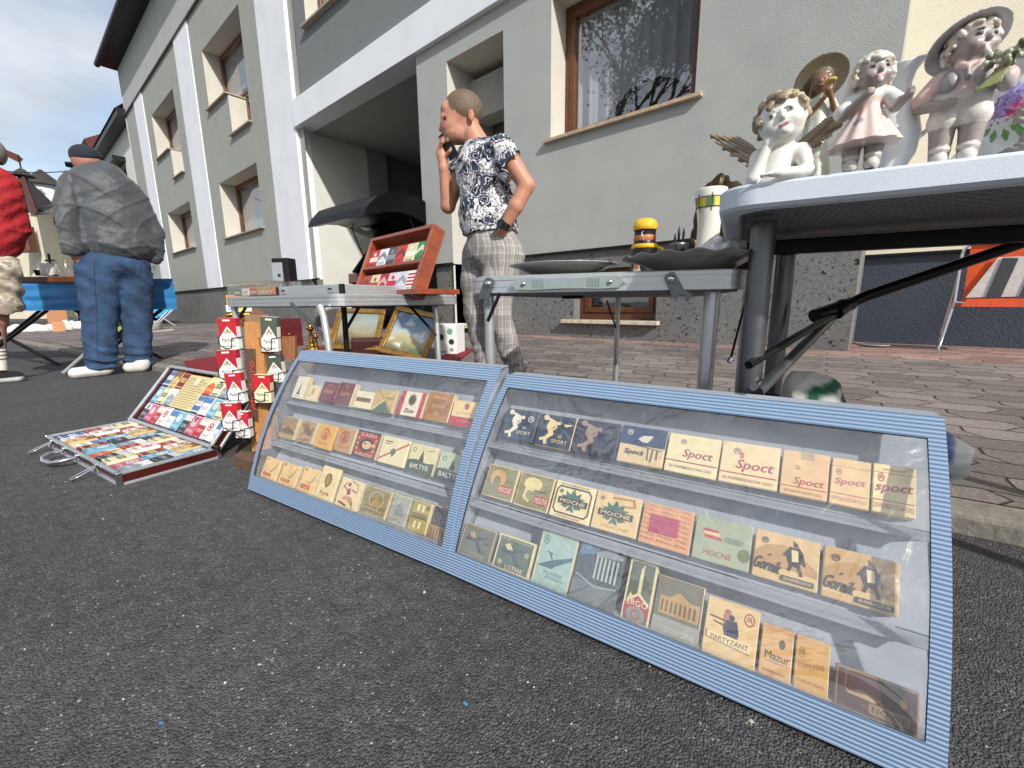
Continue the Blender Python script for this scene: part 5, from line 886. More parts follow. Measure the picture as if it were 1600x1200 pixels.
# ================================================================ wooden pack stand
P0 = Vector(ad(394,705,1.5)); P0.z = 0; st_ = thing('wooden_pack_stand', P0, 'upright wooden stand with wire holders full of packs, left of the blue cases', 'stand'); SW = st_.matrix_world.copy()
def quad_box(mb, pts, n_, d_, m, c=(1,1,1)):
    pts = [Vector(p) for p in pts]; vs = pts+[p+n_*d_ for p in pts]; mb.add(vs, [(3,2,1,0),(4,5,6,7),(0,1,5,4),(1,2,6,5),(2,3,7,6),(3,0,4,7)], m, c)
back = Vector((P0.x, P0.y, 0)).normalized(); side = Vector((back.y, -back.x, 0)); bdir = (back*.8+side*.6).normalized()
mat('pine', 'a06a38', .55, attr=True); grain('pine', (25, 25, 2.2), .4, 3)
A = [at(381,503,P0), at(408,504,P0,.0), at(424,700,P0), at(394,706,P0)]
m_ = MB(); quad_box(m_, A, bdir, .05, 'pine', 'b57c42'); m_.build('post', st_, W=SW)
m_ = MB(); quad_box(m_, [at(409,507,P0,.03), at(421,503,P0,.06), at(430,690,P0,.06), at(424,700,P0,.03)], bdir, .02, 'pine', '8a5a2e'); m_.build('side_plank', st_, W=SW)  # shaded side of the stand, its shade put into a darker pine tone
m_ = MB(); quad_box(m_, [at(438,526,P0,.05), at(461,525,P0,.05), at(461,563,P0,.05), at(438,563,P0,.05)], bdir, .015, 'pine', '8f5a33'); m_.build('cross_plank', st_, W=SW)
m_ = MB(); S4 = [at(381.5,545,P0,-.006), at(399,545,P0,-.006), at(404,660,P0,-.006), at(392,654,P0,-.006)]; quad_box(m_, S4, back, .005, 'painted', '4e3a2c')
vs, fs = text_mesh('Marlboro'); a0, a1 = S4[3].lerp(S4[2], .16), S4[0].lerp(S4[1], .2); b0_, b1_ = S4[3].lerp(S4[2], .86), S4[0].lerp(S4[1], .82)
V = []
for x, y in vs: s_ = x+.5; q_ = y+.5; s2 = .17+s_*.66; V.append(a0.lerp(a1, s2).lerp(b0_.lerp(b1_, s2), 1-q_)-back*.0015)
m_.add(V, fs, 'painted', 'd0222e'); m_.build('sign', st_, W=SW)
m_ = MB(); B4 = gp(366,727), gp(395,738), gp(440,700), gp(412,692)
m_.add([*[(p.x,p.y,0) for p in B4], *[(p.x,p.y,.035) for p in B4]], [(4,5,6,7),(0,1,5,4),(3,0,4,7)], 'pine', '6c5440'); m_.build('foot_block', st_, W=SW)
for (x, y, w_, h_, f_, c, c2_, nm_) in ((366,523,30,46,-.01,'b3202c','e9e4da','red and white pack, topmost on the left of the wooden stand'), (425,522,28,54,.0,'4c5448','e9e6dc','white pack with a dark crest, topmost right of the stand post'), (367,573,32,46,-.02,'a51c2a','e9e4da','red and white pack, second down the left side of the wooden stand'), (436,576,28,44,.01,'45504a','e6e4dc','white and grey pack, second down the right side of the wooden stand'), (377,608,26,46,-.04,'b02030','d8dcdf','red and white pack in a wire holder, third down the left side of the stand'), (414,607,28,44,-.03,'b8202c','e2dcb4','red and cream pack, lowest right of the stand post'), (368,652,26,42,-.06,'b3202c','e4e0dc','red pack near the lid of the briefcase, fourth down the stand'), (386,664,24,40,-.06,'b5243a','e6dede','lowest red pack at the foot of the wooden stand')):
    M4 = [at(x-w_*.62,y+h_*.44,P0,f_), at(x+w_*.14,y+h_*.56,P0,f_-.02)]
    pm = at(x-w_*.55-(4 if x < 400 else 0), y+h_*.5, P0, f_); ex = (side*.82-back*.5).normalized(); px_ = 1.5/FPX
    Wp, Hp = w_*px_*.86, h_*px_*.98
    F = Matrix((ex, Vector((0,0,1)), ex.cross(Vector((0,0,1))))).transposed().to_4x4(); F.translation = pm
    mb = pack_mesh(Wp, Hp, .024, c2_, red_pack_spec(c, c2_), edge=c2_); mb.box((Wp/2,Hp*.86,-.012), (Wp+.0006,Hp*.27,.0246), 'printed_card', c)
    tag(mb.build('cigarette_pack', M=F @ Matrix.Rotation(radians(random.uniform(-4,4)), 4, 'Z')), nm_, 'cigarette pack', 'packs in wire holders on the wooden stand')
    m_ = MB(); q3 = lambda u, v_, w3=.003: F @ Vector((u*Wp, v_*Hp, w3))
    m_.tube([q3(-.05,.42), q3(-.03,.16), q3(.3,.03), q3(.62,.05), q3(.7,.36), q3(1.05,.38), q3(1.05,.38,-.028)], .0016, 'black_metal', seg=6); m_.tube([q3(-.05,-.02), q3(1.04,-.02), q3(1.04,-.02,-.028)], .0016, 'black_metal', seg=6); m_.build('wire_holder', st_, W=SW)
# ================================================================ briefcase
h0 = Vector((-2.52,.035,0)); ang = atan2(.153-.035, .76); LB, DB, HB = .765, .285, .046
KM = TR(h0.x, h0.y, 0, ang); bc = thing('briefcase', KM, 'open dark red sample briefcase with silver edges, full of colourful packs, on the road', 'briefcase')
mat('dark_lacquer', '4a1512', .2, noise=(6,.5), coat=.6); mat('felt', '14130f', .95)
def tray(mb, L, D, H, M=None, m='dark_lacquer'):
    t_ = .008
    for c_, s_ in (((L/2,t_/2,H/2),(L,t_,H-.016)), ((L/2,D-t_/2,H/2),(L,t_,H-.016)), ((t_/2,D/2,H/2),(t_,D-2*t_,H-.016)), ((L-t_/2,D/2,H/2),(t_,D-2*t_,H-.016))): mb.box(c_, s_, m, M=M)
    mb.box((L/2,D/2,.004), (L-.012,D-.012,.008), 'felt', M=M)
def edging(mb, L, D, H, M=None):
    for z_ in (.005, H-.004):
        for a, b_ in (((0,0),(L,0)), ((L,0),(L,D)), ((L,D),(0,D)), ((0,D),(0,0))):
            A_ = Vector((*a, z_)); B_ = Vector((*b_, z_)); mid = (A_+B_)/2; d_ = B_-A_; sx, sy = (abs(d_.x)+.006, .013) if abs(d_.x) > .01 else (.013, abs(d_.y)+.005)
            mb.box(mid, (sx, sy, .010), 'aluminium', M=M, bev=.002, seg=1)
    for x in (0, L):
        for y in (0, D): mb.box((x,y,H/2), (.016,.016,H+.004), 'chrome', M=M, bev=.003)
m_ = MB(); tray(m_, LB, DB, HB); m_.build('base', bc); m_ = MB(); edging(m_, LB, DB, HB); m_.build('base_edging', bc)
LM = TR(0, DB+.006, .03) @ Matrix.Rotation(radians(50), 4, 'X'); LI = LM
m_ = MB(); tray(m_, LB, DB, .04, LM); m_.build('lid', bc); m_ = MB(); edging(m_, LB, DB, .04, LM); m_.build('lid_edging', bc)
for x in (.085, .59):
    m_ = MB(); m_.box((x,-.009,.03), (.03,.008,.03), 'chrome', bev=.002)
    m_.tube([(x-.009,-.012,.034),(x-.012,-.055,.018),(x-.008,-.072,.012),(x+.008,-.072,.012),(x+.012,-.055,.018),(x+.009,-.012,.034)], .0026, 'chrome', seg=8); m_.build('clasp', bc)
m_ = MB(); m_.tube([(.25,-.012,.032),(.25,-.05,.030),(.275,-.072,.026),(.325,-.078,.024),(.375,-.072,.026),(.40,-.05,.030),(.40,-.012,.032)], [.006,.007,.008,.009,.008,.007,.006], 'chrome', seg=10)
for x in (.25,.40): m_.box((x,-.009,.032), (.022,.012,.022), 'chrome', bev=.003)
m_.build('handle', bc)
pals = [('a8323a','dcd4cc','red and white'), ('4a6c98','d8dce0','blue and white'), ('e8e4dc','b03040','white and crimson'), ('cbb078','8c5c38','golden yellow'), ('e0dcd4','4878b0','white and pale blue'), ('7c2430','c8a860','maroon'), ('6aa4bc','e0e4e4','turquoise'), ('d06030','f0d8a0','orange'), ('383c44','c8c8c8','black'), ('dcd0b0','6c7c4c','cream and green'), ('b85870','e4d4d8','magenta'), ('8c98a0','e8e8e8','silver grey')]
wds = ['SPORT','KLUB','EXTRA','LUX','ZEFIR','CARO','MARS','ROXY','KENT','START','ORIENT','DUKE']
def flat_pack(i, M, w_, h_, lab, grp, d_=.007):
    c, c2_, nm_ = pals[i % 12]; k = (i*7) % 4
    sp_ = [[('r',0,.62,1,1,c2_),('t',wds[(i*5) % 12],.5,.35,.7,.16,c2_)], [('p',[(0,1),(1,1),(1,.5),(.5,.72),(0,.5)],c2_),('t',wds[(i*5) % 12],.5,.28,.7,.13,c2_)], [('e',.5,.62,.3,.2,c2_),('t',wds[(i*5) % 12],.5,.2,.76,.14,c2_),('o',.5,.62,.2,.13,.3,c)], [('r',.1,.4,.9,.66,c2_),('t',wds[(i*5) % 12],.5,.53,.66,.14,c),('r',0,.08,1,.14,c2_)]][k]
    sp_ = sp_+[('r',.06,.93,.94,.955,c2_ if k != 0 else c),('t','20 FILTER',.5,.05,.5,.05,K_ if k else c2_),('e',.5,.86,.06,.04,'c8a860')]+([('l',[(.05,.5),(.95,.78)],.05,'c8a860')] if i % 5 == 0 else [])+([('p',[(.5,.95),(.62,.75),(.5,.6),(.38,.75)],'3a3a40')] if i % 7 == 0 else [])
    ob = pack_mesh(w_, h_, d_, c, sp_).build('cigarette_pack', M=M); return tag(ob, lab % nm_, 'cigarette pack', grp)
ordn = ['first','second','third','fourth','fifth','sixth','seventh','eighth','ninth','tenth','eleventh']
i_ = 0
for r_ in range(3):
    for c in range(11):
        w_, h_ = .063, .084; x = .016+c*.0675+random.uniform(-.002,.002); y = .016+r_*.0865
        i_ += 1+(c*r_) % 3
        flat_pack(i_, KM @ TR(x, y, .0375+.004*((c+r_) % 3), radians(random.uniform(-3,3))), w_, h_, '%s pack, '+ordn[c]+' from left in the '+['front','middle','hinge-side'][r_]+' row of the briefcase', 'packs lying in the briefcase base', .012)
for r_ in range(3):
    for c in range(11):
        if r_ > 0 and 3 <= c <= 5: continue
        i_ += 2+(c*r_) % 2; x = .016+c*.0675
        flat_pack(i_, KM @ LM @ TR(x, .014+r_*.088, .021+.002*(c % 2), radians(random.uniform(-2,2))), .064, .085, '%s pack, '+ordn[c]+' from left in the '+['lowest','middle','top'][r_]+' row of the briefcase lid', 'packs fixed in the briefcase lid', .008)
LF = KM @ LM @ TR(.016+3*.0675, .104, .021); mb = pack_mesh(.198, .165, .003, 'cfc08c', [('r',.05+.0*j,.06+.068*j,.95 if j % 3 else .8,.075+.068*j,'8c7c54') for j in range(13)]+[('r',.4,.7,.62,.95,'d9cfa8')]); ob = mb.build('price_leaflet', M=LF); tag(ob, 'yellowed printed leaflet in the middle of the briefcase lid', 'leaflet')
# ================================================================ things on the aluminium table
def lathe_obj(name, M, prof, m, c=(1,1,1), seg=40):
    mb = MB(); mb.lathe(prof, m, c, seg); return mb.build(name, M=M)
mat('grey_glaze', '9c9694', .3, noise=(5,.12), coat=.4)
p = ad(880,422,1.08); pr_ = [(0,.008),(.06,.008),(.065,.0),(.07,.0),(.08,.006),(.115,.020),(.137,.026),(.1375,.028),(.115,.023),(.08,.011),(0,.011)]
ob = lathe_obj('plate', TR(p.x, p.y, .6235), pr_, 'grey_glaze'); tag(ob, 'smooth grey round plate, the left one on the aluminium table', 'plate')
p = ad(1080,415,.95); mb = MB(); pr_ = [(0,.006),(.06,.006),(.065,.0),(.07,.0),(.082,.008),(.118,.023),(.150,.031),(.151,.033),(.118,.027),(.08,.012),(0,.010)]
mb.lathe(pr_, 'grey_glaze', seg=96)
for i, v in enumerate(mb.v):
    r_ = sqrt(v[0]**2+v[1]**2)
    if r_ > .1: a = atan2(v[1], v[0]); k = (r_-.1)/.05; mb.v[i] = (v[0]*(1+.018*k*abs(sin(a*8))), v[1]*(1+.018*k*abs(sin(a*8))), v[2]+.0035*k*cos(a*16))
ob = mb.build('plate', M=TR(p.x, p.y, .6235)); tag(ob, 'larger grey plate with a wavy rim, below the white tiled vase', 'plate')
mb = MB(); mb.lathe([(0,.004),(.055,.004),(.058,0),(.062,0),(.1,.022),(.132,.030),(.132,.032),(.1,.026),(0,.008)], 'grey_glaze', seg=48); ob = mb.build('plate', M=TR(p.x+.012, p.y+.02, .624)); tag(ob, 'grey plate lying beneath the larger wavy-rimmed plate', 'plate')
# yellow and black travel flask
p = ad(1006,405,1.22); FM = TR(p.x, p.y, .6235, radians(25)); fl = thing('flask', FM, 'black travel flask with a yellow lid and yellow handle behind the plates', 'flask')
mb = MB(); mb.lathe([(0,0),(.036,0),(.0375,.004),(.0365,.02),(.034,.085),(.0345,.09),(.030,.094),(.029,.13),(.0305,.135)], 'black_plastic', seg=28)
mb.flat([(0,0)]*3, 0, 'black_plastic', WH) if 0 else None
mb.build('body', fl)
mb = MB(); mb.lathe([(.0315,.134),(.0335,.137),(.0335,.148),(.027,.160),(.02,.164),(0,.165)], 'painted', 'e6b31e', 28); mb.build('lid', fl)
mb = MB(); mb.lathe([(.0352,.084),(.0362,.086),(.0362,.093),(.0345,.095)], 'painted', 'e0ad1c', 28); mb.build('ring', fl)
mb = MB(); mb.lathe([(.0298,.104),(.0305,.105),(.0305,.118),(.0298,.119)], 'painted', 'b5713c', 28); mb.build('band', fl)
mb = MB(); mb.tube([(.034,0,.086),(.048,0,.082),(.05,0,.06),(.042,0,.045)], .005, 'painted', 'e0ad1c', seg=8); mb.build('handle', fl)
mb = MB(); A_ = [(-.9,.062),(-.35,.02),(-1.45,.02)]; mb.add([(.0385*sin(a*.6)*1, -.0385*cos(a*.6), z) for a, z in A_], [(0,1,2)], 'painted', 'e8dcc0'); mb.add([(.0389*sin(a*.6), -.0389*cos(a*.6), z) for a, z in ((-.9,.052),(-.6,.03),(-.9,.024),(-1.2,.03))], [(0,1,2,3)], 'painted', 'c8622c'); mb.build('label_patch', fl)
mb = MB(); mb.tube([(-.006,-.031,.128),(-.01,-.037,.122),(-.006,-.039,.108),(-.002,-.037,.10)], .0017, 'chrome', seg=6); mb.build('clip', fl)
# metal cone with spikes
p = ad(1060,390,1.32); mb = MB(); mb.lathe([(0,0),(.010,0),(.0175,.07),(.0185,.075),(.016,.075),(.009,.01)], 'steel_tube', seg=20)
for a, h in ((0,.105),(2,.11),(4,.095)): mb.tube([(.007*cos(a),.007*sin(a),.06),(.009*cos(a),.009*sin(a),h-.01),(.009*cos(a),.009*sin(a),h)], [.002,.003,.0005], 'black_metal', seg=6)
ob = mb.build('metal_cup', M=TR(p.x, p.y, .6235) @ Matrix.Scale(1.5, 4)); tag(ob, 'small conical metal cup holding thin spikes between the flask and the vase', 'cup')
# vase with tiled band
p = ad(1105,388,1.08); VM = TR(p.x, p.y, .645) @ Matrix.Scale(1.13, 4); vz = thing('vase', VM, 'white waisted vase with a band of green and yellow tiles near the rim', 'vase')
mb = MB(); mb.lathe([(0,0),(.032,0),(.033,.003),(.0275,.03),(.0235,.065),(.0235,.09),(.0265,.115),(.0315,.145),(.0335,.162),(.0325,.1645),(.030,.163),(.026,.12)], 'porcelain', 'ddd8ca', 40); mb.build('body', vz)
mb = MB(); tc_ = ['b8b040','6c8c4c','c8b028','5c7c50','d8c850','8ca060']
for i in range(12):
    a0, a1 = 2*pi*i/12+.03, 2*pi*(i+1)/12-.03
    mb.add([(r_*cos(a), r_*sin(a), z) for r_, z in ((.0298,.126),(.0320,.144)) for a in (a0,(a0+a1)/2,a1)], [(0,1,4,3),(1,2,5,4)], 'porcelain', tc_[i % 6])
for z, r_ in ((.125,.0293),(.1455,.0322)): mb.tube([(r_*cos(2*pi*i/24), r_*sin(2*pi*i/24), z) for i in range(24)], .0008, 'black_plastic', seg=5, closed=True)
for a in (4.2,5.1,5.9): mb.tube([(.0275*cos(a),.0275*sin(a),.116),(.0335*cos(a),.0335*sin(a),.152)], .0007, 'black_plastic', seg=5)
mb.build('tile_band', vz)
# bronze head with open wings of hair behind the vase
def sculpt(lo, hi, vox): return Vol(lo, hi, vox)
p = ad(1120,392,1.28); v = sculpt((-.10,-.08,-.005), (.10,.10,.28), .0035); BZ = 'ffffff'
v.ell((-.01,0,.04), (.065,.05,.045), BZ, .02); v.ell((.045,.01,.05), (.035,.04,.03), BZ, .02); v.cap((0,0,.06), (.012,0,.14), .035, .03, BZ, .02)
v.ell((.018,-.008,.185), (.034,.036,.045), BZ, .012); v.ell((.03,-.045,.178), (.007,.012,.010), BZ, .004); v.ell((.012,-.035,.192), (.009,.006,.005), BZ, .004, 's'); v.ell((.042,-.033,.192), (.008,.006,.005), BZ, .004, 's'); v.cap((.018,-.042,.162), (.038,-.04,.162), .004, .004, BZ, .003); v.cap((.02,-.042,.155), (.036,-.04,.155), .0035, .0035, BZ, .003); v.ell((.028,-.03,.146), (.012,.012,.008), BZ, .006)
v.cap((-.03,.01,.07), (-.03,.012,.20), .03, .018, BZ, .015); v.cap((-.03,.01,.2), (.0,.012,.232), .018, .02, BZ, .015)
v.cap((-.04,-.02,.06), (-.06,-.02,.10), .018, .01, BZ, .01); v.ell((.06,-.03,.055), (.03,.02,.035), BZ, .012)
v.ripple(lambda P, C: .0022*np.sin(P[..., 0]*330+np.sin(P[..., 2]*90)*2)*(P[..., 1] > -.02))
ob = v.mesh('bronze_head', 'bronze'); ob.matrix_world = TR(p.x, p.y, .60, radians(35)) @ Matrix.Scale(1.3, 4); tag(ob, 'dark bronze sculpture of a veiled head half hidden behind the tiled vase', 'sculpture')
p = ad(1133,378,1.02); v = sculpt((-.04,-.04,-.005),(.04,.04,.09),.003)
for i in range(6): a = i*1.05; v.cap((0,0,.01), (.022*cos(a),.022*sin(a),.06+.01*sin(i*2)), .008, .011, 'e6e8ea', .004)
ob = v.mesh('crystal_ornament', 'porcelain'); ob.matrix_world = TR(p.x, p.y, .63); tag(ob, 'small glassy flower-like ornament wedged between vase and white table', 'ornament')
# ================================================================ porcelain figurines on the white table
FZ = .742
def fig(name, px, py, depth, lo, hi, vox, label, cat='figurine', scale=1.0, turn=0):
    """local frame: x to the right as seen from the road side, y away, z up; origin on the tabletop"""
    g = gp(px, py, FZ); g += Vector((g.x, g.y, 0)).normalized()*depth; v = Vol(lo, hi, vox); yaw = atan2(g.y, g.x)-pi/2+turn
    return v, TR(g.x, g.y, FZ, yaw) @ Matrix.Scale(scale, 4)
class Sc:
    def __init__(q, v, s): q.v, q.s = v, s
    def ell(q, p, r, c, k=.01, mode='u', R=None): q.v.ell(p, tuple(np.array(r if hasattr(r, '__len__') else (r,)*3)*q.s), c, k*q.s, mode, R)
    def cap(q, a, b_, ra, rb, c, k=.01, mode='u'): q.v.cap(a, b_, ra*q.s, rb*q.s, c, k*q.s, mode)
def ringlets(v, pts, r, c, k=.003):
    for i, p_ in enumerate(pts): v.ell(p_, (r*(1+.25*sin(i*2.3)), r*.9, r*(1+.3*cos(i*1.7))), c, k)
# --- cherub resting its chin on a hand
SKW, HRC = 'e4e2da', 'a08e78'
v, M = fig('cherub', 1214, 275, .034, (-.085,-.065,-.004), (.085,.075,.185), .0019, '', scale=.80)
v.cap((-.005,.012,.0), (-.003,.012,.055), .030, .026, SKW, .012); v.cap((-.03,.010,.05), (.034,.010,.05), .016, .016, SKW, .012)      # chest and shoulders
v.cap((-.037,.008,.05), (-.040,-.018,.006), .014, .012, SKW, .008); v.cap((-.040,-.020,.006), (-.020,-.024,.062), .012, .009, SKW, .005)   # raised arm
v.ell((-.018,-.024,.068), (.011,.009,.012), SKW, .004)
for i in range(4): v.cap((-.024+i*.004,-.026,.070), (-.029+i*.0035,-.026,.083-abs(i-1)*.002), .0036, .003, SKW, .001)
v.cap((-.010,-.022,.066), (-.008,-.026,.077), .004, .003, SKW, .0015)
v.cap((.037,.008,.048), (.050,-.012,.010), .014, .012, SKW, .008); v.cap((.050,-.014,.008), (.005,-.036,.006), .011, .009, SKW, .006); v.ell((-.004,-.040,.006), (.014,.008,.007), SKW, .004)
for i in range(4): v.cap((-.010,-.036-i*.0035,.005), (-.026,-.034-i*.004,.004), .0028, .0024, SKW, .001)
v.cap((-.002,.006,.06), (-.003,.0,.078), .013, .013, SKW, .008)
hv = Sc(v, 1.24); hc = np.array((-.002,-.004,.108)); tl = Matrix.Rotation(radians(-16), 4, 'Y')
def hp(x, y, z): q_ = tl @ Vector((x, y, z))*1.24; return (hc[0]+q_.x, hc[1]+q_.y, hc[2]+q_.z)
hv.ell(hc, (.031,.030,.033), SKW, .004); hv.ell(hp(0,-.006,-.016), (.024,.024,.019), SKW, .01)
for sx in (-1, 1): hv.ell(hp(sx*.015,-.021,-.012), (.011,.010,.010), SKW, .006); hv.ell(hp(sx*.0125,-.032,.002), (.0062,.0040,.0045), SKW, .004, 's')
for sx in (-1, 1): hv.ell(hp(sx*.0125,-.0262,.0015), (.0052,.0046,.0042), 'dcdcd4', .0006); hv.ell(hp(sx*.0125-.0008,-.0309,.0015), (.0023,.0022,.0026), '565a58', 0); hv.cap(hp(sx*.0075,-.0315,.0062), hp(sx*.018,-.028,.0068), .0016, .0012, SKW, .002)
hv.cap(hp(0,-.030,.002), hp(0,-.0345,-.0068), .0028, .0042, SKW, .003); hv.cap(hp(-.005,-.0305,-.0165), hp(.005,-.0305,-.0165), .0019, .0019, '9c6a60', .0012); hv.cap(hp(-.004,-.0298,-.0198), hp(.004,-.0298,-.0198), .0021, .0021, 'a8766c', .0012); hv.ell(hp(0,-.028,-.026), (.008,.007,.006), SKW, .004)
hv.ell(hp(.029,.002,-.006), (.004,.006,.009), SKW, .002)
random.seed(3)
for i in range(150):
    th1 = random.uniform(0, 2*pi); ph1 = random.uniform(-.25, 1.5); x, y, z = cos(th1)*cos(ph1), sin(th1)*cos(ph1), sin(ph1)
    if y < -.45 and z < .52 and abs(x) < .8: continue
    a = hp(x*.033, y*.033, z*.036); tg_ = Vector((x,y,z)).cross(Vector((random.uniform(-1,1),random.uniform(-1,1),random.uniform(-1,1)))).normalized()*.007; b_ = hp(x*.035+tg_.x, y*.034+tg_.y, z*.037+tg_.z); hv.cap(a, b_, .0050, .0040, (HRC, 'b8a88e', '8a7660')[i % 3], .0022)
ch = thing('cherub', M, 'white cherub with bronze-tinted curls, chin resting on its hand, at the table corner', 'figurine')
v.mesh('body', 'glazed', ch)
def wing(v, root, side, L=.075):
    for i in range(8):
        a = radians(8+i*13); tip = (root[0]+side*L*(1-.075*i)*cos(a*.9), root[1]+.012+.002*i, root[2]+L*(.55-.09*i)*1.0+ .012-.012*i*.4)
        mid = ((root[0]+tip[0])/2, root[1]+.016, (root[2]+tip[2])/2+.012-.002*i); col_ = ('8c7a62','b5a68e')[i % 2]
        v.cap(root, mid, .011, .010, col_, .002); v.cap(mid, tip, .010, .0045, col_, .002)
for sd, rt in ((-1,(-.030,.030,.052)), (1,(.030,.030,.060))):
    w_ = Vol((min(rt[0],rt[0]+sd*.11)-.01,0,-.0), (max(rt[0],rt[0]+sd*.11)+.01,.07,.15), .0019); wing(w_, rt, sd, .098 if sd < 0 else .088)
    w_.ripple(lambda P, C: .0011*np.sin(P[..., 0]*700+P[..., 2]*900)); w_.mesh('wing', 'glazed', ch)
# --- child figurines
def child(px, py, dep, sc, girl, label, turn=0):
    SK, CH_ = '9b908c', ('d8d0c4' if girl else 'c8bfae')
    v, M = fig('c', px, py, dep, (-.08,-.085,-.004), (.095,.08,.32), .0024, '', scale=sc, turn=turn)
    skirt = 'dcc6be'
    for sx in (-1, 1):
        v.cap((sx*.022,0,.012), (sx*.023,0,.090), .0165, .0235, SK, .003); v.cap((sx*.021,-.012,.008), (sx*.021,.006,.010), .015, .016, 'cfc8c2', .003); v.ell((sx*.021,-.004,.028), (.018,.020,.008), 'd5cdc6', .003)
    if girl:
        v.op(lambda P: np.maximum(np.sqrt((P[..., 0]**2+P[..., 1]**2))*(1+.05*np.sin(np.arctan2(P[..., 1], P[..., 0])*11))-(.026+(.135-P[..., 2])*.60), np.abs(P[..., 2]-.096)-.042)*.8, (-.07,-.07,.05), (.07,.07,.15), skirt, .006)
        v.cap((0,0,.125), (0,0,.160), .024, .027, 'dabfb6', .01); v.cap((-.026,0,.168), (.026,0,.168), .017, .017, 'd9d9d4', .01)
        v.box_ = 0
        v.ell((-.018,-.043,.105), (.014,.012,.009), '9c9c9e', .002, 'p')
    else:
        for sx in (-1, 1): v.cap((sx*.023,0,.100), (sx*.020,0,.125), .025, .027, 'cdc7bd', .006); v.cap((sx*.023,-.001,.088), (sx*.023,.001,.089), .0275, .0275, 'd8d2c8', .002)
        v.ell((0,0,.118), (.040,.033,.022), 'cbc5bb', .01); v.cap((0,0,.125), (0,0,.165), .032, .030, 'cbb3ac', .01); v.ell((-.021,-.004,.155), (.020,.034,.028), '9a9a9c', .003); v.ell((.024,-.004,.155), (.018,.034,.028), '9a9a9c', .003)
        v.cap((-.034,0,.172), (.034,0,.172), .017, .017, 'cbb3ac', .01); v.cap((-.012,-.024,.185), (0,-.032,.176), .008, .006, 'd9bdb4', .003); v.cap((.012,-.024,.185), (0,-.032,.176), .008, .006, 'd9bdb4', .003); v.cap((0,-.034,.174), (.003,-.036,.155), .004, .005, '8a8a94', .002)
    cs_ = 'd8d8d3' if girl else 'd0b0a8'
    if girl:
        v.cap((-.036,0,.166), (-.050,-.012,.140), .016, .020, cs_, .006); v.cap((-.050,-.016,.130), (-.006,-.046,.158), .0115, .009, SK, .004); v.ell((.0,-.049,.163), (.010,.009,.009), SK, .004)
        v.cap((.036,0,.166), (.052,-.010,.142), .015, .019, cs_, .006); v.cap((.052,-.012,.128), (.072,-.034,.142), .0115, .009, SK, .004); v.ell((.075,-.037,.148), (.009,.009,.010), SK, .004)
        for i in range(4): v.cap((.070+i*.003,-.046,.142+i*.004), (.080,-.043,.142+i*.004), .0028, .0026, SK, .001); v.cap((-.004,-.058,.158+i*.0035), (.006,-.055,.158+i*.0035), .0028, .0026, SK, .001)
    else:
        v.cap((-.042,0,.168), (-.060,-.004,.138), .017, .020, cs_, .006); v.cap((-.062,-.006,.124), (-.030,-.034,.112), .013, .010, SK, .004); v.ell((-.024,-.038,.112), (.011,.009,.009), SK, .004)
        v.cap((.042,0,.168), (.058,-.012,.145), .017, .018, cs_, .006); v.cap((.060,-.016,.130), (.050,-.044,.140), .013, .010, SK, .004); v.ell((.048,-.048,.143), (.012,.010,.011), SK, .004)
        for i in range(4): v.cap((-.020,-.046,.106+i*.004), (-.010,-.042,.105+i*.004), .003, .0026, SK, .001); v.cap((.040,-.056,.134+i*.005), (.054,-.058,.134+i*.005), .003, .0028, SK, .001)
    hz = .218 if girl else .226; v.cap((0,0,.175), (0,-.002,hz-.02), .012, .013, SK, .006)
    hv = Sc(v, 1.22); tr_ = Matrix.Rotation(radians(24 if girl else 38), 4, 'Z')
    def hq(x, y, z): q_ = tr_ @ Vector((x, y, z))*1.22; return (q_.x, q_.y-.003, hz+q_.z)
    hv.ell(hq(0,0,0), (.030,.030,.033), SK, .004); hv.ell(hq(0,-.007,-.014), (.024,.024,.018), SK, .008)
    for sx in (-1, 1):
        hv.ell(hq(sx*.014,-.022,-.010), (.010,.009,.009), SK, .005); hv.ell(hq(sx*.0115,-.0315,.003), (.006,.004,.0045), SK, .003, 's'); hv.ell(hq(sx*.0115,-.0265,.0025), (.0050,.0040,.0036), '4a3f3c', .0005)
        hv.cap(hq(sx*.007,-.0302,.0098), hq(sx*.017,-.0265,.0095), .0013, .001, '4a3f3c', .0006)
    hv.cap(hq(0,-.030,.0), hq(0,-.0345,-.006), .0028, .0042, SK, .003); hv.cap(hq(-.005,-.0305,-.0155), hq(.005,-.0305,-.0155), .0026, .0026, 'a07a74', .0015); hv.cap(hq(-.004,-.030,-.0195), hq(.004,-.030,-.0195), .0028, .0028, 'a07a74', .0015); hv.ell(hq(0,-.027,-.025), (.008,.007,.006), SK, .004)
    random.seed(11)
    for i in range(170):
        t1 = random.uniform(0, 2*pi); f1 = random.uniform(-.5, 1.5); x, y, z = cos(t1)*cos(f1), sin(t1)*cos(f1), sin(f1)
        if y < -.35 and z < .50: continue
        if not girl and z > .75: continue
        drop = .012 if y > 0 else .004
        tg_ = Vector((x,y,z)).cross(Vector((random.uniform(-1,1),random.uniform(-1,1),random.uniform(-1,1)))).normalized()*.007; hv.cap(hq(x*.032, y*.032, z*.034), hq(x*.034+tg_.x, y*.034+tg_.y, z*.035+tg_.z-drop*.5), .0050, .004, (CH_, 'b8aa98', 'e0d8cc')[i % 3], .002)
    if girl:
        for sx in (-1, 1):
            for j in range(4): hv.cap(hq(sx*.030,.006+j*.004,-.01-j*.008), hq(sx*.034,.010+j*.004,-.028-j*.008), .008, .006, CH_, .003)
    root = thing('girl_figurine' if girl else 'boy_figurine', M, label, 'figurine'); v.mesh('body', 'glazed', root)
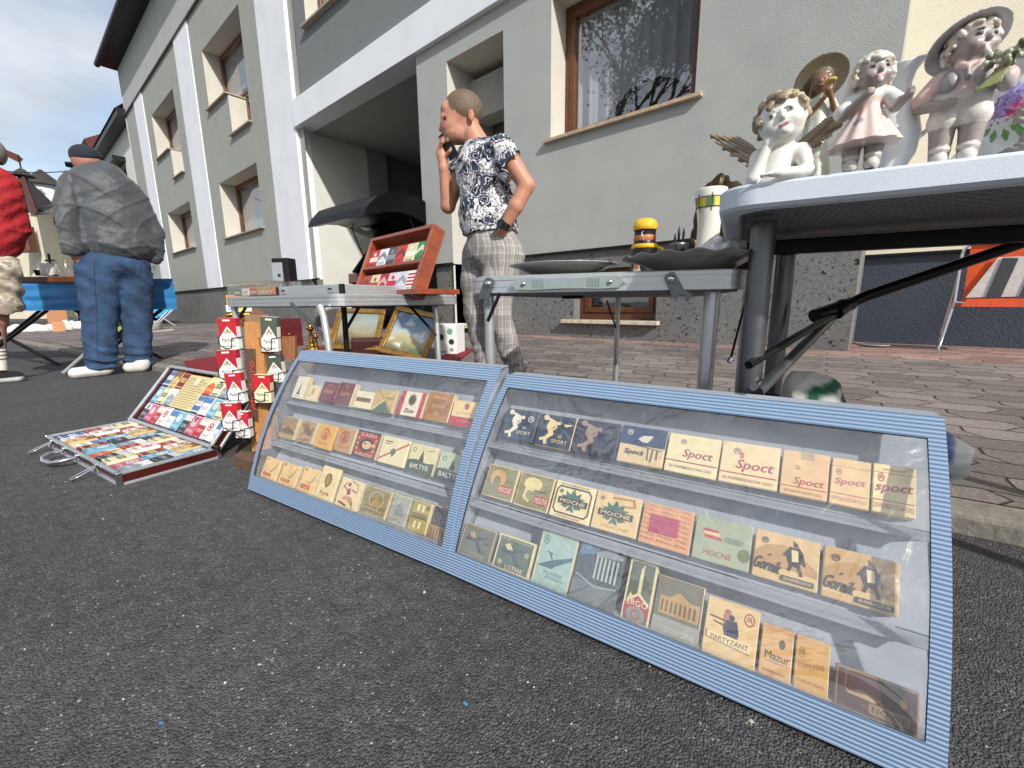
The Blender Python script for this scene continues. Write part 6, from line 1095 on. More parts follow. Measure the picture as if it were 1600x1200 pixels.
    if not girl:
        h_ = Vol((-.09,-.09,.18), (.09,.10,.34), .0024); R_ = tr_ @ Matrix.Rotation(radians(-34), 4, 'X')
        o_ = Vector(hq(0,.013,.012)); Ri = np.array((R_.to_3x3().transposed()))
        def hat(P):
            q_ = (P-np.array(o_))@Ri.T; r2 = np.sqrt(q_[..., 0]**2+q_[..., 1]**2)
            dome = np.abs(np.sqrt(r2**2+(q_[..., 2]*1.15)**2)-.043)-.003; dome = np.where(q_[..., 2] > 0, dome, .02)
            brim = np.maximum(np.abs(q_[..., 2]+(r2-.041)*.36)-.0024, np.maximum(r2-.066, .040-r2)); return np.minimum(dome, brim)*.85
        h_.op(hat, (-.09,-.09,.18), (.09,.10,.34), 'b4b2b4', .002); h_.mesh('hat', 'glazed', root)
        f_ = Vol((.0,-.10,.10), (.09,-.02,.20), .002); random.seed(5)
        for i in range(60): f_.ell((.048+random.uniform(-.024,.026), -.062+random.uniform(-.012,.012), .165+random.uniform(-.012,.018)), .0052, ('8c8c60','b0b09c','c8c4b4','6c7048')[i % 4], .001)
        for i in range(9): f_.cap((.046+i*.0012,-.060,.150), (.016+i*.004,-.068,.112+i*.001), .0036, .002, ('7c8048','a8a878')[i % 2], .001)
        f_.mesh('bouquet', 'glazed', root)
    return root
child(1345, 253, .045, .56, True, 'pink and white girl figurine in a pinafore with both hands raised')
child(1488, 243, .045, .635, False, 'boy figurine in shorts and a wide hat holding a bouquet')
# --- lady with a wide hat
v, M = fig('l', 1268, 262, .16, (-.07,-.06,-.004), (.08,.07,.345), .0026, '', scale=.60); DR, SKN = 'c4c6b4', '7c5a40'
v.op(lambda P: (np.sqrt(P[..., 0]**2+P[..., 1]**2)*(1+.035*np.sin(np.arctan2(P[..., 1], P[..., 0])*7+P[..., 2]*12))-(.024+np.clip(.20-P[..., 2], 0, 1)*.13))*.9 + np.clip(P[..., 2]-.235, 0, 1)*4, (-.06,-.06,0), (.06,.06,.25), DR, .006)
v.cap((-.022,0,.225), (.022,0,.225), .014, .014, 'd5d6d0', .008); v.cap((0,0,.19), (0,0,.225), .022, .022, '7d8078', .008)
v.cap((-.027,0,.224), (-.030,-.010,.190), .012, .012, 'd5d8d8', .004); v.cap((-.030,-.012,.185), (.012,-.036,.228), .007, .006, SKN, .003)
v.cap((.027,0,.224), (.040,-.010,.192), .012, .013, 'd9dada', .004); v.cap((.040,-.014,.188), (.022,-.038,.235), .007, .006, SKN, .003); v.ell((.018,-.040,.243), (.009,.008,.010), SKN, .003)
for i in range(4): v.cap((.012+i*.005,-.042,.244), (.010+i*.007,-.043,.260), .0028, .0022, SKN, .001)
v.ell((.022,-.045,.264), (.013,.009,.005), 'c8b048', .002)
v.ell((0,-.006,.276), (.020,.020,.026), SKN, .004); v.cap((0,0,.235), (0,-.003,.262), .009, .009, SKN, .004); v.cap((0,-.026,.278), (0,-.029,.272), .002, .003, '8c6a4c', .002); v.cap((-.004,-.026,.264), (.004,-.026,.264), .002, .002, '8a5a44', .001)
for sx in (-1, 1): v.cap((sx*.017,-.004,.292), (sx*.022,.0,.238), .0075, .005, '6a4630', .004); v.ell((sx*.0075,-.0245,.280), (.003,.002,.0018), '33261f', 0)
ld = thing('lady_figurine', M, 'lady figurine in a pale gown and huge brown hat behind the cherub', 'figurine'); v.mesh('body', 'glazed', ld)
h_ = Vol((-.085,-.06,.23), (.085,.08,.36), .0026); R_ = Matrix.Rotation(radians(-24), 4, 'Y') @ Matrix.Rotation(radians(-62), 4, 'X'); Ri = np.array(R_.to_3x3().transposed()); o_ = np.array((0,.010,.292))
h_.op(lambda P: (lambda q_, r2: np.minimum(np.maximum(np.abs(q_[..., 2]-.012+(r2*4)**2*.12)-.0025, r2-.056), np.sqrt(r2**2+(q_[..., 2]-.01)**2)-.024)*.8)((P-o_)@Ri.T, np.sqrt((((P-o_)@Ri.T)[..., 0]*.86)**2+((P-o_)@Ri.T)[..., 1]**2)), (-.085,-.06,.23), (.085,.08,.36), '6e6450', .002)
h_.mesh('hat', 'glazed', ld)
# --- white pitcher, floral vase, plate behind, dark figurine on the right
g = gp(1392, 247, FZ)*1.14; PM = TR(g.x, g.y, FZ, radians(20)) @ Matrix.Scale(.55, 4) ; ju = thing('pitcher', PM, 'tall white porcelain pitcher with a flared lip between girl and boy figurines', 'pitcher')
mb = MB(); mb.lathe([(0,0),(.034,0),(.036,.004),(.03,.01),(.05,.05),(.055,.10),(.046,.145),(.027,.19),(.021,.225),(.025,.25),(.036,.268),(.037,.271),(.034,.270),(.022,.248),(.019,.225)], 'porcelain', 'dfe2e2', 44)
for i, q_ in enumerate(mb.v):
    if q_[2] > .24: k = (q_[2]-.24)/.03; a = atan2(q_[1], q_[0]); mb.v[i] = (q_[0]*(1+.25*k*max(0, cos(a))), q_[1], q_[2]+.012*k*max(0, cos(a)))
mb.build('body', ju); mb = MB(); mb.tube([(.040,.0,.16),(.075,0,.185),(.088,0,.155),(.078,0,.115),(.052,0,.09)], [.006,.0065,.0065,.006,.006], 'porcelain', 'dfe2e2', seg=10); mb.build('handle', ju)
g = gp(1598, 235, FZ)*1.14; mb = MB(); mb.lathe([(0,0),(.045,0),(.048,.004),(.08,.05),(.098,.10),(.09,.15),(.06,.185),(.05,.20),(.07,.232),(.073,.235),(.068,.233),(.045,.2)], 'porcelain', 'dfe0de', 56)
fv = thing('floral_vase', TR(g.x, g.y, FZ) @ Matrix.Scale(.62, 4), 'big white vase painted with purple and pink flowers at the right table end', 'vase'); mb.build('body', fv)
mb = MB(); random.seed(9)
def on_vase(a, z, off=.0008):
    pr = [(.048,.004),(.08,.05),(.098,.10),(.09,.15),(.06,.185)]; r_ = .08
    for (r1, z1), (r2, z2) in zip(pr, pr[1:]):
        if z1 <= z <= z2: r_ = r1+(r2-r1)*(z-z1)/(z2-z1)
    return ((r_+off)*cos(a), (r_+off)*sin(a), z)
a0 = atan2(-g.y, -g.x)-.25
def petal(a, z, an, L, W, c, off): mb.add([on_vase(a+(L*t*cos(an)-W*w_*sin(an))/.09, z+L*t*sin(an)+W*w_*cos(an), off) for t, w_ in ((0,0),(.5,1),(1,.3),(1,-.3),(.5,-1))], [(0,1,2,3,4)], 'porcelain', c)
for fa, fz, cs_ in ((a0-.30,.118,('9c84c4','b8a0d8','8068a8')), (a0+.10,.112,('c8508c','e08cb0','a83c74')), (a0-.05,.145,('8f7cc0','b5a8dc','a090c8'))):
    for ring_, L in ((2,.030),(1,.021),(0,.012)):
        for i in range(14): petal(fa, fz, i*2*pi/14+ring_*.2, L, .004, cs_[(i+ring_) % 3], .0006+.0003*(2-ring_))
for fa, fz, an in ((a0-.38,.086,3.6),(a0-.30,.080,4.3),(a0-.15,.078,4.9),(a0-.05,.082,5.6),(a0+.1,.078,5.0)): petal(fa, fz, an, .026, .007, '6c9c58', .0005)
mb.build('painted_flowers', fv)
g = ad(1572, 178, .92); mb = MB(); mb.lathe([(0,0),(.06,0),(.085,.010),(.088,.012),(.084,.014),(.06,.005),(0,.005)], 'porcelain', 'c9cccb', 48)
mb.build('p', M=None) if 0 else None
ob = mb.build('plate', M=TR(g.x, g.y, FZ+.088, atan2(g.y, g.x)-pi/2) @ Matrix.Rotation(radians(78), 4, 'X')); tag(ob, 'large pale plate standing upright behind the boy figurine', 'plate')
v, M = fig('x', 1606, 232, .04, (-.05,-.05,-.004), (.06,.05,.14), .003, '', scale=.6)
v.ell((0,0,.012), (.045,.035,.012), '8a857e', .006); v.cap((.0,0,.02), (.01,0,.07), .02, .016, '9a958c', .01); v.cap((.01,0,.07), (-.018,-.01,.09), .012, .008, '8d8478', .008); v.cap((-.02,-.01,.075), (-.006,-.006,.105), .010, .012, '9a9488', .01); v.ripple(lambda P, C: .0015*np.sin(P[..., 2]*400+P[..., 0]*300))
ob = v.mesh('bird_figurine', 'glazed'); ob.matrix_world = M; tag(ob, 'grey brown bird-like figurine cut off at the right end of the table', 'figurine')
# ================================================================ people
def person_root(P0, label):
    back = Vector((P0[0], P0[1], 0)).normalized(); sd = Vector((back.y, -back.x, 0)); W = Matrix((sd, back, Vector((0,0,1)))).transposed().to_4x4(); W.translation = P0
    WI_ = W.inverted(); root = thing('person', W, label, 'person')
    return root, (lambda x, y, o_=0: tuple(WI_ @ at(x, y, P0, o_))), W
def fit(ps, pad): a = np.array(ps); return a.min(0)-pad, a.max(0)+pad
mat('paisley', 'e4e4e8', .85, bump=(400,.0004)); t, b, N, Lk = tree('paisley'); tx = N('ShaderNodeTexCoord'); n = N('ShaderNodeTexNoise'); n.inputs['Scale'].default_value = 9; n.inputs['Detail'].default_value = 3; Lk(tx.outputs['Object'], n.inputs[0])
va = N('ShaderNodeVectorMath', operation='MULTIPLY_ADD'); Lk(n.outputs['Color'], va.inputs[0]); va.inputs[1].default_value = (.13,.13,.16); Lk(tx.outputs['Object'], va.inputs[2])
v1 = N('ShaderNodeTexVoronoi'); v1.inputs['Scale'].default_value = 10.5; v1.inputs['Randomness'].default_value = .8; Lk(va.outputs[0], v1.inputs['Vector'])
v2 = N('ShaderNodeTexVoronoi'); v2.inputs['Scale'].default_value = 34; Lk(va.outputs[0], v2.inputs['Vector'])
f1 = ramp(t, v1.outputs['Distance'], [(0, '222c3e'), (.14, '222c3e'), (.16, 'd8d8dc'), (.19, 'd8d8dc'), (.205, '333f54'), (.36, '333f54'), (.375, 'd8dae0'), (.41, 'd8dae0'), (.42, '222a3a'), (.48, '222a3a'), (.49, 'dcdce0'), (.9, 'dcdce0')], 'CONSTANT')
f2 = ramp(t, v2.outputs['Distance'], [(0, 1.), (.36, 1.), (.38, .14), (.55, .14), (.57, 1.), (1, 1.)], 'CONSTANT')
x = N('ShaderNodeMixRGB', blend_type='MULTIPLY'); x.inputs[0].default_value = .85; Lk(f1, x.inputs[1]); Lk(f2, x.inputs[2]); Lk(x.outputs[0], b.inputs['Base Color'])
mat('plaid', '7c7a78', .9, bump=(300,.0006)); t, b, N, Lk = tree('plaid'); tx = N('ShaderNodeTexCoord'); sp = N('ShaderNodeSeparateXYZ'); n = N('ShaderNodeTexNoise'); n.inputs['Scale'].default_value = 5; Lk(tx.outputs['Object'], n.inputs[0])
va = N('ShaderNodeVectorMath', operation='MULTIPLY_ADD'); Lk(n.outputs['Color'], va.inputs[0]); va.inputs[1].default_value = (.05,.05,.03); Lk(tx.outputs['Object'], va.inputs[2]); Lk(va.outputs[0], sp.inputs[0])
def stripes(src, per, wd): return mth(t, 'LESS_THAN', mth(t, 'PINGPONG', src, per), wd)
sxy = mth(t, 'ADD', sp.outputs[0], mth(t, 'MULTIPLY', sp.outputs[1], .6))
k1 = mth(t, 'ADD', mth(t, 'MULTIPLY', stripes(sxy,   .011, .0022), .45), mth(t, 'MULTIPLY', stripes(sp.outputs[2], .021, .0022), .3)); k2 = mth(t, 'ADD', mth(t, 'MULTIPLY', stripes(mth(t, 'ADD', sxy, .005), .034, .009), .22), mth(t, 'MULTIPLY', stripes(mth(t, 'ADD', sp.outputs[2], .01), .055, .012), .15))
kk = mth(t, 'ADD', k1, k2); Lk(ramp(t, kk, [(0, '827e7b'), (.3, '918d8a'), (.75, 'c0bcb8')]), b.inputs['Base Color'])
# ---- man on the phone
root, J, W = person_root((-1.70, 2.03, .09), 'man in a paisley t-shirt and checked trousers talking on a phone, hand in pocket')
SK, BD = 'b8826a', '86604c'
v = Vol(*fit([J(672,130), J(835,600), J(750,300,.3), J(750,300,-.32)], .03), .0062)
ch, be, pe = J(757,278), J(763,338), J(768,385)
v.ell(ch, (.145,.17,.19), SK, .03); v.ell(be, (.145,.15,.16), SK, .04); v.ell(pe, (.14,.14,.13), SK, .03)
v.cap(J(790,395,-.08), J(777,480,-.1), .08, .055, SK, .03); v.cap(J(777,480,-.1), J(803,572,-.08), .055, .04, SK, .02)
v.cap(J(748,395,.08), J(744,480,.06), .08, .055, SK, .03); v.cap(J(744,480,.06), J(757,568,.08), .055, .04, SK, .02)
v.cap(J(765,245,-.10), J(745,246,.12), .075, .07, SK, .04)
v.cap(J(733,200), J(752,235), .058, .068, SK, .03)
# head
v.ell(J(723,172), (.108,.080,.098), SK, .02); v.ell(J(707,196), (.070,.062,.075), SK, .03); v.ell(J(709,215), (.052,.050,.036), BD, .02); v.ell(J(722,212), (.05,.058,.045), SK, .02)
v.ell(J(697,172), (.030,.055,.035), SK, .02)
v.cap(J(693,187), J(688.5,202), .009, .0125, SK, .007); v.ell(J(692,205), (.014,.018,.009), SK, .005)
v.cap(J(691.5,181,-.035), J(691.5,181,.035), .010, .010, SK, .012)
v.ell(J(698,188,-.034), (.018,.016,.014), '7c5240', .008, 's'); v.ell(J(699.5,188.5,-.030), (.012,.013,.009), SK, .004); v.cap(J(695,189,-.043), J(703,189.5,-.046), .0035, .0025, '4a3028', .001); v.cap(J(692,182.5,-.042), J(703,182,-.052), .004, .003, '6b4a38', .002)
v.cap(J(699,212,-.028), J(697.5,211.5,.01), .0075, .008, BD, .004); v.cap(J(698,216,-.026), J(697.5,215.5,.01), .007, .007, 'a05c50', .003); v.cap(J(699,219.5,-.03), J(701,219.5,.01), .010, .010, BD, .006)
v.ell(J(736,180,-.080), (.018,.010,.033), 'b5705c', .004); v.ell(J(734.5,178,-.092), (.008,.006,.016), 'b5705c', .003, 's')
for q_, r_ in (((716,222,-.03),(.035,.06,.018)), ((728,208,-.05),(.014,.03,.026)), ((704,222,-.0),(.03,.06,.024)), ((703,211,-.0),(.02,.05,.010))): v.ell(J(*q_), r_, '94705a', 0, 'p')
# near arm, hand sunk in the pocket
v.cap(J(788,236,-.17), J(823,290,-.20), .056, .043, SK, .02); v.cap(J(823,290,-.20), J(806,322,-.20), .042, .042, SK, .015); v.cap(J(806,322,-.20), J(789,354,-.175), .041, .028, SK, .01); v.cap(J(789,354,-.175), J(782,366,-.13), .028, .03, SK, .01); v.ell(J(779,374,-.10), (.036,.022,.05), SK, .01)
# far arm bent to the phone
v.cap(J(728,248,.15), J(700,322,.08), .05, .042, SK, .02); v.cap(J(700,322,.08), J(693,262,.03), .043, .027, SK, .012); v.cap(J(693,264,.03), J(691,244,.03), .027, .03, SK, .01); v.ell(J(691,238,.03), (.036,.022,.048), SK, .01)
for i in range(4): a_ = J(687.5+i*.6,233-i*5.2,.015); m2 = J(691+i*1.2,222-i*2.2,-.012); e2 = J(698.5+i*.8,221.5-i*3.2,-.004); v.cap(a_, m2, .0105, .0098, SK, .003); v.cap(m2, e2, .0098, .0085, SK, .003)
v.cap(J(698,243,.01), J(703,236,-.012), .0125, .011, SK, .005); v.cap(J(703,236,-.012), J(708,229,-.016), .011, .009, SK, .003)
v.mesh('body', 'skin', root)
HR = '6a5846'
h = Vol(*fit([J(680,130), J(762,215), J(720,170,.12), J(720,170,-.12)], .01), .0045)
h.ell(J(724,171), (.1095,.0825,.0995), HR, .0); h.ell(J(692,198), (.060,.13,.092), None, .01, 's'); h.ell(J(715,208), (.09,.13,.076), None, .008, 's'); h.half(J(742,203), (.25,0,-1)); h.ell(J(736,183,-.082), (.022,.03,.038), None, .003, 's'); h.half(J(687,168), (-1,0,-1.1))
h.ripple(lambda P, C: .0016*np.sin(P[..., 0]*500+P[..., 2]*300)*np.sin(P[..., 1]*450)); h.mesh('hair', 'hair', root)
s = Vol(*fit([J(700,200), J(832,385), J(750,300,.3), J(750,300,-.32)], .02), .0062)
s.ell(J(755,274), (.160,.185,.195), WH, .03); s.ell(J(763,325), (.160,.165,.15), WH, .05); s.cap(J(757,345), J(768,368), .15, .158, WH, .05); s.cap(J(765,243,-.12), J(746,246,.13), .082, .078, WH, .04)
s.cap(J(783,232,-.165), J(800,262,-.185), .072, .078, WH, .02); s.cap(J(730,246,.15), J(713,276,.12), .066, .068, WH, .02)
s.half(J(796,254,-.18), np.array(J(823,290,-.20))-np.array(J(788,236,-.17))) if 0 else None
def cutcap(vol, a, b_, r):   # hollow sleeve end
    vol.cap(a, b_, r, r, None, .003, 's')
cutcap(s, J(806,262,-.187), J(828,300,-.20), .080); cutcap(s, J(710,284,.115), J(700,325,.08), .072)
s.half(J(768,365), (.06,0,-1)); s.cap(J(741,206), J(745,226), .060, .062, None, .004, 's')
s.ripple(lambda P, C: -.007*(1-np.abs(np.sin(P[..., 0]*12+P[..., 2]*13+np.sin(P[..., 2]*10)*1.5)))**4+.0015*np.sin(P[..., 2]*38+P[..., 0]*26+np.sin(P[..., 1]*20)*2)+.002*np.sin(P[..., 2]*80-P[..., 0]*60)); s.mesh('t_shirt', 'paisley', root)
l = Vol(*fit([J(712,350), J(838,598), J(765,400,.26), J(765,400,-.26)], .02), .0062); PC = WH
l.cap(J(768,368), J(768,382), .142, .150, PC, .03); l.ell(J(770,395), (.155,.155,.12), PC, .03)
l.cap(J(789,400,-.075), J(779,440,-.085), .115, .098, PC, .04); l.cap(J(779,440,-.085), J(778,490,-.1), .098, .076, PC, .03); l.cap(J(778,490,-.1), J(802,566,-.08), .076, .062, PC, .02); l.cap(J(804,574,-.08), J(806,577,-.08), .062, .066, PC, .006)
l.cap(J(750,400,.07), J(745,440,.07), .112, .095, PC, .03); l.cap(J(745,440,.07), J(744,490,.06), .095, .074, PC, .03); l.cap(J(744,490,.06), J(757,565,.08), .074, .06, PC, .02)
l.half(J(768,359), (-.05,0,1))
l.ell(J(779,364,-.185), (.040,.03,.03), None, .006, 's')
l.ripple(lambda P, C: -.006*(1-np.abs(np.sin(P[..., 0]*10+P[..., 2]*16+np.sin(P[..., 2]*9)*1.4)))**4*(.5+.5*np.sin(P[..., 2]*9+P[..., 0]*8))+.002*np.sin(P[..., 2]*44+P[..., 0]*30+np.sin(P[..., 1]*22)*2.2)*np.clip(1.0-P[..., 2]*.5, .3, 1)+.004*np.sin(P[..., 2]*95-P[..., 0]*50)*np.exp(-((P[..., 2]-.12)/.12)**2)); l.mesh('trousers', 'plaid', root)
for a_, b_ in (((798,590,-.12),(824,593,-.05)), ((748,590,.04),(772,590,.1))):
    f = Vol(*fit([J(*a_), J(*b_)], .10), .007); f.cap(J(a_[0]-8,a_[1]+10,a_[2]), J(b_[0]-8,b_[1]+6,b_[2]), .042, .036, '2c2c2e', .01); f.half((0,0,-.0), (0,0,-1)); f.mesh('shoe', 'cloth', root)
m_ = MB(); wa, wb = Vector(J(785,357,-.192)), Vector(J(789,349,-.194)); ax = (wb-wa).normalized()
m_.tube([wa-ax*.002, wb+ax*.004], .0345, 'black_plastic', seg=20); fc = (wa+wb)/2; nrm = Vector((-.55,-.83,.0)).normalized(); nrm = (nrm-ax*nrm.dot(ax)).normalized()
m_.tube([fc+nrm*.028, fc+nrm*.041], .0245, 'black_metal', seg=22); m_.tube([fc+nrm*.0412, fc+nrm*.042], .020, 'dark_glass', seg=22); m_.build('wristwatch', root)
pa, pb = W @ Vector(J(708,243,-.012)), W @ Vector(J(693,211,-.004)); axp = (pb-pa).normalized(); bk_ = Vector((-1.7,2.03,0)).normalized(); sx_ = axp.cross(bk_).normalized(); nz_ = sx_.cross(axp)
PMt = Matrix(((nz_*.55+sx_*.83).normalized(), axp, ((nz_*.55+sx_*.83).normalized()).cross(axp))).transposed().to_4x4(); PMt.translation = (pa+pb)/2
m_ = MB(); m_.box((0,0,0), (.072,.15,.009), 'black_plastic', bev=.004); m_.box((0,0,.0046), (.066,.142,.0006), 'dark_glass'); ob = m_.build('mobile_phone', M=PMt); tag(ob, 'black mobile phone held to the ear of the man in the paisley shirt', 'phone')
# ---- man in the grey jacket, seen from behind
root, J, W = person_root((-4.86, .50, 0), 'heavy man seen from behind in a grey jacket, navy cap, blue jeans and white shoes')
JK, SK2 = '44484c', 'a87463'
v = Vol(*fit([J(75,225), J(262,600), J(170,330,.35), J(170,330,-.35)], .03), .012)
v.ell(J(168,325), (.17,.14,.20), SK2, .05); v.ell(J(183,370), (.20,.17,.22), SK2, .05); v.cap(J(160,420,0), J(157,572,-.02), .10, .055, SK2, .02); v.cap(J(206,420,0), J(216,572,.05), .09, .045, SK2, .02)
v.cap(J(115,310,-.05), J(99,360,-.07), .055, .05, SK2, .03); v.cap(J(95,360,-.02), J(120,398,-.05), .055, .04, SK2, .02); v.ell(J(126,404,-.06), (.05,.03,.045), SK2, .02); v.cap(J(212,320), J(240,370,-.02), .055, .05, SK2, .03); v.cap(J(246,370), J(240,405), .055, .04, SK2, .02)
for i in range(4): v.cap(J(123+i*4,402,-.08), J(126+i*4,412,-.07), .012, .010, SK2, .004)
v.cap(J(142,255), J(156,285), .07, .06, SK2, .03); v.ell(J(133,250,.02), (.085,.105,.115), SK2, .03); v.ell(J(144,258,-.02), (.016,.02,.03), 'b5806c', .006)
v.mesh('body', 'skin', root)
c = Vol(*fit([J(100,225), J(175,270), J(135,250,.2), J(135,250,-.2)], .02), .007); c.ell(J(134,245,.02), (.098,.118,.085), '1d2531', .0); c.half(J(134,251), (.30,0,-1)); c.ell(J(113,258,.10), (.07,.07,.016), '1a212c', .015); c.mesh('cap', 'cloth', root)
j = Vol(*fit([J(75,245), J(265,430), J(170,330,.36), J(170,330,-.36)], .03), .0085)
j.ell(J(164,304), (.215,.19,.20), JK, .05); j.ell(J(178,345), (.245,.215,.23), JK, .05); j.ell(J(186,378), (.25,.225,.19), JK, .05); j.cap(J(120,294), J(204,306), .105, .10, JK, .07); j.ell(J(158,284), (.17,.15,.12), JK, .05); j.cap(J(146,262,.02), J(164,276), .088, .12, JK, .04)
j.cap(J(113,302,-.06), J(99,352,-.08), .088, .086, JK, .02); j.cap(J(99,352,-.08), J(112,388,-.09), .086, .07, JK, .02); j.cap(J(214,316,-.02), J(240,366,-.02), .085, .076, JK, .025); j.cap(J(240,366,-.02), J(241,403,-.01), .076, .06, JK, .02)
SX = (J(130,350,-.2)[0], J(130,350,-.2)[2]); j.half(J(180,411), (-.16,0,-1)); j.ell(J(185,412), (.24,.19,.05), None, .01, 's')
def folds(P, C):
    D0 = (np.abs(((P[..., 0]-SX[0])*.97+(P[..., 2]-SX[1])*.05))/.006); groove = .010*np.exp(-D0**2)*(P[..., 1] < 0)*(P[..., 2] > .95)
    x, y, z = P[..., 0], P[..., 1], P[..., 2]
    rg = lambda a: (1-np.abs(np.sin(a)))**5
    groove = groove-.012*rg(x*9+z*15+1.3*np.sin(x*8+z*3))*(.5+.5*np.sin(x*6+z*4+2))-.010*rg(-x*14+z*11+np.sin(z*9)*1.2+2)*(.5+.5*np.sin(z*7-x*5))-.009*rg(x*5+z*26+np.sin(x*11)*1.1)*np.exp(-((z-1.02)/.14)**2)
    return groove+.003*np.sin(z*30+x*22+np.sin(x*9+z*6)*2.4)*np.sin(x*7+1)+.001*np.sin(z*62-x*40+np.sin(z*13)*2)+.003*np.sin(x*50+z*18)*np.exp(-((z-1.0)/.2)**2)
j.ripple(folds)
j.C[(np.abs(j.ax[2]-J(180,404)[2]+0*j.ax[2]) < .018)[None, None, :] & (j.C >= 0)] = j.col('34383c')
mat('nylon', rough=.58, attr=True, noise=(5,.10), bump=(10,.02,6), sheen=.2); j.mesh('jacket', 'nylon', root)
mat('denim', rough=.9, attr=True, noise=(9,.55,7), bump=(16,.012,7)); q = Vol(*fit([J(105,395), J(255,590), J(180,430,.32), J(180,430,-.32)], .03), .0085); DN = '2e4766'
q.ell(J(180,415), (.235,.19,.13), DN, .03); q.cap(J(156,430,-.01), J(156,495,-.02), .150, .112, DN, .04); q.cap(J(156,495,-.02), J(158,562,-.02), .112, .102, DN, .02); q.ell(J(158,573,-.02), (.118,.115,.024), DN, .012); q.ell(J(159,563,-.02), (.112,.11,.018), DN, .008)
q.cap(J(207,432,.01), J(214,495,.04), .142, .105, DN, .03); q.cap(J(214,495,.04), J(216,562,.05), .105, .092, DN, .02); q.ell(J(216,571,.05), (.104,.10,.024), DN, .012); q.ell(J(216,561,.05), (.10,.098,.018), DN, .008)
q.cap(J(188,490,-.2), J(187,580,-.1), .012, .022, None, .02, 's')
RG = lambda a: (1-np.abs(np.sin(a)))**4
q.ripple(lambda P, C: -.010*RG(P[..., 0]*7+P[..., 2]*13+np.sin(P[..., 0]*9+P[..., 2]*5))*(.5+.5*np.sin(P[..., 2]*8+P[..., 0]*6))-.010*RG(P[..., 2]*30+P[..., 0]*5+np.sin(P[..., 0]*12)*.8)*np.exp(-((P[..., 2]-.16)/.10)**2)+0.003*np.sin(P[..., 2]*36+P[..., 0]*26+np.sin(P[..., 2]*9+P[..., 0]*8)*2)+.006*np.sin(P[..., 2]*85+P[..., 0]*18)*np.exp(-((P[..., 2]-.14)/.10)**2)); jn = q.mesh('jeans', 'denim', root)
for pts in (((198,420,-.21),(222,428,-.2),(220,452,-.2),(208,458,-.2),(197,447,-.21),(198,420,-.21)), ((146,405,-.17),(150,500,-.15),(152,560,-.135))):
    m_ = MB(); 
    if len(pts) == 3: m_.tube([J(*p_) for p_ in pts], .0012, 'cloth', '24405f', seg=5); m_.build('seam', root)
def shoe(J, a_, b_, r0, r1, c, root, vox=.006):
    f = Vol(*fit([J(*a_), J(*b_)], .12), vox); A_, B_ = np.array(J(*a_)), np.array(J(*b_)); A_[2] = B_[2] = .045
    f.cap(A_, B_, r0, r1, c, .02); mid = (A_+B_)/2; f.ell((B_[0],B_[1],.075), (.06,.055,.05), c, .03); f.half((0,0,.0), (0,0,-1)); f.half((0,0,.105), (0,0,1)); f.C[:, :, :] = np.where((f.ax[2] < .024)[None, None, :], f.col('96948c'), f.C)
    f.cap((A_[0],A_[1],.008), (B_[0],B_[1],.008), r0+.006, r1+.006, 'b9b7b0', 0, 'p'); return f.mesh('shoe', 'cloth', root)
shoe(J, (118,580,-.10), (164,578,-.05), .045, .047, 'dcdad4', root); shoe(J, (203,578,.0), (222,576,-.02), .044, .046, 'd4d2cc', root)
# ---- man in red at the left edge
root, J, W = person_root((-4.98, -.12, 0), 'man in a red jacket, beige camouflage shorts and black trainers at the left picture edge')
v = Vol(*fit([J(-60,215), J(48,610), J(0,330,.3), J(0,330,-.3)], .03), .012); RD = 'a5222a'
v.ell(J(-20,325), (.16,.14,.26), SK2, .05); v.cap(J(-15,420), J(-8,500), .10,.07, SK2, .03); v.cap(J(-8,500), J(-1,582), .058, .035, SK2, .02); v.cap(J(-34,420,.1), J(-40,500,.2), .10,.065, SK2, .03); v.cap(J(-40,500,.2), J(-44,572,.25), .055, .035, SK2, .02)
v.cap(J(8,295), J(28,350), .06,.05, SK2, .03); v.cap(J(28,350), J(8,398), .045,.035, SK2, .02); v.ell(J(4,405), (.04,.03,.05), SK2, .02); v.ell(J(-18,240), (.08,.10,.115), SK2, .03); v.cap(J(-18,255), J(-18,285), .06,.07, SK2, .02); v.mesh('body', 'skin', root)
h = Vol(*fit([J(-45,215), J(10,270), J(-18,240,.15), J(-18,240,-.15)], .02), .008); h.ell(J(-18,236), (.09,.105,.105), '8c8680', 0); h.ell(J(-30,256), (.10,.13,.08), None, .01, 's'); h.mesh('hair', 'hair', root)
j = Vol(*fit([J(-70,255), J(52,420), J(0,330,.3), J(0,330,-.3)], .03), .009); j.ell(J(-22,305), (.20,.18,.24), RD, .05); j.ell(J(-22,365), (.19,.17,.20), RD, .05); j.cap(J(5,290), J(25,345), .095, .085, RD, .04); j.cap(J(25,345), J(14,385), .085, .06, RD, .03); j.half(J(-10,408), (0,0,-1))
j.ripple(lambda P, C: -.010*RG(P[..., 0]*9+P[..., 2]*14+np.sin(P[..., 0]*9)*1.3)*(.5+.5*np.sin(P[..., 2]*7))+.0015*np.sin(P[..., 2]*34+P[..., 0]*20+np.sin(P[..., 0]*12)*2)+.003*np.sin(P[..., 2]*70-P[..., 0]*50)); mat('red_fabric', 'a5222a', .85, bump=(24,.012,6)); j.mesh('jacket', 'red_fabric', root)
q = Vol(*fit([J(-70,395), J(40,500), J(0,430,.3), J(0,430,-.3)], .03), .009); q.ell(J(-18,420), (.19,.16,.12), 'b0a694', .03); q.cap(J(-8,425,-.02), J(-2,482,-.02), .135, .125, 'b0a694', .03); q.cap(J(-36,425,.1), J(-42,482,.18), .13, .12, 'b0a694', .03); q.half(J(0,490), (0,0,-1))
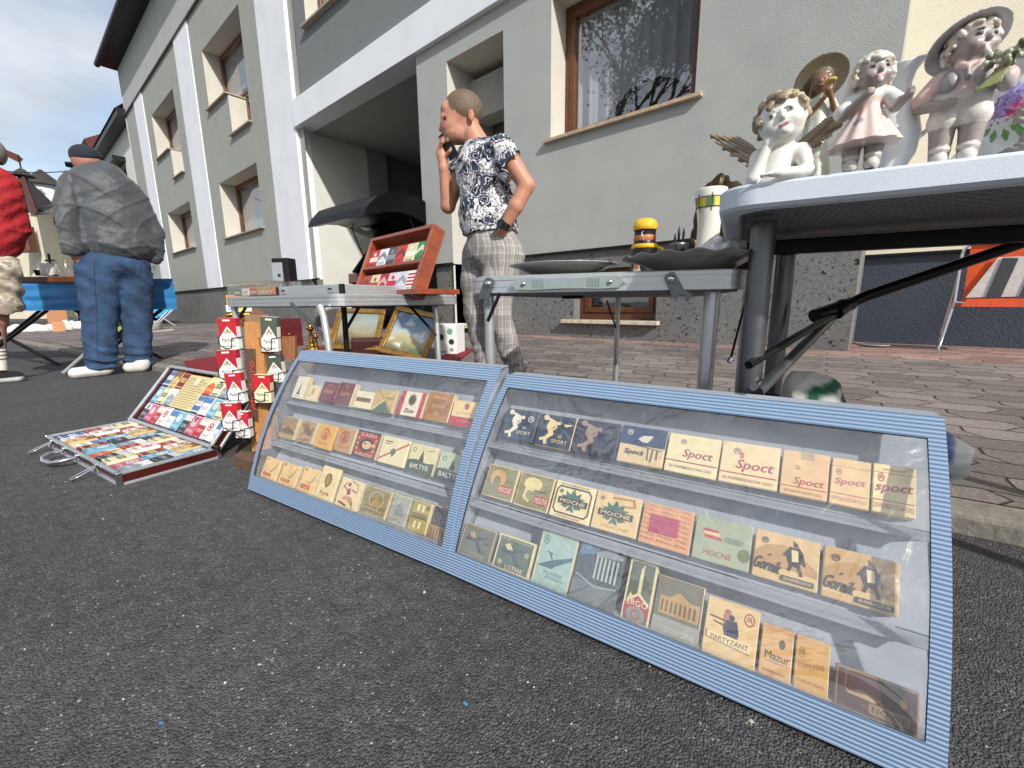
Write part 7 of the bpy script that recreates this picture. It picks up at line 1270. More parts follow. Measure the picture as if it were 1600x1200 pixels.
q.ripple(lambda P, C: .010*np.sin(P[..., 2]*52+P[..., 0]*30)); mat('camouflage', 'b0a694', .9); t, b, N, Lk = tree('camouflage'); tx = N('ShaderNodeTexCoord'); n = N('ShaderNodeTexNoise'); n.inputs['Scale'].default_value = 14; n.inputs['Detail'].default_value = 2; Lk(tx.outputs['Object'], n.inputs[0]); Lk(ramp(t, n.outputs[0], [(0, '8b8070'), (.44, 'aaa08e'), (.54, 'c9c0b0'), (.62, '99907f')], 'CONSTANT'), b.inputs['Base Color']); q.mesh('shorts', 'camouflage', root)
m_ = MB(); m_.tube([J(-4,546), J(0,578)], [.047,.042], 'cloth', 'dcd8d0', seg=14)
for y_ in (548,554,560): m_.tube([J(-3.5,y_), J(-3,y_+2)], .0485, 'cloth', '6a6862', seg=14)
m_.build('sock', root); f = Vol(*fit([J(-15,595), J(36,598)], .12), .006); A_, B_ = np.array(J(28,597)), np.array(J(-6,595)); A_[2] = .04; B_[2] = .05; f.cap(A_, B_, .042, .05, '16171a', .01); f.half((0,0,0), (0,0,-1)); f.cap((A_[0],A_[1],.0), (B_[0],B_[1],.0), .055, .06, 'd8d8d6', 0, 'p')
f.C[:, :, :] = np.where((f.ax[2] < .022)[None, None, :], f.col('d8d8d6'), f.C); f.mesh('shoe', 'cloth', root)
# ================================================================ goods on the pavement behind the tables
# framed landscapes
def painting(c4, label, sky_c, thick=.03):
    """corners: bottom left, bottom right, top right, top left (world)"""
    BLc, BRc, TRc, TLc = c4; e = (BRc-BLc); W_ = e.length; e.normalize(); u = (TLc-BLc); u = u-e*u.dot(e); H_ = u.length; u.normalize(); n_ = e.cross(u)
    M = Matrix((e, u, n_)).transposed().to_4x4(); M.translation = BLc; root = thing('framed_painting', M, label, 'painting', None)
    m_ = MB(); f = .075*W_**.5; 
    for a in ((W_/2,f/2,W_,f), (W_/2,H_-f/2,W_,f)): m_.box((a[0],a[1],0), (a[2],a[3],thick), 'gilt', bev=.008)
    for x in (f/2, W_-f/2): m_.box((x,H_/2,.001), (f,H_-2*f,thick), 'gilt', bev=.008)
    for x0, y0, x1, y1 in ((f*.8,f*.8,W_-f*.8,f),(f*.8,H_-f,W_-f*.8,H_-f*.8)): m_.box(((x0+x1)/2,(y0+y1)/2,thick*.35), (x1-x0,abs(y1-y0),thick*.5), 'brass')
    m_.build('frame', root); m_ = MB(); m_.add([(f,f,-.002),(W_-f,f,-.002),(W_-f,H_-f,-.002),(f,H_-f,-.002)], [(0,1,2,3)], sky_c); m_.build('canvas', root); return root
mat('gilt', '8c6a34', .4, .5, noise=(30,.4))
for nm_, stops in (('canvas_clouds', [(0,'4c5840'),(.18,'8a8460'),(.34,'a09a74'),(.42,'98a0a0'),(.7,'60788f'),(1,'506a88')]), ('canvas_trees', [(0,'4c3f30'),(.2,'6c5c40'),(.4,'8a866a'),(.7,'88908a'),(1,'74827f')])):
    mat(nm_, '808080', .5); t, b, N, Lk = tree(nm_); tx = N('ShaderNodeTexCoord'); sp = N('ShaderNodeSeparateXYZ'); Lk(tx.outputs['Generated'], sp.inputs[0]); n = N('ShaderNodeTexNoise'); n.inputs['Scale'].default_value = 7; n.inputs['Detail'].default_value = 7; Lk(tx.outputs['Object'], n.inputs[0])
    f = mth(t, 'ADD', mth(t, 'MULTIPLY', n.outputs[0], .6), mth(t, 'SUBTRACT', sp.outputs['Y'], .32)); g_ = ramp(t, f, stops); w_ = ramp(t, n.outputs[0], [(.52, .0), (.62, 1.)]); mx_ = N('ShaderNodeMixRGB'); Lk(mth(t, 'MULTIPLY', w_, .6), mx_.inputs[0]); Lk(g_, mx_.inputs[1]); mx_.inputs[2].default_value = (.7,.7,.68,1) if 'cl' in nm_ else (.25,.2,.14,1); Lk(mx_.outputs[0], b.inputs['Base Color'])
B1 = gp(636,562,.1); Q0 = Vector((B1.x, B1.y, .1))
painting((at(588,549,Q0,.12), at(664,566,Q0,-.05), at(704,480,Q0,.18), at(620,478,Q0,.36)), 'gilt-framed painting of clouds over a field, the right one under the aluminium table', 'canvas_clouds')
painting((at(512,545,Q0,.55), at(590,548,Q0,.42), at(615,484,Q0,.62), at(538,482,Q0,.78)), 'gilt-framed landscape with dark trees, the left one under the aluminium table', 'canvas_trees')
def gbox(x0, x1, yb, yt, z, dep, c, m, name, label, cat, rz=0, bev=.006, extra=None, parts=None, base=None):
    """a closed box standing on the ground: photo left/right/bottom/top, ground height z"""
    g = base or gp((x0+x1)/2, yb, z); g = Vector((g.x, g.y, z)); w_ = (at(x1,yb,g)-at(x0,yb,g)).length; h_ = at((x0+x1)/2,yt,g).z-z; yaw = atan2(g.y, g.x)-pi/2+rz
    root = thing(name, TR(g.x, g.y, z, yaw), label, cat); mb = MB(); mb.box((0,dep/2,h_*.5), (w_,dep,h_), m, c, bev=bev); mb.build('body', root)
    return root, w_, h_
def lidline(root, w_, h_, dep, m, c, f=.72):
    mb = MB(); mb.box((0,dep/2,h_*f), (w_+.006,dep+.006,.004), 'black_plastic'); mb.build('lid_gap', root)
def knob(root, pts, m='brass', r=.006, nm='handle'):
    mb = MB(); mb.tube(pts, r*.6, m, seg=8); mb.build(nm, root)
r_, w_, h_ = gbox(438,476,541,497,.09,.22,'56161c','leather','wooden_chest','dark burgundy leather chest with a sloping front under the aluminium table','chest', rz=.3); lidline(r_, w_, h_, .22, 0, 0, .6); knob(r_, [(-.03,-.006,h_*.45),(0,-.02,h_*.42),(.03,-.006,h_*.45)])
r_, w_, h_ = gbox(550,634,557,532,.085,.16,'3c1416','leather','wooden_chest','low dark red casket in front of the two framed paintings','chest', rz=-.15); lidline(r_, w_, h_, .16, 0, 0, .6); knob(r_, [(-.02,-.006,h_*.55),(0,-.014,h_*.5),(.02,-.006,h_*.55)])
mb = MB(); mb.tube([(-w_/2,.08,h_),(w_/2,.08,h_)], .075, 'leather', '3c1416', seg=20, flat=.35); mb.build('domed_lid', r_)
r_, w_, h_ = gbox(517,558,550,516,.085,.22,'b4763a','pine','sewing_box','orange brown wooden folding sewing box under the aluminium table','box', rz=.2)
for i in range(3): mb = MB(); mb.box((0,.10,h_*(.25+.27*i)), (w_+.012*(i+1),.235,.006), 'pine', '6d4420'); mb.build('tray_edge', r_)
for i in range(3): mb = MB(); mb.box((-w_/2+.03+i*.02-.02,-.008,h_*.45), (.012,.008,h_*.8), 'pine', 'd19a5c', M=Matrix.Rotation(radians(-28), 4, 'Y')); mb.build('hinge_arm', r_)
r_, w_, h_ = gbox(440,475,500,481,.12,.35,'b08050','painted','cardboard_box','brown cardboard box with a bright green cloth on top, seen below the silver cases','box', base=gp(458,512,.1)*1.25)
bx = r_.matrix_world.translation.copy(); v = Vol((-.28,-.1,-.02), (.28,.35,.2), .012); v.ell((0,.1,.03), (.22,.13,.09), 'b4cc48', .05); v.ell((-.1,.08,.08), (.1,.08,.06), 'a8c43c', .04); v.half((0,0,0), (0,0,-1)); v.ripple(lambda P, C: .012*np.sin(P[..., 0]*38+P[..., 2]*40)); ob = v.mesh('green_cloth', 'cloth'); ob.matrix_world = TR(bx.x, bx.y, h_+.125, r_.rotation_euler.z); ob.rotation_euler.z = atan2(bx.y, bx.x)-pi/2; tag(ob, 'bright yellow-green cloth heaped on the cardboard box below the table', 'cloth')
r_, w_, h_ = gbox(386,424,512,492,.1,.3,'8c6a48','pine','wooden_crate','weathered wooden crate with a brown cap-like pile, behind the pack stand','crate', base=gp(405,522,.1)*1.1)
mb = MB(); mb.add([(-w_*.35,.05,h_),(w_*.4,.05,h_),(w_*.4,.25,h_),(-w_*.35,.25,h_),(0,.15,h_+.14)], [(0,1,4),(1,2,4),(2,3,4),(3,0,4)], 'pine', '6c4430'); mb.build('heap', r_)
def candlestick(x, y, s, label):
    g = gp(x, y, .09); mb = MB(); mb.lathe([(0,0),(.05,0),(.052,.006),(.03,.016),(.012,.03),(.02,.045),(.012,.06),(.017,.09),(.010,.12),(.018,.135),(.032,.145),(.034,.15),(.014,.152),(.014,.185),(.018,.19),(.0,.19)], 'brass', seg=22); ob = mb.build('candlestick', M=TR(g.x, g.y, .09) @ Matrix.Scale(s, 4)); tag(ob, label, 'candlestick', 'brass candlesticks under the table')
candlestick(488, 545, 1.5, 'taller brass candlestick beside the burgundy chest'); candlestick(495, 548, 1.0, 'shorter brass candlestick on the red cloth, nearer than the taller one')
r_, w_, h_ = gbox(678,715,556,507,.09,.25,'e4e4e2','painted','cardboard_box','white printed cardboard box right of the framed paintings','box', rz=-.35)
mb = MB(); deco(mb, w_, h_, [('e',.3,.6,.14,.1,'202020'),('e',.72,.78,.12,.1,'6c9c88'),('e',.78,.45,.12,.09,'303030'),('e',.78,.2,.08,.06,'8c8c8c'),('r',.15,.1,.5,.16,'9c9c9c')], Matrix.Translation((-w_/2,-.001,0)) @ Matrix.Rotation(pi/2, 4, 'X')); mb.build('print', r_)
def sheet(pts, z, th, m, c, name, label, cat):
    mb = MB(); P_ = [gp(x, y, z) for x, y in pts]; n_ = len(P_)
    vs = [(p.x,p.y,z) for p in P_]+[(p.x,p.y,z+th) for p in P_]; A = sum(P_[i].x*P_[(i+1) % n_].y-P_[(i+1) % n_].x*P_[i].y for i in range(n_)); up = list(range(n_, 2*n_))
    mb.add(vs, [up if A > 0 else up[::-1]]+[(i,(i+1) % n_,n_+(i+1) % n_,n_+i) for i in range(n_)], m, c); return tag(mb.build(name), label, cat)
sheet([(288,566),(352,556),(400,570),(398,590),(300,584)], .062, .012, 'red_velvet', WH, 'red_cloth', 'dark red cloth spread on the pavement behind the briefcase lid', 'cloth')
sheet([(672,566),(722,543),(740,548),(700,574)], .1, .01, 'red_velvet', WH, 'red_cloth', 'dark red cloth under the white printed box', 'cloth')
sheet([(470,548),(520,540),(540,556),(480,560)], .088, .01, 'red_velvet', WH, 'red_cloth', 'dark red cloth under the brass candlesticks', 'cloth')
# cloth bag with green print and backpack behind the nearer case
g = ad(1272,640,.95); v = Vol((-.17,-.12,-.01), (.19,.14,.42), .0065); BGc = 'cfcdc6'
zt = ad(1268,570,.95).z
v.ell((0,0,.14), (.13,.08,.16), BGc, .02); v.cap((-.06,0,.2), (-.02,.0,zt-.055), .06, .045, BGc, .05); v.cap((.05,0,.2), (.0,.0,zt-.07), .055, .05, BGc, .05); v.half((0,0,.0), (0,0,-1))
v.ripple(lambda P, C: .009*np.abs(np.sin(P[..., 0]*36+P[..., 2]*18+np.sin(P[..., 2]*22)*1.5))+.003*np.abs(np.sin(P[..., 0]*90-P[..., 2]*60)))
BM_ = TR(g.x, g.y, .0, atan2(g.y, g.x)-pi/2); BI_ = np.array(BM_.inverted())
def near(x0, y0, x1, y1):
    def f(P):
        q_ = P@np.array(BM_)[:3, :3].T+np.array(BM_)[:3, 3]-np.array(CP); w_ = q_@np.array(fwd); X = 800+FPX*(q_@np.array(rgt))/w_; Y = 600-FPX*(q_@np.array(upv))/w_
        return X, Y
    return f
Pg = np.stack(np.meshgrid(*v.ax, indexing='ij'), -1); gcol = v.col('1f5a44'); x_, z_ = Pg[..., 0], Pg[..., 2]
za = zt-.075; mk = (Pg[..., 1] < 0) & (((np.abs(z_-za-.02-.5*x_) < .013) & (x_ > -.02) & (x_ < .06)) | ((np.abs(x_-.0) < .011) & (np.abs(z_-za) < .035)) | ((np.abs(x_-.05) < .011) & (np.abs(z_-za+.005) < .035)) | ((np.abs(z_-za-.075) < .010) & (np.abs(x_+.03) < .014)) | ((z_-za < -.055) & (z_-za > -.075) & (x_ < .03))); v.C[mk] = gcol
ob = v.mesh('cloth_bag', 'cloth'); ob.matrix_world = BM_; tag(ob, 'grey cloth bag with dark green printing behind the nearer display case', 'bag')
g = ad(1446,690,.82); v = Vol((-.20,-.09,-.01), (.11,.1,.40), .006); zc = g.z
v.ell((-.03,0,zc-.03), (.10,.06,.075), '6c6e70', .02); v.cap((.0,0,zc-.01), (.06,0,zc+.0), .05, .008, '77797b', .01); v.cap((.0,0,zc-.05), (.055,0,zc-.02), .045, .010, '5c5e60', .01); v.cap((-.14,.0,.05), (-.08,0,zc-.06), .05, .06, '3a3b3d', .04)
Pg = np.stack(np.meshgrid(*v.ax, indexing='ij'), -1); v.C[(np.abs(Pg[..., 0]-.028) < .007)] = v.col('1c2c52'); v.C[(Pg[..., 2] < zc-.022) & (Pg[..., 2] > zc-.05)] = v.col('4a4c4e'); v.C[Pg[..., 2] < zc-.085] = v.col('3c3d40')
v.ripple(lambda P, C: .006*np.abs(np.sin(P[..., 2]*75+P[..., 0]*12))); ob = v.mesh('backpack', 'cloth'); ob.matrix_world = TR(g.x, g.y, .0, atan2(g.y, g.x)-pi/2); tag(ob, 'grey bag with a navy stripe poking out past the right end of the nearer case', 'bag')
v = Vol((-.2,-.1,-.01), (.2,.1,.44), .009); v.ell((0,0,.15), (.14,.06,.195), '202226', .02); v.ripple(lambda P, C: .004*np.sin(P[..., 0]*60+P[..., 2]*30)); g = ad(1195,640,1.05); ob = v.mesh('black_bag', 'cloth'); ob.matrix_world = TR(g.x+.0, g.y, -.01, atan2(g.y, g.x)-pi/2); tag(ob, 'black fabric bag between the grey cloth bag and the table legs', 'bag')
# ================================================================ orange deck chair
C0 = Vector((.52,4.75,.14)); root = thing('deck_chair', C0, 'orange tubular chair with a black and white striped inset against the blue plinth', 'chair'); CW = root.matrix_world.copy()
K = lambda x, y, o_=0: at(x, y, C0, o_)
m_ = MB(); m_.tube([K(1620,376,.05), K(1522,379,.05), K(1508,388,.05), K(1503,400,.05), K(1492,470,-.0), K(1475,520,-.02), K(1466,545,-.05), K(1472,554,-.1), K(1500,562,-.25), K(1640,572,-.3)], .011, 'chrome', seg=10)
m_.build('frame', root, W=CW); m_ = MB(); m_.tube([K(1497,432,.06), K(1489,462,.1), K(1468,530,.18), K(1466,545,.2), K(1475,551,.2), K(1640,556,.2)], .010, 'chrome', seg=10); m_.build('rear_frame', root, W=CW)
m_ = MB(); m_.tube([K(1510,474,-.02), K(1493,472,-.02), K(1488,482,-.02)], .009, 'chrome', seg=8); m_.build('arm_bracket', root, W=CW)
def ribbon(mb, A, B, m, c, off=.004, k=10, wob=.01):
    vs = []
    for i in range(k+1):
        f = i/k; a, b_ = A[0].lerp(A[1], f), B[0].lerp(B[1], f); s_ = Vector((0,1,0))*wob*sin(f*pi*3); vs += [a+s_, b_+s_]
    mb.add(vs, [(2*i,2*i+1,2*i+3,2*i+2) for i in range(k)], m, c, True)
m_ = MB(); quad_box(m_, [K(1505,466,.02), K(1655,463,.02), K(1650,377,.06), K(1518,381,.06)], Vector((0,.006,0)), 1, 'cloth', 'e0572a'); m_.build('backrest', root, W=CW)
m_ = MB(); quad_box(m_, [K(1509,465,.0), K(1655,462,.0), K(1655,398,.03), K(1560,402,.03), K(1534,412,.03), K(1520,440,.015)][:4]+[], Vector((0,.004,0)), 1, 'cloth', 'd2ccc6'); m_.build('inset', root, W=CW)
for i in range(3):
    x = 1540+i*52; m_ = MB(); quad_box(m_, [K(x,465-.5*i,-.008), K(x+24,464-.5*i,-.008), K(x+52,403,.022), K(x+27,403,.022)], Vector((0,.003,0)), 1, 'cloth', '46484c'); m_.build('stripe', root, W=CW)
m_ = MB(); quad_box(m_, [K(1500,479,-.04), K(1660,480,-.04), K(1660,466,-.02), K(1512,467,-.02)], Vector((0,.3,.0)), 1, 'cloth', 'd85226'); m_.build('seat', root, W=CW)
g = gp(1368,541,.15); mb = MB(); mb.lathe([(0,0),(.06,0),(.1,.012),(.1,.015),(.06,.004),(0,.004)], 'porcelain', 'dcdcd8', 30); tag(mb.build('plate', M=TR(g.x, g.y-.02, .153)), 'small white plate on the ground at the corner of the grey house', 'plate')
# ================================================================ banana boxes on a low cart
g = gp(328,508,.04); g = Vector((g.x*.75, g.y*.75, 0)); g = Vector((-11.4, 3.55, .02)); K = lambda x, y, o_=0: at(x, y, g, o_)
yaw = atan2(g.y, g.x)-pi/2; wd = (K(350,500)-K(306,500)).length
cart = thing('flower_cart', TR(g.x, g.y, .02, yaw), 'low dark wooden cart with curved wheels against the grey house wall', 'cart'); hh = K(328,488).z-.02
m_ = MB(); m_.box((0,.2,hh*.8), (wd,.4,hh*.35), 'wood_frame'); m_.build('bed', cart)
for sx in (-.28,.28): m_ = MB(); m_.tube([(sx*wd+.5*hh*cos(a*pi/8), -.03, hh*.45+.42*hh*sin(a*pi/8)) for a in range(16)], .03, 'brass', seg=6, closed=True); m_.build('wheel', cart)
h1 = K(328,477).z; h2 = K(328,461).z
for (z0, z1, w2, c, lb, sp_) in ((hh+.02, h1, wd*.98, 'd8dcc8', 'white and yellow banana box, lower of the two on the low cart', [('e',.65,.5,.18,.3,'d8d040'),('r',.08,.3,.22,.7,'8cb0c8'),('r',.4,.3,.5,.75,'4c8c9c')]), (h1+.004, h2, wd*.88, 'b88a5c', 'brown banana box with hand holes, upper of the two on the low cart', [('e',.4,.55,.07,.14,'3c2c1c'),('e',.75,.55,.07,.14,'3c2c1c'),('r',.05,.3,.2,.8,'a0502c')])):
    h_ = z1-z0; r2 = thing('banana_box', TR(g.x, g.y, z0, yaw), lb, 'box', 'banana boxes on the cart'); m_ = MB(); m_.box((0,.2,h_/2), (w2,.38,h_), 'painted', c, bev=.01); m_.build('body', r2); m_ = MB(); deco(m_, w2, h_, sp_, Matrix.Translation((-w2/2,.008,0)) @ Matrix.Rotation(pi/2, 4, 'X'), z=.002, dz=.002); m_.build('print', r2)
# ================================================================ cars
def car(M, label, paint, L_=4.4, Wc=1.76, hatch=True, lamp=True):
    root = thing('parked_car', M, label, 'car')    # origin: rear bumper on the ground; +x forwards
    low = [(0,.32),(.02,.62),(.10,.95),(L_-1.0,.98),(L_-.25,.80),(L_,.62),(L_,.28),(L_-.35,.2),(.3,.2)]
    up = [(.10,.95),(.22,1.1),(.42,1.42),(.85,1.52),(2.2,1.5),(2.75,1.32),(3.3,.98)]
    def extr(mb, pl, wf, m):
        n_ = len(pl); vs = [(x, -Wc/2*wf(z), z) for x, z in pl]+[(x, Wc/2*wf(z), z) for x, z in pl]
        mb.add(vs, [(i,(i+1) % n_,n_+(i+1) % n_,n_+i)[::-1] for i in range(n_)], m, smooth=False); mb.add(vs, [list(range(n_)), list(range(n_, 2*n_))[::-1]], m)
    wf = lambda z: 1-max(0, z-.9)*.34-max(0, .5-z)*.12
    b_ = bmesh.new; mb = MB(); extr(mb, low, wf, paint); ob = mb.build('body', root)
    bv = ob.modifiers.new('bevel', 'BEVEL'); bv.width = .05; bv.segments = 3; bv.limit_method = 'ANGLE'
    mb = MB(); vs = [(x, sg*Wc/2*wf(z), z) for sg in (-1, 1) for x, z in up]; n_ = len(up)
    roof = [(.85,1.52),(2.2,1.5),(2.75,1.32)]
    for i in range(2 if hatch else 0, n_-1):
        m_x = paint if 2 < i < 4 or i == 3 else 'dark_glass'
        mb.add([vs[i], vs[i+1], vs[n_+i+1], vs[n_+i]], [(0,3,2,1)], m_x)
    for sg in (-1, 1):
        pl = [(x, sg*Wc/2*wf(z), z) for x, z in ([(.10,.94),(.26,1.25),(.50,1.46),(2.2,1.48),(2.75,1.3),(3.2,.98)])]; mb.add(pl, [list(range(6))], 'dark_glass')
        for a, c_ in (((.10,.95),(.42,1.42)), ((.42,1.42),(.85,1.52)), ((.85,1.52),(2.2,1.5)), ((2.2,1.5),(3.3,.98)), ((1.0,.96),(1.05,1.5)), ((1.95,.96),(1.95,1.5))): mb.tube([(a[0], sg*Wc/2*wf(a[1])+sg*.005, a[1]), (c_[0], sg*Wc/2*wf(c_[1])+sg*.005, c_[1])], .035, paint, seg=8)
    mb.build('cabin', root)
    mb = MB(); mb.box((.35,0,.75), (.5,Wc*.7,.5), 'interior'); mb.box((.02,0,.78), (.02,Wc*.72,.3), 'interior') if hatch else 0; mb.box((.9,0,1.0), (.9,Wc*.75,.7), 'interior'); mb.build('boot', root)
    for sx in (.78, L_-.85):
        for sg in (-1, 1):
            mb = MB(); mb.tube([(sx, sg*(Wc/2-.2), .32), (sx, sg*(Wc/2+.005), .32)], .32, 'rubber', seg=26); w1 = mb.build('wheel', root); mb = MB(); mb.tube([(sx, sg*(Wc/2), .32), (sx, sg*(Wc/2+.012), .32)], .2, 'aluminium', seg=20); mb.build('rim', w1)
    mat('tail_lamp', '8c1014', .15, coat=1) if 'tail_lamp' not in MATS else 0
    for sg in (-1, 1): mb = MB(); mb.box((.05, sg*(Wc/2-.12), .86), (.10,.26,.16), 'tail_lamp', bev=.02); mb.build('tail_lamp', root)
    mb = MB(); mb.box((-.005,0,.50), (.05,Wc*.9,.18), paint, bev=.03); mb.build('bumper', root)
    for sg in (-1, 1): mb = MB(); mb.tube([(.9,sg*.62,1.56),(2.2,sg*.62,1.56)], .016, 'aluminium', seg=8); mb.build('roof_rail', root)
    if hatch:   # opened tailgate hinged at the roof's rear edge
        mb = MB(); pr = [(.85,1.52),(.6,1.66),(.35,1.78),(.1,1.86),(-.12,1.88),(-.32,1.85),(-.5,1.77),(-.64,1.63),(-.70,1.52),(-.55,1.55),(-.4,1.60),(-.2,1.62),(.0,1.60),(.25,1.52),(.5,1.46),(.80,1.42)]; n_ = len(pr); ww = lambda x: Wc/2*(.84-.12*max(0,-x))
        vs = [(x, -ww(x), z) for x, z in pr]+[(x, ww(x), z) for x, z in pr]; mb.add(vs, [(i,(i+1) % n_,n_+(i+1) % n_,n_+i)[::-1] for i in range(n_)], paint, smooth=False); mb.add(vs, [list(range(n_)), list(range(n_, 2*n_))[::-1]], paint); tg = mb.build('tailgate', root)
        mb = MB(); mb.add([(.5,-.5,1.452),(.02,-.5,1.59),(.02,.5,1.59),(.5,.5,1.452)], [(0,1,2,3)], 'dark_glass'); mb.build('rear_window', tg)
        if lamp: mb = MB(); mb.box((.05,-.5,1.87), (.16,.2,.03), 'tail_lamp', bev=.01); mb.build('lamp', tg)
        for sg in (-1, 1): mb = MB(); mb.tube([(.25, sg*Wc*.40, 1.05), (-.02, sg*Wc*.38, 1.63)], .009, 'black_metal', seg=6); mb.build('gas_strut', root)
    return root
car(TR(-6.12, 4.0, .05, radians(93)) @ Matrix.Scale(1.1, 4), 'black car with its tailgate raised, backed up in the gateway behind the wooden rack', 'car_paint_black', hatch=True)
car(TR(-17.3, 2.45, 0, radians(180)), 'silver estate car with its tailgate open, far left beyond the blue-topped stall', 'car_paint_silver', hatch=True)
# ================================================================ the stall on the left
T0 = Vector((-5.02,1.05,0)); T1 = Vector((-6.12,.12,0)); dT = (T1-T0).normalized(); T1 = T0+dT*2.6; nT = Vector((T0.x, T0.y, 0)).normalized()*.8
TM = Matrix((dT, nT, Vector((0,0,1)))).transposed().to_4x4(); TM.translation = T0
if TM.to_3x3().determinant() < 0: pass
stl = thing('market_table', T0, 'long market table under a blue cloth on crossed metal legs, behind the heavy man', 'table'); SI = Matrix.Translation(T0)
pt = lambda a, o_, z: T0+dT*a+nT*o_+Vector((0,0,z))
mat('blue_board', '2f78b0', .55, noise=(9,.12))
m_ = MB(); quad_box(m_, [pt(0,0,.79), pt(2.6,0,.79), pt(2.6,.62,.79), pt(0,.62,.79)], Vector((0,0,.02)), 1, 'blue_board'); m_.build('tabletop', stl, W=SI)
m_ = MB(); vs = []; kx, kz = 60, 14
for i in range(kx+1):
    for j in range(kz+1): z_ = .80-.27*j/kz; o_ = -.012-.008*sin(j*1.3+sin(i*.35)*.8)-.006*sin(i*.6+j*.5)-(.012 if j in (7,8) else 0); vs.append(pt(2.6*i/kx, o_, z_))
m_.add(vs, [(i*(kz+1)+j,(i+1)*(kz+1)+j,(i+1)*(kz+1)+j+1,i*(kz+1)+j+1) for i in range(kx) for j in range(kz)], 'blue_board', smooth=True); m_.add([pt(0,-.01,.8), pt(0,.62,.8), pt(0,.62,.53), pt(0,-.01,.53)], [(0,1,2,3)], 'blue_board'); m_.build('cloth_skirt', stl, W=SI)
for a0, a1 in ((.15,.95), (.95,.15), (1.25,2.1), (2.1,1.25)):
    m_ = MB(); m_.tube([pt(a0,.08,.53), pt(a1,.08 if a0 < a1 else .12,.0)], .016, 'black_metal', seg=8); m_.build('leg', stl, W=SI)
for a0, a1 in ((.3,1.05), (1.05,.3), (1.4,2.2)):
    m_ = MB(); m_.tube([pt(a0,.5,.53), pt(a1,.54,.0)], .014, 'black_metal', seg=8); m_.build('leg', stl, W=SI)
m_ = MB(); a_, b__ = gp(98,584,.01), pt(.55,.06,.42); m_.tube([b__, a_], .015, 'aluminium', seg=8); m_.build('leg', stl, W=SI)
def onT(x, y, o_=.1): P_ = T0+nT*o_; d = dirr(x, y); return CP+d*((P_-CP).dot(nT)/d.dot(nT))
def stallitem(name, x, y, prof, m, c, label, s=1, cat=None):
    g = onT(x, y); mb = MB(); mb.lathe([(r*s, z*s) for r, z in prof], m, c, 18); tag(mb.build(name, M=TR(g.x, g.y, .815)), label, cat or name.replace('_', ' '))
nO = Vector((-dT.y, dT.x, 0)); nO = -nO if nO.dot(T0) < 0 else nO; g = onT(80,418); trm = Matrix((dT, nO, dT.cross(nO))).transposed().to_4x4(); trm.translation = Vector((g.x, g.y, .812))
m_ = MB(); m_.box((0,.1,.028), (.62,.3,.05), 'wood_frame', bev=.008); tag(m_.build('wooden_tray', M=trm), 'long dark wooden tray on the blue-skirted stall', 'tray')
g = onT(128,424); trm.translation = Vector((g.x, g.y, .812)); m_ = MB(); m_.box((0,.05,.02), (.2,.2,.04), 'leather', '3a2420', bev=.006); tag(m_.build('small_case', M=trm.copy()), 'small dark case on the stall just left of the heavy man', 'case')
cupp = [(0,0),(.025,0),(.028,.01),(.04,.06),(.042,.075),(.038,.075),(.02,.02)]
stallitem('cup', 56, 411, cupp, 'black_plastic', WH, 'small dark goblet on the wooden tray', .6); stallitem('cup', 63, 411, cupp, 'black_plastic', WH, 'second small dark goblet on the tray, right of the first', .6)
stallitem('white_mug', 72, 412, [(0,0),(.045,0),(.048,.01),(.048,.10),(.043,.10),(.04,.02)], 'porcelain', 'e4e2dc', 'white mug on the stall below the small cross', 1)
stallitem('glass_jar', 88, 412, [(0,0),(.05,0),(.052,.1),(.035,.12),(.036,.135),(.0,.135)], 'clear_film', WH, 'clear glass jar right of the white mug', .9, 'jar')
stallitem('glass_jug', 104, 414, [(0,0),(.04,0),(.055,.04),(.05,.09),(.03,.13),(.036,.16)], 'clear_film', WH, 'clear glass jug nearest to the heavy man', 1, 'jug')
g = onT(76,412); m_ = MB(); m_.box((0,0,.09), (.012,.012,.18), 'black_metal'); m_.box((0,0,.125), (.075,.0121,.012), 'black_metal'); m_.box((0,0,.005), (.06,.04,.01), 'black_metal'); tag(m_.build('small_cross', M=TR(g.x, g.y+.01, .815, .7)), 'small dark standing cross behind the white mug', 'cross')
# goods on the ground beyond the stall
def heap(x, y, z, sx, sz, c, label, name='cloth_heap', seed=1):
    g = gp(x, y, z); v = Vol((-sx-.03,-.3,-.01), (sx+.03,.3,sz+.03), max(.012, sx/32)); random.seed(seed)
    for i in range(9): v.ell((random.uniform(-sx*.7,sx*.7), random.uniform(-.15,.15), sz*.2), (sx*.35, .14, sz*random.uniform(.35,.75)), (c, 'd8d4cc', c)[i % 3], .03)
    v.half((0,0,0), (0,0,-1)); v.ripple(lambda P, C: .012*np.sin(P[..., 0]*30+P[..., 1]*24)); ob = v.mesh(name, 'cloth'); ob.matrix_world = TR(g.x, g.y, z, atan2(g.y, g.x)-pi/2); tag(ob, label, 'cloth')
heap(62, 519, .0, .55, .22, 'c8c8c4', 'white cloths heaped on the road behind the crossed legs', seed=2); heap(125, 514, .0, .35, .25, 'd0ccc4', 'white bundle on the road left of the heavy man’s leg'.replace('’', ''), seed=5)
gz = gp(93,512,0); gbox(76,108,507,485,0,.4,'b07a54','painted','cardboard_box','brown cardboard box with hand holes seen between the crossed stall legs','box',base=gz*1.08); gbox(84,104,520,503,0,.3,'c08c60','painted','cardboard_box','smaller tan cardboard box in front of the one with hand holes','box')
g = gp(252,512,.0); fc = thing('folding_chair', g, 'small folding stool with a bright blue cloth, right of the heavy man', 'stool'); FW = fc.matrix_world.copy(); K = lambda x, y, o_=0: at(x, y, g, o_)
m_ = MB(); 
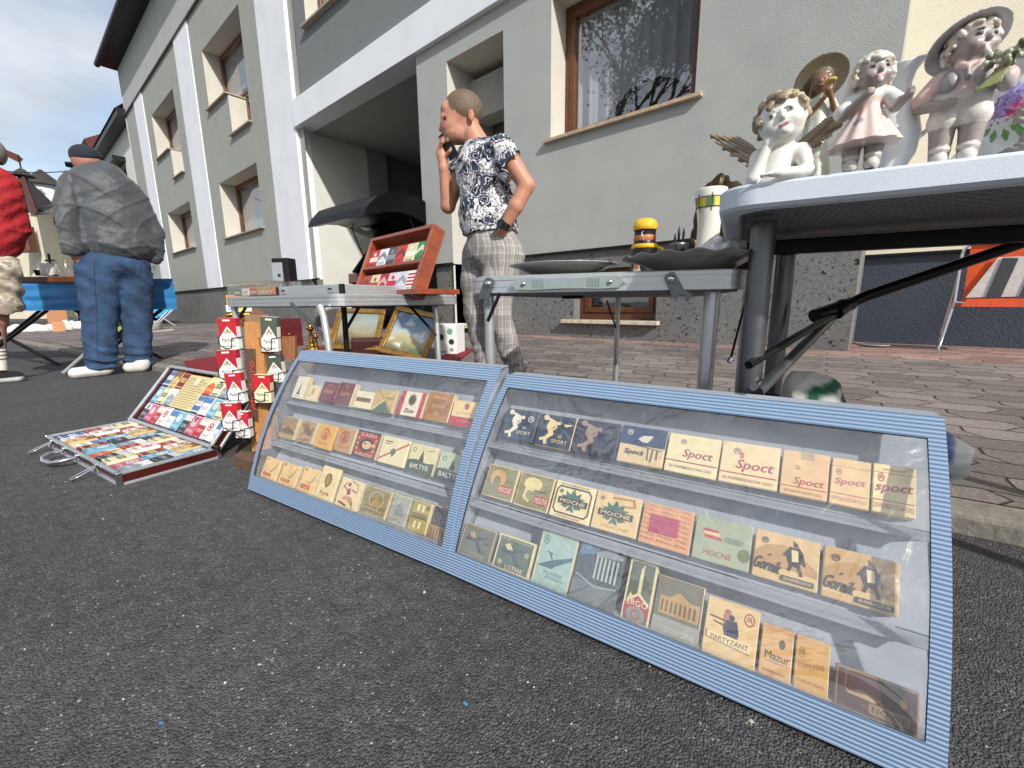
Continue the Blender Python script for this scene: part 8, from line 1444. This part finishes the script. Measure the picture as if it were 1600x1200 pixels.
for a, b_ in (((270,484),(242,510)), ((238,487),(274,509)), ((262,486),(236,512))): m_.tube([K(*a), K(*b_)], .02, 'aluminium', seg=6)
m_.build('frame', fc, W=FW); m_ = MB(); quad_box(m_, [K(243,497), K(262,492,.05), K(271,480,.1), K(236,480,.05)], Vector((0,.02,0)), 1, 'cloth', '2c98cc'); m_.build('blue_cloth', fc, W=FW)
g = gp(243,517,0); mb = MB(); mb.lathe([(0,0),(.12,0),(.16,.22),(.165,.225),(.15,.22),(.11,.02),(0,.02)], 'painted', 'c4ccc4', 24); tag(mb.build('bucket', M=TR(g.x, g.y, 0)), 'pale plastic bucket below the blue-clothed stool', 'bucket')
sheet([(236,520),(268,516),(282,520),(262,524),(236,526)], .02, .03, 'cloth', 'b8b89c', 'ground_mat', 'pale greenish mat on the pavement below the stool', 'mat')
g = gp(187,524,0); mb = MB(); mb.lathe([(0,0),(.07,0),(.08,.16),(.07,.17),(0,.17)], 'painted', '8c9440', 16); tag(mb.build('green_pot', M=TR(g.x, g.y, 0)), 'small olive green pot between the legs of the heavy man', 'pot')
# litter on the asphalt
for i, (x, y, c, s_) in enumerate(((727,1101,'4f8cb4',.007), (253,1131,'3c7ca8',.005), (868,967,'5a9cc0',.004))):
    g = gp(x, y, .002); mb = MB(); mb.box((0,0,.002), (s_,s_*.4,.003), 'painted', c); tag(mb.build('plastic_scrap', M=TR(g.x, g.y, .0015, i*1.1)), ['blue plastic scrap on the asphalt at the bottom centre of the picture', 'tiny blue scrap on the asphalt at the bottom left', 'tiny blue speck on the asphalt just below the nearer case'][i], 'scrap')
# ================================================================ street tree opposite (mirrored in the big window)
mat('leaf', '4d6a2c', .6, noise=(3,.4)); mat('bark', '4a3d32', .9, noise=(20,.3), bump=(30,.01))
tr = thing('street_tree', (-9.7,-8.2,0), 'tall leafy street tree on the opposite side, visible only as a window reflection', 'tree')
random.seed(21); m_ = MB(); lf = MB(); tips = []
def branch(p, d, L, r, dep):
    q_ = p+d*L; m_.tube([p, p.lerp(q_, .5)+Vector((random.uniform(-.1,.1),)*3)*.5, q_], [r, r*.8, r*.62], 'bark', seg=6, caps=False)
    if dep == 0 or r < .02: tips.append((p, q_)); return
    for k in range(3 if dep > 2 else 2+(dep > 0)):
        nd = (d+Vector((random.uniform(-1,1), random.uniform(-1,1), random.uniform(-.25,.6)))*.75).normalized(); branch(q_, nd, L*.72, r*.6, dep-1)
branch(Vector((0,0,0)), Vector((.02,0,1)), 4.2, .24, 5)
for p, q_ in tips:
    for k in range(46):
        c_ = p.lerp(q_, random.random())+Vector((random.gauss(0,.42), random.gauss(0,.42), random.gauss(0,.36))); a = Vector((random.uniform(-1,1), random.uniform(-1,1), random.uniform(-1,1))).normalized()*.085; b_ = a.orthogonal().normalized()*.05
        lf.add([c_-a, c_+b_, c_+a, c_-b_], [(0,1,2,3)], 'leaf')
m_.build('trunk', tr); lf.build('crown', tr)
for o_ in tr.children: o_.matrix_parent_inverse = Matrix()
